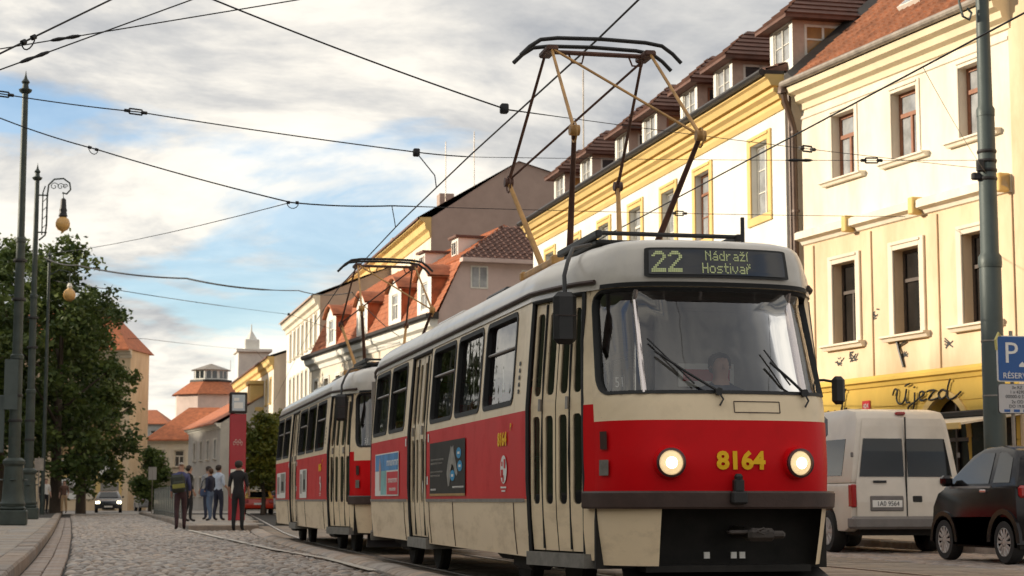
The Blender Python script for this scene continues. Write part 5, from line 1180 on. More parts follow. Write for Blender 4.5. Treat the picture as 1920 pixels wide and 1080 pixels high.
# octagonal house with lantern
TW = tag(thing('octagonal_tower', (12.0, 232.0, 0), 0, 'pink octagonal tower house with orange roof and glazed lantern', 'building'))
def octo(r, z0, z1, r1=None): return MB().lathe([(r, z0), (r1 if r1 is not None else r, z1)], n=8)
octo(4.55, 0, 13.9).build('wall', M['pinkwall'] if False else stucco('tower_pink', (.66, .52, .46)), TW, smooth=0); octo(5.1, 13.75, 15.5, 2.5).build('roof', M['tile'], TW, smooth=0)
octo(2.75, 15.4, 15.65).build('balcony', M['sheetdk'], TW, smooth=0); ln_ = octo(2.2, 15.6, 16.95).build('lantern', M['white_st'], TW, smooth=0)
for k in range(8):
    a = 2*pi*k/8 + pi/8*0; rr0 = 2.2*cos(pi/8); 
    for dd in (-.36, .36):
        b = MB(); b.box(rr0, rr0+.03, dd-.27, dd+.27, 15.85, 16.75); o = b.build('pane', M['wglass'], ln_, smooth=0); o.rotation_euler = (0, 0, 2*pi*k/8)
octo(2.6, 16.9, 17.75, .1).build('lantern_roof', M['zinc'], TW, smooth=0)
MB().tube([(2.4, 0, 16.8), (2.4, 0, 18.3)], .05, 6).build('flagpole', M['whitep'], TW)
H2, RH2 = block('cottage', (11.6, 172.0), 75, 'low cream house with red hipped roof, beneath the octagonal tower', 8.6, 9, 6.4, 'cream_st', (1.6, 3.6, 5.6, 7.4), (3.9,), 1.5, .9, ridge=3.2, corn=.5, roofm='tile', hip=3.0, trim='paletrim')
b = MB(); b.box(.3, 8.8, 0, 2.2, 3.0, 3.3, c=.03); b.build('canopy', M['sheetdk'], H2)
H3, RH3 = block('cottage', (8.6, 150.0), 8, 'narrow grey gabled house beside the red information column', 14, 8, 7.0, 'greywall', (2, 5, 8, 11), (4.2, 1.2), 1.5, .9, ridge=2.6, corn=.6, roofm='tile', trim='white_st', cols_end=((-2, 4.2), (-4.5, 4.2), (-2, 1.4), (-4.5, 1.4)))
H4, RH4 = block('office_building', (9.0, 300.0), 80, 'distant grey building with red roof and rows of windows', 11, 12, 13.0, 'greywall', [1+1.5*k for k in range(7)], (10.6, 8.2, 5.8, 3.4), 1.3, .8, ridge=2.5, corn=.5, roofm='tile', trim='greywall', hip=3)
H5, RH5 = block('cottage', (42, 215.0), 82, 'far peach house closing the street behind the small tree', 26, 10, 9.0, 'peach', [2+3*k for k in range(8)], (5.6, 2.2), 1.6, .9, ridge=3.5, roofm='tile', hip=3)
# ================================================================== trees
M['bark'] = mat('bark', (.075, .055, .04), .9, var=.3, vscale=3, bump=.6, bscale=8, stretch=(1, 1, .25))
def leafmat(name, a, b):
    m = bpy.data.materials.new(name); MATS[name] = m; m.use_nodes = True; t = m.node_tree; L = t.links.new; p = t.nodes['Principled BSDF']
    at = t.nodes.new('ShaderNodeAttribute'); at.attribute_name = 'tint'; mx = t.nodes.new('ShaderNodeMix'); mx.data_type = 'RGBA'; mx.inputs[6].default_value = a + (1,); mx.inputs[7].default_value = b + (1,)
    L(at.outputs['Fac'], mx.inputs[0]); L(mx.outputs[2], p.inputs['Base Color']); p.inputs['Roughness'].default_value = .55; p.inputs['Specular IOR Level'].default_value = .3
    tr = t.nodes.new('ShaderNodeBsdfTranslucent'); L(mx.outputs[2], tr.inputs[0]); ms = t.nodes.new('ShaderNodeMixShader'); ms.inputs[0].default_value = .25
    o = t.nodes['Material Output']; L(p.outputs[0], ms.inputs[1]); L(tr.outputs[0], ms.inputs[2]); L(ms.outputs[0], o.inputs[0]); return m
M['leafdk'] = leafmat('dark_leaves', (.030, .060, .018), (.125, .160, .036)); M['leafyl'] = leafmat('yellow_leaves', (.05, .085, .018), (.26, .24, .03))
def crown_mesh(seed, blobs, n, size, m):
    r = random.Random(seed); vs = []; fs = []; cols = []; tot = sum(b[3]**2 for b in blobs)
    for bx, by, bz, br, sq in blobs:
        nb = int(n*br*br/tot)
        clumps = []
        for k in range(max(6, int(nb/55))):
            z = r.uniform(-1, 1); a = r.uniform(0, 2*pi); q = sqrt(1-z*z); rr = br*r.uniform(.55, 1.08)
            clumps.append((bx+rr*q*cos(a), by+rr*q*sin(a), bz+rr*z*sq, r.uniform(.35, .62)*min(1.2, br*.5)+.12, r.random()))
        for k in range(nb):
            c = r.choice(clumps); p = Vector((r.gauss(0, 1), r.gauss(0, 1), r.gauss(0, .7)))*c[3]*.62 + Vector(c[:3])
            u = Vector((r.uniform(-1, 1), r.uniform(-1, 1), r.uniform(-.7, .7))).normalized(); v = u.orthogonal().normalized(); v = (Matrix.Rotation(r.uniform(0, 6.28), 3, u) @ v)
            s = size*r.uniform(.6, 1.3); i = len(vs); vs += [p-u*s*.5, p+v*s*.32, p+u*s*.6, p-v*s*.32]; fs.append((i, i+1, i+2, i+3)); cols.append(min(1, max(0, .55*c[4] + .45*r.random())))
    me = bpy.data.meshes.new('crown'); me.from_pydata([tuple(p) for p in vs], [], fs); me.materials.append(m)
    a = me.color_attributes.new('tint', 'FLOAT_COLOR', 'CORNER'); buf = []
    for c in cols: buf += [c, c, c, 1.0]*4
    a.data.foreach_set('color', buf); return me
def trunk_mesh(seed, h, r0, reach, m):
    r = random.Random(seed); b = MB(); pts = [(0, 0, -.1), (.05, .02, h*.2), (r.uniform(-.15, .15), r.uniform(-.15, .15), h*.45), (r.uniform(-.3, .3), r.uniform(-.3, .3), h*.8)]
    b.tube(pts, [r0*1.35, r0, r0*.75, r0*.2], 10)
    for k in range(9):
        a = 2*pi*k/9 + r.uniform(-.3, .3); z = h*r.uniform(.28, .6); rr = reach*r.uniform(.6, .95)
        b.tube([(0, 0, z), (cos(a)*rr*.45, sin(a)*rr*.45, z+rr*.35), (cos(a)*rr, sin(a)*rr, z+rr*.75)], [r0*.42, r0*.25, r0*.06], 7)
    o = b.build('trunk', m, smooth=.9); me = o.data; bpy.data.objects.remove(o); return me
def rblobs(seed, h, zb, R, n=16):
    r = random.Random(seed); o_ = []
    for k in range(n):
        z = zb + (h-zb)*(k+.5)/n; t = (z-zb)/(h-zb); w = R*(sin(pi*min(1, .16+.86*t))**.7); a = r.uniform(0, 6.28); d = w*r.uniform(.35, .72)
        o_.append((cos(a)*d, sin(a)*d, z, R*r.uniform(.26, .42), .85))
    o_.append((0, 0, lerp(zb, h, .5), R*.6, 1.2)); return o_
CR = [crown_mesh(11, rblobs(11, 16.5, 3.4, 5.6, 22), 17000, .33, M['leafdk']), crown_mesh(12, rblobs(12, 14.5, 2.6, 4.6, 20), 15500, .31, M['leafdk']), crown_mesh(13, rblobs(14, 17.5, 3.0, 5.8, 22), 19000, .42, M['leafdk'])]
TR = [trunk_mesh(11, 16.5, .33, 4.6, M['bark']), trunk_mesh(12, 14.5, .28, 3.8, M['bark']), trunk_mesh(13, 17.5, .36, 4.8, M['bark'])]
def tree(name, x, y, var, sc, rz, label, group, crown=None, trunk=None):
    t = thing(name, (x, y, .1), rz, label, 'tree', group); t.scale = (sc, sc, sc)
    for nm, me in (('trunk', trunk or TR[var]), ('crown', crown or CR[var])):
        o = bpy.data.objects.new(nm, me); COL.objects.link(o); o.parent = t
    return t
tree('park_tree', -6.4, 112, 0, .93, .4, 'tallest dark leafy tree at the left edge, rising behind the lamp poles', 'park trees')
tree('park_tree', -2.9, 106, 1, 1.0, 2.2, 'dark leafy tree in the middle of the group left of the street', 'park trees')
tree('park_tree', -1.7, 116, 1, .90, 4.4, 'dark tree whose branch reaches furthest over the street in front of the beige house', 'park trees')
tree('park_tree', -9.0, 98, 2, .84, 1.0, 'dark tree low at the left edge behind the ornate pole bases', 'park trees')
small = crown_mesh(21, rblobs(21, 5.4, 1.7, 2.1, 12), 7000, .22, M['leafyl']); smt = trunk_mesh(21, 5.0, .12, 1.6, M['bark'])
tree('street_tree', 8.7, 108, 0, 1.0, 0, 'small yellow-green street tree between the red column and the second tram', 'street trees', small, smt)
tree('street_tree', 10.6, 118, 0, 1.1, 2, 'yellow-green street tree just behind the first one, beside the tram', 'street trees', small, smt)
bsh = crown_mesh(22, rblobs(22, 4.2, .3, 1.7, 10), 6000, .24, M['leafdk'])
tree('shrub', 2.9, 138, 0, 1.0, 0, 'dark green bush below the far grey building', 'street trees', bsh, smt)
# ================================================================== poles and lamps
M['polegreen'] = mat('pole_green', (.035, .048, .042), .5, .2, var=.3, vscale=3, bump=.1, dirt=.3, dirtcol=(.12, .10, .08), dscale=2)
M['poleteal'] = mat('pole_grey_green', (.060, .078, .074), .5, .2, var=.25, vscale=2, bump=.12, dirt=.35, dirtcol=(.03, .03, .03), dscale=2)
M['globe'] = mat('amber_globe', (.62, .36, .12), .25, var=.15, vscale=3)
def ornate_pole(x, y, h, label, lamp=False, sc=1.0, plain=False):
    p = thing('tram_pole', (x, y, .14), 0, label, 'pole', 'ornate tram poles'); k = sc
    if not plain:
        b = MB(); b.box(-.40*k, .40*k, -.40*k, .40*k, 0, .42, c=.03); b.box(-.34*k, .34*k, -.34*k, .34*k, .42, .52, c=.04); b.build('plinth', M['polegreen'], p)
        b = MB(); b.lathe([(.33*k, .52), (.35*k, .60), (.31*k, .68), (.29*k, 1.0), (.26*k, 1.5), (.25*k, 1.62), (.31*k, 1.70), (.31*k, 1.78), (.22*k, 1.86)], n=16); b.build('base_bell', M['polegreen'], p)
        b = MB()
        for a in range(4): b.lathe([(.02, -.02), (.10, 0), (.06, .03)], (.30*k*cos(a*pi/2), .30*k*sin(a*pi/2), 1.25), 8)
        b.build('base_rosette', M['polegreen'], p)
    b = MB(); st = [(.17, 1.8), (.165, 4.6), (.19, 4.62), (.19, 4.72), (.14, 4.76), (.125, h*.62), (.15, h*.62+.02), (.15, h*.62+.12), (.105, h*.62+.16), (.085, h-.55)] if not plain else [(.10, 0), (.09, h*.5), (.07, h-.5)]
    b.lathe(st, n=14); b.build('shaft', M['polegreen'], p)
    b = MB(); b.lathe([(.09, h-.56), (.17, h-.5), (.19, h-.44), (.10, h-.40), (.08, h-.28), (.12, h-.22), (.05, h-.12), (.02, h), (.005, h+.12)], n=12); b.build('finial', M['polegreen'], p)
    if not plain:
        for z in (2.9, 3.6, 6.3, 7.4): MB().lathe([(.19, -.04), (.20, 0), (.19, .04)], (0, 0, z), 12).build('clamp_band', M['black'], p)
    if lamp:
        b = MB(); b.tube([(.12, 0, 10.3), (.34, 0, 10.5), (.38, 0, 10.9), (.38, 0, 12.0), (.42, 0, 12.4), (.62, 0, 12.62), (.95, 0, 12.66), (1.18, 0, 12.5), (1.22, 0, 12.25), (1.08, 0, 12.08), (.92, 0, 12.12)], .032, 8)
        b.tube([(.22, 0, 10.5), (.22, 0, 12.1), (.30, 0, 12.35)], .026, 6); b.tube([(0, 0, 10.6), (.4, 0, 10.6)], .03, 6); b.tube([(0, 0, 12.0), (.42, 0, 12.0)], .03, 6)
        for cx, cz, r in ((.62, 12.35, .16), (.85, 12.35, .14), (1.02, 12.36, .10)): b.tube([(cx + r*(1-t/16)*cos(t*.6), 0, cz + r*(1-t/16)*sin(t*.6)) for t in range(14)], .016, 5)
        for q in range(4): b.tube([(.22, 0, 10.75+q*.33), (.38, 0, 10.92+q*.33)], .014, 5)
        b.tube([(.95, 0, 12.12), (.97, 0, 11.9)], .015, 6); b.build('scroll_arm', M['polegreen'], p)
        b = MB(); b.lathe([(.03, 11.92), (.10, 11.86), (.12, 11.55), (.15, 11.45), (.13, 11.38), (.17, 11.24), (.10, 11.16)], (.97, 0, 0), 12); ln = b.build('lantern_cap', M['black'], p)
        b = MB(); b.lathe([(.12, 11.20), (.22, 11.12), (.27, 10.98), (.26, 10.84), (.18, 10.72), (.06, 10.66), (.03, 10.60)], (.97, 0, 0), 18); b.build('globe', M['globe'], ln, smooth=1.2)
    return p
p1_ = ornate_pole(-2.62, 53.2, 12.75, 'tallest ornate dark green pole with finial, nearest on the left pavement', sc=1.0)
b = MB(); b.box(-.32, .05, -.205, -.19, 3.2, 4.6); b.build('poster', M['poleteal'], p1_)
b = MB(); b.box(-.5, -.28, -.12, -.06, 2.0, 3.6, c=.02); b.build('notice_box', M['poleteal'], p1_)
ornate_pole(-2.92, 70, 13.1, 'ornate pole carrying the scrolled arm with the large amber globe lamp', True)
p3_ = ornate_pole(-3.15, 92, 12.8, 'slim plain pole behind the others with the small amber globe lamp', False, plain=True)
b = MB(); b.tube([(0, 0, 11.6), (.5, 0, 11.9), (.98, 0, 11.8), (1.0, 0, 11.2)], .03, 6); la = b.build('lamp_arm', M['polegreen'], p3_)
b = MB(); b.lathe([(.06, 11.25), (.14, 11.1), (.08, 10.95)], (1.0, 0, 0), 10); b.build('lantern_cap', M['wframe'], la); b = MB(); b.lathe([(.12, 10.98), (.26, 10.84), (.31, 10.66), (.26, 10.48), (.10, 10.36)], (1.0, 0, 0), 16); b.build('globe', M['globe'], la, smooth=1.2)
# big pole at the right
pr = thing('tram_pole', (14.13, 27.8, .13), 0, 'thick grey-green stepped pole at the right edge behind the parking sign', 'pole')
b = MB(); b.lathe([(.22, 0), (.22, .25), (.185, .3), (.178, 4.60), (.165, 4.63)], n=20); b.build('shaft', M['poleteal'], pr)
b = MB(); b.lathe([(.19, 4.52), (.195, 4.58), (.19, 4.70), (.15, 4.76), (.143, 7.12), (.13, 7.16)], n=20); b.build('middle_shaft', M['poleteal'], pr)
b = MB(); b.lathe([(.15, 7.06), (.152, 7.18), (.12, 7.24), (.105, 9.6), (.09, 10.6), (.03, 10.8)], n=18); b.build('upper_shaft', M['poleteal'], pr)
b = MB()
for z in (6.0, 6.14, 6.30, 6.46): b.lathe([(.155, -.03), (.165, 0), (.155, .03)], (0, 0, z), 16)
b.box(-.28, -.12, -.05, .05, 5.98, 6.10, c=.02); b.box(-.24, -.12, -.16, -.06, 6.1, 6.3, c=.02); b.build('clamp', M['black'], pr)
b = MB(); b.tube([(-.10, 0, 9.5), (-.35, 0, 9.35), (-.42, 0, 9.0), (-.36, 0, 8.75), (-.24, 0, 8.70), (-.20, 0, 8.82), (-.28, 0, 8.9)], .022, 7); b.tube([(-.1, 0, 9.9), (-.3, 0, 9.7), (-.38, 0, 9.2)], .016, 6); b.build('scroll', M['poleteal'], pr)
for z in (2.4, 3.3): MB().lathe([(.19, -.012), (.19, .012)], (0, 0, z), 16).build('clamp_band', M['steel'], pr)
# parking sign
M['signblue'] = mat('sign_blue', (.012, .085, .30), .35, var=.05)
sg = thing('parking_sign', (13.55, 26.0, .13), 0, 'blue P parking sign with white plate below on a thin post', 'sign')
MB().tube([(0, .05, 0), (0, .05, 3.30)], .03, 10).build('post', M['zinc'], sg)
b = MB(); b.prism(rrect(-.27, .36, 2.51, 3.22, .03, 3), lambda p, t: (p[0], t, p[1]), -.012, .012); pl = b.build('sign_plate', M['whitep'], sg); b = MB(); b.prism(rrect(-.255, .345, 2.525, 3.205, .025, 3), lambda p, t: (p[0], t, p[1]), -.017, -.013); b.build('sign_face', M['signblue'], pl)
me = textmesh('P', .46, .002); place_mesh('lettering', me, M['whitep'], pl, fn=lambda c: Vector((-.04 + c.x*1.05, -.020 - c.z, 2.94 + c.y))); me = textmesh('RÉSERVÉ', .125, .002); place_mesh('lettering', me, M['whitep'], pl, fn=lambda c: Vector((.045 + c.x*.98, -.020 - c.z, 2.60 + c.y)))
b = MB(); b.poly([(.09, -.0195, 2.74), (.20, -.0195, 2.74), (.20, -.0195, 2.77), (.145, -.0195, 2.82), (.09, -.0195, 2.77)]); b.build('sign_symbol', M['whitep'], pl)
b = MB(); b.prism(rrect(-.27, .36, 2.02, 2.48, .05, 4), lambda p, t: (p[0], t, p[1]), -.012, .012); p2 = b.build('sign_plate', M['blackp'], sg); b = MB(); b.prism(rrect(-.262, .352, 2.028, 2.472, .045, 4), lambda p, t: (p[0], t, p[1]), -.017, -.013); b.build('sign_face', mat('plate_white', (.52, .50, .50), .5, var=.05), p2)
for t_, z, s_ in (('3x RZ', 2.42, .07), ('1 x 4290', 2.35, .07), ('00000-0 STR', 2.28, .075), ('2x OD', 2.20, .07), ('DO 19.00', 2.13, .07)): me = textmesh(t_, s_, .001); place_mesh('lettering', me, M['blackp'], p2, fn=lambda c: Vector((.045 + c.x, -.019 - c.z, z + c.y)))
b = MB()
for i in range(3): b.box(-.18+.16*i, -.08+.16*i, -.0195, -.018, 2.045, 2.085)
b.build('sign_symbol', M['signblue'], p2)
for z in (2.9, 2.25): MB().box(-.05, .05, .012, .09, z-.02, z+.02).build('bracket', M['zinc'], sg)
b = MB(); b.tube([(-.27, 0, 3.0), (-.30, -.03, 3.15), (-.24, -.02, 3.26), (-.2, 0, 3.2)], .02, 6); b.build('tape', mat('yellow_tape', (.62, .55, .20), .6), sg)
# ================================================================== vehicles
def solid(name, pts, fn, a, b, m, parent, bev=.035, seg=2, smooth=.7):
    me = bpy.data.meshes.new(name); mb = MB(); mb.prism(pts, fn, a, b); bm = bmesh.new()
    vs = [bm.verts.new(v) for v in mb.v]
    for f in mb.f: bm.faces.new([vs[i] for i in f])
    bmesh.ops.recalc_face_normals(bm, faces=bm.faces)
    if bev: bmesh.ops.bevel(bm, geom=[e for e in bm.edges if len(e.link_faces) == 2 and e.calc_face_angle(0) > .30], offset=bev, segments=seg, profile=.6, affect='EDGES', clamp_overlap=True)
    bm.to_mesh(me); bm.free(); me.materials.append(m); me.polygons.foreach_set('use_smooth', [True]*len(me.polygons)); me.set_sharp_from_angle(angle=smooth)
    o = bpy.data.objects.new(name, me); COL.objects.link(o); o.parent = parent; return o
def arch(cy, r, z0, n=9):   # points of a wheel arch, from front to rear along the bottom edge
    a0 = math.asin(max(-1, min(1, (z0-.0)/r))) if False else 0
    return [(cy + r*cos(pi*k/n), z0 + r*sin(pi*k/n)*1.0) for k in range(n+1)]
M['cblack'] = mat('car_black', (.008, .006, .007), .15, var=.05, spec=.35); M['cglass'] = mat('car_glass', (.010, .011, .012), .05, var=.3, vscale=2, spec=.5); M['tyre'] = mat('tyre_rubber', (.018, .017, .016), .85, var=.2, vscale=12)
M['alloy'] = mat('wheel_silver', (.52, .50, .48), .35, .5, var=.15); M['vansilver'] = mat('van_silver', (.68, .61, .52), .35, .05, var=.06, vscale=2, dirt=.25, dirtcol=(.2, .16, .12), coat=.3); M['vangrey'] = mat('van_plastic', (.17, .155, .145), .6, var=.12)
M['taillamp'] = mat('tail_lamp', (.35, .012, .012), .25, var=.1, coat=.5); M['darkcar'] = mat('car_dark', (.020, .021, .026), .25, var=.1, coat=.5); M['ctaxi'] = mat('car_red', (.60, .035, .012), .3, var=.08, coat=.4); M['cyellow'] = mat('car_yellow', (.75, .42, .04), .35, var=.06, coat=.3); M['csilver'] = mat('car_silver', (.46, .46, .47), .3, .3, var=.08, coat=.3)
def wheel(parent, x, y, r, wd, spokes=10, rim='alloy'):
    sg = -1 if x < 0 else 1; W_ = thing('wheel', (x, y, r)); W_.parent = parent
    for k in ('label', 'category'):
        if k in W_: del W_[k]
    b = MB(); b.lathe([(r*.66, -wd/2), (r*.94, -wd/2), (r, -wd*.3), (r, wd*.3), (r*.94, wd/2), (r*.66, wd/2)], n=28, axis='x', caps=False); b.build('tyre', M['tyre'], W_)
    b = MB(); b.lathe([(r*.68, sg*wd*.46), (r*.64, sg*wd*.50), (r*.60, sg*wd*.34)], n=28, axis='x', caps=False); b.lathe([(r*.60, sg*wd*.36), (r*.20, sg*wd*.42), (r*.16, sg*wd*.50), (.01, sg*wd*.52)], n=28, axis='x')
    for k in range(spokes):
        a = 2*pi*k/spokes; p = lambda rr, da, h: (sg*h, rr*cos(a+da), rr*sin(a+da)); b.add([p(r*.2, -.22, wd*.50), p(r*.2, .22, wd*.50), p(r*.62, .10, wd*.49), p(r*.62, -.10, wd*.49), p(r*.2, -.3, wd*.38), p(r*.2, .3, wd*.38), p(r*.62, .16, wd*.36), p(r*.62, -.16, wd*.36)], [(0, 1, 2, 3), (0, 3, 7, 4), (1, 5, 6, 2)])
    b.build('rim', M[rim], W_, smooth=.5)
def side_panel(name, pts, hw, off_, m, parent, sides=(-1, 1)):
    """flat shaped panel lying on both flanks; hw(z) half width"""
    for s in sides:
        b = MB(); n = len(pts); A = [(s*(hw(z)+off_), y, z) for y, z in pts]; B = [(s*(hw(z)-.02), y, z) for y, z in pts]
        b.add(A+B, [tuple(range(n))] + [(i, (i+1) % n, n+(i+1) % n, n+i) for i in range(n)]); b.build(name, m, parent, smooth=0)
def cross_panel(name, pts, m, parent, th=.012):
    """pts: 3D quad/polygon, thickened along its normal"""
    P = [Vector(p) for p in pts]; nn = (P[1]-P[0]).cross(P[-1]-P[0]).normalized()*th; b = MB(); n = len(P); b.add(P + [p+nn for p in P], [tuple(range(n)), tuple(range(n, 2*n))] + [(i, (i+1) % n, n+(i+1) % n, n+i) for i in range(n)]); return b.build(name, m, parent, smooth=0)
# --- small black two-seater
SC = thing('parked_car', (12.17, 21.93, 0), 0, 'small black two-seater car parked at the right edge', 'car', 'parked cars')
wS = .755; hwS = lambda z: wS if z < .98 else lerp(wS, .56, (z-.98)/.58)
low = [(.03, .30), (.0, .55), (.02, .98), (.3, 1.0), (2.05, 1.0), (2.30, .92), (2.46, .74), (2.50, .50), (2.46, .24)] + [(2.13 + .34*cos(pi*k/9), .24 + .36*sin(pi*k/9)) for k in range(10)] + [(.36 + .34*cos(pi*k/9), .26 + .36*sin(pi*k/9)) for k in range(10)]
solid('body', low, lambda p, t: (t*wS, p[0], p[1]), -1, 1, M['cblack'], SC, .05)
gh = [(.02, .97), (.05, 1.18), (.14, 1.38), (.32, 1.50), (.75, 1.555), (1.20, 1.535), (1.50, 1.44), (2.22, .97)]
solid('cabin', gh, lambda p, t: (t*hwS(p[1]), p[0], p[1]), -1, 1, M['cblack'], SC, .06)
side_panel('side_window', [(.80, 1.05), (.84, 1.46), (1.22, 1.46), (1.46, 1.36), (1.92, 1.05)], hwS, .006, M['cglass'], SC); side_panel('rear_side_window', [(.22, 1.06), (.30, 1.38), (.52, 1.46), (.70, 1.46), (.68, 1.06)], hwS, .006, M['cglass'], SC)
side_panel('door_seam', [(.70, .36), (.70, 1.47), (.715, 1.47), (.715, .36)], hwS, .003, M['rubber'], SC); side_panel('belt_trim', [(.72, .99), (.72, 1.02), (1.98, 1.02), (1.98, .99)], hwS, .008, M['vangrey'], SC)
side_panel('wheel_arch', [(2.13 + .42*cos(pi*k/10), .26 + .42*sin(pi*k/10)) for k in range(11)] + [(2.13 + .35*cos(pi*k/10), .26 + .36*sin(pi*k/10)) for k in range(10, -1, -1)], lambda z: wS, .022, M['csilver'] if False else M['cblack'], SC)
side_panel('wheel_arch', [(.36 + .46*cos(pi*k/10), .28 + .44*sin(pi*k/10)) for k in range(11)] + [(.36 + .36*cos(pi*k/10), .28 + .37*sin(pi*k/10)) for k in range(10, -1, -1)], lambda z: wS, .022, M['cblack'], SC)
cross_panel('rear_window', [(-.50, -.0, 1.08), (.50, -.0, 1.08), (.44, .16, 1.42), (-.44, .16, 1.42)], M['cglass'], SC, .02); cross_panel('windscreen', [(.60, 2.10, 1.06), (-.60, 2.10, 1.06), (-.50, 1.50, 1.47), (.50, 1.50, 1.47)], M['cglass'], SC, .02)
for s in (-1, 1):
    b = MB(); b.box(s*.60, s*.72, -.03, .05, .86, 1.02, c=.03); b.build('tail_lamp', M['taillamp'], SC); b = MB(); b.box(s*.76, s*.92, 1.78, 1.92, 1.02, 1.17, c=.04); b.tube([(s*.70, 1.85, 1.02), (s*.80, 1.85, 1.06)], .025, 6); b.build('mirror', M['cblack'], SC)
    b = MB(); b.lathe([(.02, -.02), (.11, 0), (.10, .03), (.02, .05)], (s*.52, 2.42, .72), 14, axis='y'); b.build('headlight', M['chrome'], SC); b = MB(); b.box(s*.755, s*.785, .82, .98, .93, .97, c=.008); b.build('door_handle', M['chrome'], SC)
b = MB(); b.box(-.70, .70, .05, 2.42, .20, .30); b.build('underbody', M['under'], SC)
for y in (.36, 2.13):
    for s in (-1, 1): wheel(SC, s*.68, y, .285, .17, 12)
# --- silver high-roof van seen from behind
VN = thing('parked_van', (12.27, 27.2, 0), 0, 'silver high-roof van parked beside the tram, its two rear doors facing the camera', 'van', 'parked cars')
wV = .93; hwV = lambda z: wV if z < 1.10 else lerp(wV, .74, (z-1.10)/1.17)
low = [(.02, .42), (-.02, .8), (0, 1.10), (4.4, 1.10), (5.0, .98), (5.12, .6), (5.1, .32)] + [(4.25 + .42*cos(pi*k/9), .32 + .42*sin(pi*k/9)) for k in range(10)] + [(1.02 + .42*cos(pi*k/9), .34 + .42*sin(pi*k/9)) for k in range(10)] + [(.3, .34)]
solid('body', low, lambda p, t: (t*wV, p[0], p[1]), -1, 1, M['vansilver'], VN, .05); gh = [(0, 1.09), (.05, 1.7), (.10, 2.10), (.22, 2.24), (.6, 2.29), (3.2, 2.27), (3.65, 2.10), (4.45, 1.09)]
solid('cargo_body', gh, lambda p, t: (t*hwV(p[1]), p[0], p[1]), -1, 1, M['vansilver'], VN, .07)
def rear(x, z): 
    y = interp(z, [.8, 1.10, 1.7, 2.10, 2.24], [-.02, 0, .05, .10, .20]); return (x, y-.012, z)
for s in (-1, 1):
    b = MB(); n = 7; zs = [.56, .8, 1.1, 1.4, 1.7, 2.0, 2.12]; rows_ = []
    for z in zs: xo = hwV(z)-.09; rows_.append([rear(s*.012, z), rear(s*xo, z)])
    for r0, r1 in zip(rows_, rows_[1:]): b.quad(r0[0], r0[1], r1[1], r1[0])
    dr = b.build('rear_door', M['vansilver'], VN, smooth=0)
    zs = [1.20, 1.4, 1.6, 1.80]; b = MB(); rows_ = [[(rear(s*.035, z)[0], rear(0, z)[1]-.012, z), (s*(hwV(z)-.13), rear(0, z)[1]-.012, z)] for z in zs]
    for r0, r1 in zip(rows_, rows_[1:]): b.quad(r0[0], r0[1], r1[1], r1[0])
    b.build('rear_window', M['cglass'], dr, smooth=0)
    b = MB(); b.box(s*(wV-.085), s*(wV+.004), -.045, .10, .72, 1.08, c=.015); b.build('tail_lamp', M['taillamp'], VN)
    b = MB(); b.box(s*(wV-.05), s*(wV-.005), -.03, .0, 1.50, 1.58, c=.01); b.build('hinge', M['vangrey'], VN)
    b = MB(); b.box(s*(wV+.02), s*(wV+.2), 3.85, 3.95, 1.25, 1.6, c=.03); b.build('mirror', M['vangrey'], VN)
b = MB(); b.box(-.006, .006, -.04, .0, .56, 2.14); b.build('door_gap', M['rubber'], VN)
b = MB(); b.box(-wV-.01, wV+.01, -.13, .16, .38, .58, c=.04); b.build('bumper', M['vangrey'], VN); b = MB(); b.box(-.75, .75, .1, 4.6, .28, .40); b.build('underbody', M['under'], VN)
b = MB(); b.box(-.62, -.06, -.05, -.02, .66, .90, c=.015); pr_ = b.build('plate_recess', M['vangrey'], VN); b = MB(); b.box(-.59, -.09, -.058, -.048, .72, .83, c=.004); np_o = b.build('number_plate', M['whitep'], VN)
me = textmesh('1A0 9564', .105, .001); place_mesh('lettering', me, M['blackp'], np_o, fn=lambda c: Vector((-.33 + c.x*.92, -.060 - c.z, .775 + c.y)))
b = MB(); b.box(.10, .26, -.045, -.015, .80, .90, c=.015); b.build('door_handle', M['rubber'], VN); b = MB(); b.box(-.56, -.34, -.036, -.026, 1.10, 1.14); b.build('badge', M['blackp'], VN); b = MB(); b.lathe([(.02, 0), (.055, .004), (.05, .012)], (.62, -.035, 1.12), 14, axis='y'); b.build('badge', M['chrome'], VN)
b = MB(); b.box(-.08, .08, .12, .20, 2.18, 2.23, c=.015); b.build('brake_light', M['taillamp'], VN)
side_panel('side_window', [(.40, 1.22), (.42, 1.80), (1.85, 1.80), (1.85, 1.22)], hwV, .006, M['cglass'], VN); side_panel('side_window', [(2.0, 1.22), (2.0, 1.80), (2.95, 1.80), (2.95, 1.22)], hwV, .006, M['cglass'], VN); side_panel('cab_window', [(3.1, 1.22), (3.1, 1.82), (3.55, 1.82), (4.05, 1.22)], hwV, .006, M['cglass'], VN)
side_panel('rub_strip', [(1.5, .56), (1.5, .66), (3.8, .66), (3.8, .56)], lambda z: wV, .015, M['vangrey'], VN)
for y in (1.02, 4.25):
    for s in (-1, 1): wheel(VN, s*.82, y, .335, .22, 8)
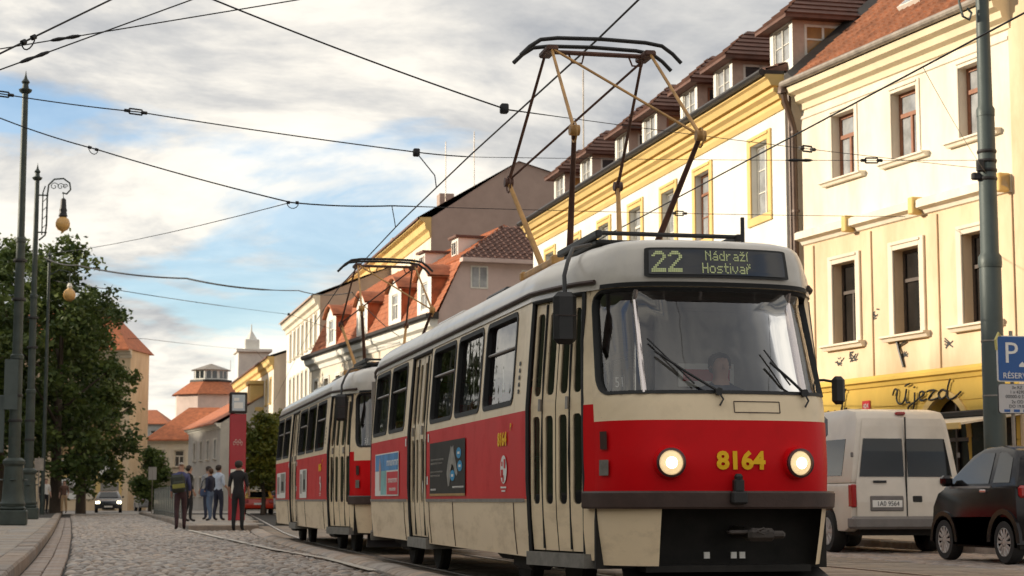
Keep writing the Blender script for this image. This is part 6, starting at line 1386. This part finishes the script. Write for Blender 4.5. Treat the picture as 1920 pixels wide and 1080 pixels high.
# --- far cars
def sedan(name, loc, rz, label, mlow, mup, lights=None, hatch=False):
    c = thing(name, loc, rz, label, 'car', 'cars far down the street'); w_ = .87; hw = lambda z: w_ if z < .92 else lerp(w_, .60, (z-.92)/.53)
    lo_ = [(0.0, .35), (-.02, .60), (.03, .90), (.2, .95), (3.6, .93), (4.25, .78), (4.38, .55), (4.35, .28)] + [(3.5 + .36*cos(pi*k/8), .28 + .36*sin(pi*k/8)) for k in range(9)] + [(.85 + .36*cos(pi*k/8), .28 + .36*sin(pi*k/8)) for k in range(9)]
    solid('body', lo_, lambda p, t: (t*w_, p[0], p[1]), -1, 1, mlow, c, .07); gh_ = [(.25, .92), (.75, 1.34), (1.3, 1.45), (2.1, 1.44), (2.6, 1.32), (3.35, .92)] if not hatch else [(.05, .92), (.2, 1.3), (.6, 1.45), (2.1, 1.46), (2.6, 1.32), (3.35, .92)]
    solid('cabin', gh_, lambda p, t: (t*hw(p[1]), p[0], p[1]), -1, 1, mup, c, .06); side_panel('side_window', [(.85, 1.0), (1.0, 1.34), (2.3, 1.34), (2.9, 1.0)], hw, .006, M['cglass'], c)
    cross_panel('windscreen', [(.62, 3.22, 1.00), (-.62, 3.22, 1.00), (-.52, 2.60, 1.34), (.52, 2.60, 1.34)], M['cglass'], c, .02)
    ry = (.30, .70) if not hatch else (.04, .20); cross_panel('rear_window', [(-.62, ry[0], .99), (.62, ry[0], .99), (.52, ry[1], 1.30), (-.52, ry[1], 1.30)], M['cglass'], c, .02)
    for s in (-1, 1):
        b = MB(); b.box(s*.55, s*.82, 4.26, 4.38, .60, .76, c=.03); b.build('headlight', M['lampw'] if lights else M['chrome'], c); b = MB(); b.box(s*.58, s*.85, -.04, .08, .66, .86, c=.02); b.build('tail_lamp', M['taillamp'], c)
        b = MB(); b.box(s*.86, s*1.0, 2.75, 2.88, .98, 1.10, c=.03); b.build('mirror', mlow, c)
        for y in (.85, 3.5): wheel(c, s*.78, y, .31, .2, 8)
    b = MB(); b.box(-.45, .45, 4.36, 4.40, .42, .56, c=.01); b.build('grille', M['black'], c); b = MB(); b.box(-.26, .26, -.045, -.02, .56, .67); b.build('number_plate', M['whitep'], c); b = MB(); b.box(-.26, .26, 4.40, 4.415, .36, .46); b.build('number_plate', M['whitep'], c)
    return c
sedan('moving_car', (-.05, 124.0+4.4, .012), pi, 'dark car with headlights on coming down the cobbled lane', M['darkcar'], M['darkcar'], True)
sedan('taxi', (8.45, 108.0, .01), -.05, 'red car with yellow tail and pale roof beside the red column', M['ctaxi'], M['cyellow'], False, True)
sedan('parked_car', (10.3, 116.0, .01), -.06, 'silver car just past the red car, half hidden by the tram', M['csilver'], M['csilver'], False, True)
sedan('parked_car', (3.1, 140.0, .012), 0.1, 'pale car behind the platform railing far down the street', M['csilver'], M['csilver'], False, True)
# ================================================================== people
def pmat(n, c, r=.8): return mat('cloth_' + n, c, r, var=.15, vscale=9)
M['skin'] = mat('skin', (.42, .24, .17), .55, var=.05)
def person(loc, rz, h, label, shirt, trousers, shoes, hair, long_sleeve=False, stride=.0, elbow=(0, 0), lean=0.0, hairc=(.03, .02, .015), arms_out=0.0, sit=False, group='people at the tram stop', cat='person'):
    k = h/1.75; me = bpy.data.meshes.new('person'); V = []; E = []; R = []; REG = []
    def j(p, r, parent=None, reg='shirt'):
        V.append((p[0]*k, (p[1] + lean*(p[2]-.95))*k, p[2]*k)); R.append(r*k); REG.append(reg)
        if parent is not None: E.append((parent, len(V)-1))
        return len(V)-1
    pel = j((0, 0, .95), .135, None, 'tr'); wa = j((0, .0, 1.08), .125, pel); ch = j((0, .01, 1.28), .150, wa); uc = j((0, .01, 1.40), .120, ch); nk = j((0, 0, 1.50), .055, uc, 'skin'); h0 = j((0, -.015, 1.585), .080, nk, 'skin'); h1 = j((0, -.015, 1.665), .088, h0, 'skin'); j((0, -.005, 1.725), .060, h1, 'skin')
    hands = []
    for s, i in ((-1, 0), (1, 1)):
        sh = j((s*.175, .01, 1.40), .070, uc); el_y = -.02 - .20*elbow[i]; el = j((s*(.225+arms_out), .02, 1.14), .048, sh, 'shirt'); fy = -.05 - .24*elbow[i]; wz = .905 + .20*elbow[i]
        mid = j((s*(.235+arms_out), (.02+fy)/2, (1.14+wz)/2), .041, el, 'shirt' if long_sleeve else 'skin'); wr = j((s*(.235+arms_out), fy, wz), .030, mid, 'skin'); hd = j((s*(.235+arms_out), fy-.025-.03*elbow[i], wz-.075), .034, wr, 'skin'); hands.append((s, Vector(V[hd]), (Vector(V[hd])-Vector(V[wr])).normalized()))
        st = stride*s
        if sit:
            hp = j((s*.09, 0, .93), .095, pel, 'tr'); kn = j((s*.12, -.42, .92), .070, hp, 'tr'); an = j((s*.12, -.44, .50), .048, kn, 'tr'); j((s*.12, -.58, .46), .04, an, 'shoe')
        else:
            hp = j((s*.085, 0, .89), .100, pel, 'tr'); kn = j((s*.10, st*.5-.02, .50), .068, hp, 'tr'); cf = j((s*.10, st*.8+.02, .32), .062, kn, 'tr'); an = j((s*.10, st+.03, .10), .048, cf, 'tr'); ft = j((s*.105, st-.03, .045), .042, an, 'shoe'); j((s*.12, st-.14, .035), .035, ft, 'shoe')
    me.from_pydata(V, E, []); o = bpy.data.objects.new('person', me); COL.objects.link(o)
    md = o.modifiers.new('skin', 'SKIN'); md.use_smooth_shade = True
    sv_ = me.skin_vertices[0].data
    for i, r in enumerate(R): sv_[i].radius = (r, r*(.82 if REG[i] in ('shirt',) and i < 4 else 1.0)); sv_[i].use_root = (i == 0)
    o.modifiers.new('sub', 'SUBSURF').levels = 1; o.modifiers['sub'].render_levels = 1
    dg = bpy.context.evaluated_depsgraph_get(); nm = bpy.data.meshes.new_from_object(o.evaluated_get(dg)); bpy.data.objects.remove(o)
    vs = [tuple(v.co) for v in nm.vertices]; fs = [tuple(p.vertices) for p in nm.polygons]; mi = []
    mats_ = [shirt, trousers, shoes, M['skin']]; order = {'shirt': 0, 'tr': 1, 'shoe': 2, 'skin': 3}; VV = [Vector(v) for v in V]
    for p in nm.polygons:
        c = p.center; best = None
        for a, b in E:
            ab = VV[b]-VV[a]; t = max(0, min(1, (c-VV[a]).dot(ab)/ab.length_squared)); d_ = (c-(VV[a]+ab*t)).length - lerp(R[a], R[b], t)
            if best is None or d_ < best[0]: best = (d_, REG[b] if t > .35 or REG[a] == REG[b] else REG[a])
        rg_ = best[1]
        if abs(c.x) < .2*k and .97*k < c.z < 1.2*k: rg_ = 'shirt'
        mi.append(order[rg_])
    mb = MB(); mb.v = vs; mb.f = fs; mb.m = mi
    for s, p, d_ in hands:       # palm with four fingers and a thumb
        a = Vector((0, 1, 0))
        for q in range(4):
            o_ = p + a*((q-1.5)*.019*k); ln = (.055, .07, .075, .06)[q]*k; mb.tube([o_, o_ + d_*ln*.55 - Vector((s*.006, 0, 0)), o_ + d_*ln - Vector((s*.022, 0, 0))], [.0095*k, .0085*k, .006*k], 6, 3)
        t0 = p - d_*.03*k + a*(-.03*k); mb.tube([t0, t0 + a*(-.02*k) + d_*.03*k, t0 + a*(-.018*k) + d_*.058*k], [.011*k, .010*k, .007*k], 6, 3)
    # nose and ears
    hz = 1.63; mb.add([(-.014*k, -.095*k, 1.61*k), (.014*k, -.095*k, 1.61*k), (0, -.118*k, 1.615*k), (0, -.098*k, 1.66*k)], [(0, 2, 3), (2, 1, 3), (0, 1, 2)], 3)
    for s in (-1, 1): mb.lathe([(.008*k, -.006*k), (.020*k, 0), (.012*k, .010*k)], (s*.088*k, .0, 1.635*k), 8, 3, axis='x')
    P_ = mb.build('person', mats_, None, loc, rz, smooth=1.3, recalc=False); tag(P_, label, cat, group)
    hm = mat('hair_%d' % int(sum(hairc)*1000), hairc, .7, var=.2); hb_ = MB(); n = 12
    for r_ in range(5):
        pass
    prof = [(.060, 1.745), (.092, 1.715), (.101, 1.67), (.099, 1.635)] if hair else [(.03, 1.752), (.07, 1.735), (.092, 1.70)]
    hb_.lathe([(.004, 1.762)] + prof, n=14); hv = [(x*k, (y+.012)*k, z*k) if not (y < -.03 and z < 1.69) else (x*k, (y*.7+.01)*k, (z+.045)*k) for x, y, z in hb_.v]; hb_.v = hv
    # back of the head
    if hair: hb_.lathe([(.02, 1.56), (.082, 1.59), (.098, 1.64)], (0, .014, 0), 14); hb_.v[-42:] = [(x*k, (max(y, .005)+.012)*k, z*k) for x, y, z in hb_.v[-42:]]
    hb_.build('hair', hm, P_, smooth=1.3); return P_
c_purple = pmat('purple', (.060, .065, .16)); c_maroon = pmat('maroon', (.045, .018, .022)); c_black = pmat('black', (.010, .010, .012)); c_navy = pmat('navy', (.018, .022, .045)); c_lblue = pmat('light_blue', (.50, .58, .70)); c_grey = pmat('grey', (.26, .27, .29)); c_jean = pmat('denim', (.10, .15, .24)); c_shoe = pmat('shoe', (.015, .012, .012), .5); c_white = pmat('white', (.62, .60, .57)); c_tan = pmat('tan', (.40, .26, .14)); c_brown = pmat('brown', (.12, .06, .04))
person((1.95, 52.6, .02), pi, 1.86, 'person in purple-blue jacket and dark trousers walking away in the road', c_purple, c_maroon, c_shoe, False, True, .07, (.25, .1), -.04, (.30, .26, .22))
b = MB(); b.box(-.20, .20, -.02, .18, -.26, .24, c=.07); b.box(-.16, .16, .16, .25, -.20, .06, c=.05); b.box(-.22, .22, .02, .16, -.10, .0, c=.04); bp_ = b.build('backpack', pmat('pack', (.035, .04, .03)), None, (1.90, 52.44, 1.36), pi); bp_.rotation_euler = (0, .1, pi + .15)
bp_.location = (1.86, 52.42, 1.30); bp_.rotation_euler = (0, .12, pi)
tag(bp_, 'dark and olive backpack on the back of the person in the purple jacket', 'bag'); b = MB(); b.box(-.17, .17, .235, .262, -.14, -.02, c=.02); b.build('pocket', pmat('olive', (.22, .21, .05)), bp_); b = MB(); b.tube([(-.13, 0, .22), (-.14, -.12, .26), (-.15, -.24, .1), (-.14, -.04, -.2)], .02, 6); b.tube([(.13, 0, .22), (.14, -.12, .26), (.15, -.24, .1), (.14, -.04, -.2)], .02, 6); b.build('strap', c_black, bp_)
person((3.42, 50.7, .0), pi*.9, 1.90, 'broad person in black shirt and trousers standing at the platform end', c_black, c_black, c_shoe, True, False, .03, (.3, .2), 0)
person((3.62, 63.6, .148), pi*.75, 1.88, 'person in light blue shirt and dark trousers on the platform', c_lblue, c_navy, c_shoe, True, False, .05, (.5, .1), 0)
person((3.40, 66.2, .148), pi*1.15, 1.88, 'person in grey top partly behind the light blue shirt', c_grey, c_navy, c_shoe, True, True, .02, (.2, .3), 0)
person((3.28, 62.6, .148), pi*1.3, 1.74, 'person in jeans with a navy top waiting beside the grey top', c_navy, c_jean, c_shoe, True, True, .06, (.4, .2), 0, (.08, .04, .02))
b = MB(); b.box(-.16, .16, -.06, .06, 0, .26, c=.05); bg_ = b.build('shoulder_bag', pmat('bagblue', (.05, .08, .16)), None, (3.08, 62.50, .95), .6); tag(bg_, 'small blue shoulder bag at the hip of the person in jeans', 'bag'); b = MB(); b.tube([(-.14, 0, .24), (-.05, .03, .50), (.10, .06, .62), (.14, 0, .24)], .014, 6); b.build('strap', c_black, bg_)
person((2.50, 60.5, .148), pi*.6, 1.80, 'person in black coat just beyond the walker, near the railing', c_black, c_black, c_shoe, True, True, .05, (.1, .2), 0)
person((-3.2, 98.0, .15), .4, 1.78, 'person in white shirt standing in the shade left by the poles', c_white, c_black, c_shoe, True, False, .08, (.3, .1), 0, group='people under the trees')
person((-2.35, 101.0, .15), -.2, 1.72, 'person in tan trousers walking in the shade under the trees', c_brown, c_tan, c_shoe, True, False, .10, (.1, .3), 0, group='people under the trees')
person((-3.7, 106.0, .15), 1.2, 1.75, 'dark-clothed person under the trees beside the slim pole', c_black, c_navy, c_shoe, True, True, .04, (.2, .2), 0, group='people under the trees')
person((5.0, 14.75, .34), 0, 1.72, 'tram driver in dark top seated behind the front windscreen', c_navy, c_black, c_shoe, True, True, 0, (.9, .9), 0, sit=True, group='people in the tram')
# ================================================================== stop furniture
tt = thing('information_column', (4.10, 61.6, .148), 0, 'tall red information column with a white sign on top at the stop', 'sign'); M['totemred'] = mat('column_red', (.36, .012, .022), .4, var=.12, vscale=2, coat=.2)
b = MB(); b.box(-.27, .27, -.13, .13, .02, 3.52, c=.02); b.build('column', M['totemred'], tt); b = MB(); b.box(-.29, .29, -.15, .15, 3.54, 4.24, c=.03); hd_ = b.build('sign_box', M['sheetdk'], tt); b = MB(); b.box(-.21, .21, -.162, -.152, 3.62, 4.15, c=.004); fc_ = b.build('sign_face', mat('sign_pale', (.50, .55, .60), .4, var=.08), hd_)
b = MB(); b.box(-.15, .15, -.166, -.163, 3.70, 3.90); b.box(-.15, .02, -.166, -.163, 3.95, 4.05); b.build('sign_symbol', M['whitep'], fc_)
b = MB()
for i in range(5): b.tube([(-.12+.06*i + .03*cos(t*.5), -.135, 2.55 + .07*(i % 2) + .06*sin(t*.5)) for t in range(13)], .008, 4)
b.build('column_emblem', M['pinkwall'], tt); b = MB(); b.box(-.22, .22, -.137, -.131, .9, 1.7); b.build('timetable', M['wframe'], tt)
rl = thing('railing', (0, 0, .148), 0, 'grey metal railing along the road edge of the stop platform', 'railing'); M['railpaint'] = mat('railing_grey', (.16, .17, .16), .5, .4, var=.2)
yy = 69.0
while yy < 100:
    x = plx(yy) + .42; b = MB(); b.tube([(x, yy, 0), (x, yy, 1.28)], .035, 8); b.lathe([(.06, 0), (.06, .03)], (x, yy, 0), 8); b.build('post', M['railpaint'], rl)
    if yy + 2 < 100:
        x2 = plx(yy+2) + .42
        for z in (.18, 1.24): b = MB(); b.tube([(x, yy, z), (x2, yy+2, z)], .022, 6); b.build('rail', M['railpaint'], rl)
        b = MB(); b.add([(x-.006, yy+.08, .22), (x2-.006, yy+1.92, .22), (x2-.006, yy+1.92, 1.2), (x-.006, yy+.08, 1.2), (x+.006, yy+.08, .22), (x2+.006, yy+1.92, .22), (x2+.006, yy+1.92, 1.2), (x+.006, yy+.08, 1.2)], [(0, 1, 2, 3), (4, 7, 6, 5), (0, 3, 7, 4), (1, 5, 6, 2)]); b.build('infill_panel', mat('railing_glass', (.20, .22, .20), .25, var=.2, spec=.6), rl)
    yy += 2
ps_ = thing('street_sign', (2.6, 118, 0), 0, 'small grey sign on a post far down the street before the bush', 'sign'); MB().tube([(0, 0, 0), (0, 0, 2.9)], .035, 6).build('post', M['zinc'], ps_); MB().box(-.25, .25, -.03, -.01, 2.1, 2.9, c=.02).build('sign_plate', M['greywall'], ps_)
ps_ = thing('street_sign', (-3.1, 85, .14), 0, 'thin grey signpost at the kerb under the trees', 'sign'); MB().tube([(0, 0, 0), (0, 0, 2.6)], .03, 6).build('post', M['zinc'], ps_); MB().box(-.2, .2, -.03, -.01, 2.0, 2.55, c=.02).build('sign_plate', M['zinc'], ps_)
# ================================================================== overhead wires
def sagged(a, b, sag, n=10):
    a, b = Vector(a), Vector(b); return [a.lerp(b, i/n) - Vector((0, 0, sag*4*(i/n)*(1-i/n))) for i in range(n+1)]
def wire(name, pts, r, label, sag=.05, ins=(), cat='wire', thin=True):
    P_ = []
    for a, b in zip(pts, pts[1:]): P_ += sagged(a, b, sag)[(1 if P_ else 0):]
    mb = MB(); mb.tube(P_, [r if p.x < 5.2 or not thin else r*.5 for p in P_], 6); o = mb.build(name, M['wire'], smooth=1.2); tag(o, label, cat, 'overhead tram wires')
    for (i, t, kind) in ins:
        a, b = Vector(pts[i]), Vector(pts[i+1]); p = a.lerp(b, t); d = (b-a).normalized(); p.z -= sag*4*t*(1-t); q = MB()
        if kind == 'loop':
            s = d.orthogonal().normalized(); up_ = Vector((0, 0, 1)); L_ = .13
            q.tube([p-d*L_+up_*.0, p-d*L_*.8+up_*.04, p+d*L_*.8+up_*.04, p+d*L_, p+d*L_*.8-up_*.04, p-d*L_*.8-up_*.04, p-d*L_], .014, 6); q.tube([p-d*(L_+.06), p-d*(L_-.03)], .028, 6); q.tube([p+d*(L_-.03), p+d*(L_+.06)], .028, 6)
        elif kind == 'ring':
            q.tube([p-d*.10, p-d*.05], .03, 6); q.tube([p+d*.05, p+d*.10], .03, 6); q.tube([p+d*(.10*cos(t_*pi/7)) - Vector((0, 0, .10*sin(t_*pi/7))) for t_ in range(8)], .008, 5)
        elif kind == 'rod': q.tube([p-d*.22, p-d*.18, p-d*.1, p, p+d*.1, p+d*.18, p+d*.22], [.008, .022, .03, .018, .03, .022, .008], 6)
        else: q.box(p.x-.05, p.x+.05, p.y-.05, p.y+.05, p.z-.06, p.z+.06, c=.015)
        q.build('insulator', M['wire'], o, smooth=.8)
    return o
yc_ = [-4, 8, 17.35, 24, 30, 40, 50, 70, 100, 140]
cwp = [(xt(y) if y > 30 else 4.65, y, 5.46 if abs(y-17.35) > .1 else 5.40) for y in yc_]
wire('contact_wire', cwp, .011, 'contact wire running straight above the tram to its pantograph', 0.0)
wire('contact_wire', [(8.2 + off(y), y, 5.33) for y in yc_], .010, 'contact wire of the second track crossing in front of the pale facades', 0.0, thin=False)
wire('span_wire', [(-6, 14.6, 1.9+.0), (-1.2, 19.0, 5.34), (-.13, 20.0, 6.23), (3.0, 22.9, 8.8)], .011, 'dark wire rising steeply across the upper left corner', 0.0, [(1, .25, 'ring')])
wire('span_wire', [(-6, 21, 3.6), (-1.44, 23.0, 6.09), (.9, 24.0, 7.38), (6, 26.2, 10.2)], .010, 'second wire rising across the upper left corner, below the first', 0.0, [(1, .17, 'rod')])
wire('span_wire', [(-7, 26.3, 5.9), (-1.64, 26.0, 7.07), (2.4, 25.0, 7.74), (9.5, 23.2, 9.3)], .009, 'shallow thin wire crossing the two steep wires at the upper left', .0, [(1, .22, 'rod')])
wire('span_wire', [(-8, 18.0, 8.6), (1.01, 20.5, 6.44), (4.62, 21.54, 5.56), (14.13, 27.8, 6.3)], .010, 'span wire falling from the top centre to the clamp on the contact wire', .03, [(1, .99, 'clamp'), (2, .55, 'loop')])
wire('span_wire', [(-8, 32.6, 8.5), (-1.87, 30.0, 7.3), (.3, 29.0, 6.89), (4.47, 27.5, 6.14), (5.66, 27.2, 6.05), (14.13, 27.8, 6.45)], .010, 'span wire across the left sky with a long loop insulator', .02, [(1, .02, 'loop'), (1, .98, 'loop'), (4, .6, 'rod'), (4, .75, 'loop')])
wire('drop_wire', [(4.47, 27.5, 6.14), (4.66, 26.9, 5.68), (4.65, 26.7, 5.47)], .009, 'short dropper from the upper span wire to the contact wire', 0.0, [(0, .02, 'clamp')])
wire('span_wire', [(-8, 37.5, 9.8), (-2.1, 34.0, 7.71), (-.38, 33.0, 7.02), (2.89, 31.0, 5.86), (4.55, 30.5, 5.78), (16.6, 36.5, 6.9)], .013, 'span wire sagging below the blue sky with a ring insulator', .03, [(1, .97, 'ring'), (3, .02, 'ring'), (4, .5, 'loop')])
wire('drop_wire', [(4.55, 30.5, 5.78), (4.62, 30.7, 5.6), (4.66, 30.8, 5.47)], .008, 'short dropper under the sagging span wire', 0.0)
wire('stay_wire', [(2.89, 31.0, 5.86), (-2.92, 70.0, 9.9)], .008, 'thin stay wire from the sagging span to the scrolled lamp pole', .15)
wire('feeder_cable', [(-3.1, 84.0, 11.6), (-1.58, 80.0, 10.79), (2.65, 70.0, 9.15), (6.09, 62.0, 7.88), (7.65, 60.0, 7.64), (12.6, 82.0, 8.2)], .035, 'thick black cable from the left trees to the mansard house', .12)
wire('span_wire', [(-3.15, 98.0, 12.2), (0, 95.0, 11.46), (7.99, 85.0, 9.37), (12.4, 88.0, 8.4)], .020, 'far span wire below the thick cable', .05, [(1, .99, 'clamp')])
wire('span_wire', [(-2.5, 155.0, 14.2), (2.4, 150.0, 13.71), (10.58, 140.0, 12.11), (12.5, 146, 11.0)], .022, 'farthest faint span wire beside the beige house', .05)
wire('feeder_cable', [(8.2, 17.5, 5.33), (14.13, 27.8, 6.2)], .007, 'thin stay from the right pole to the second contact wire', .05)
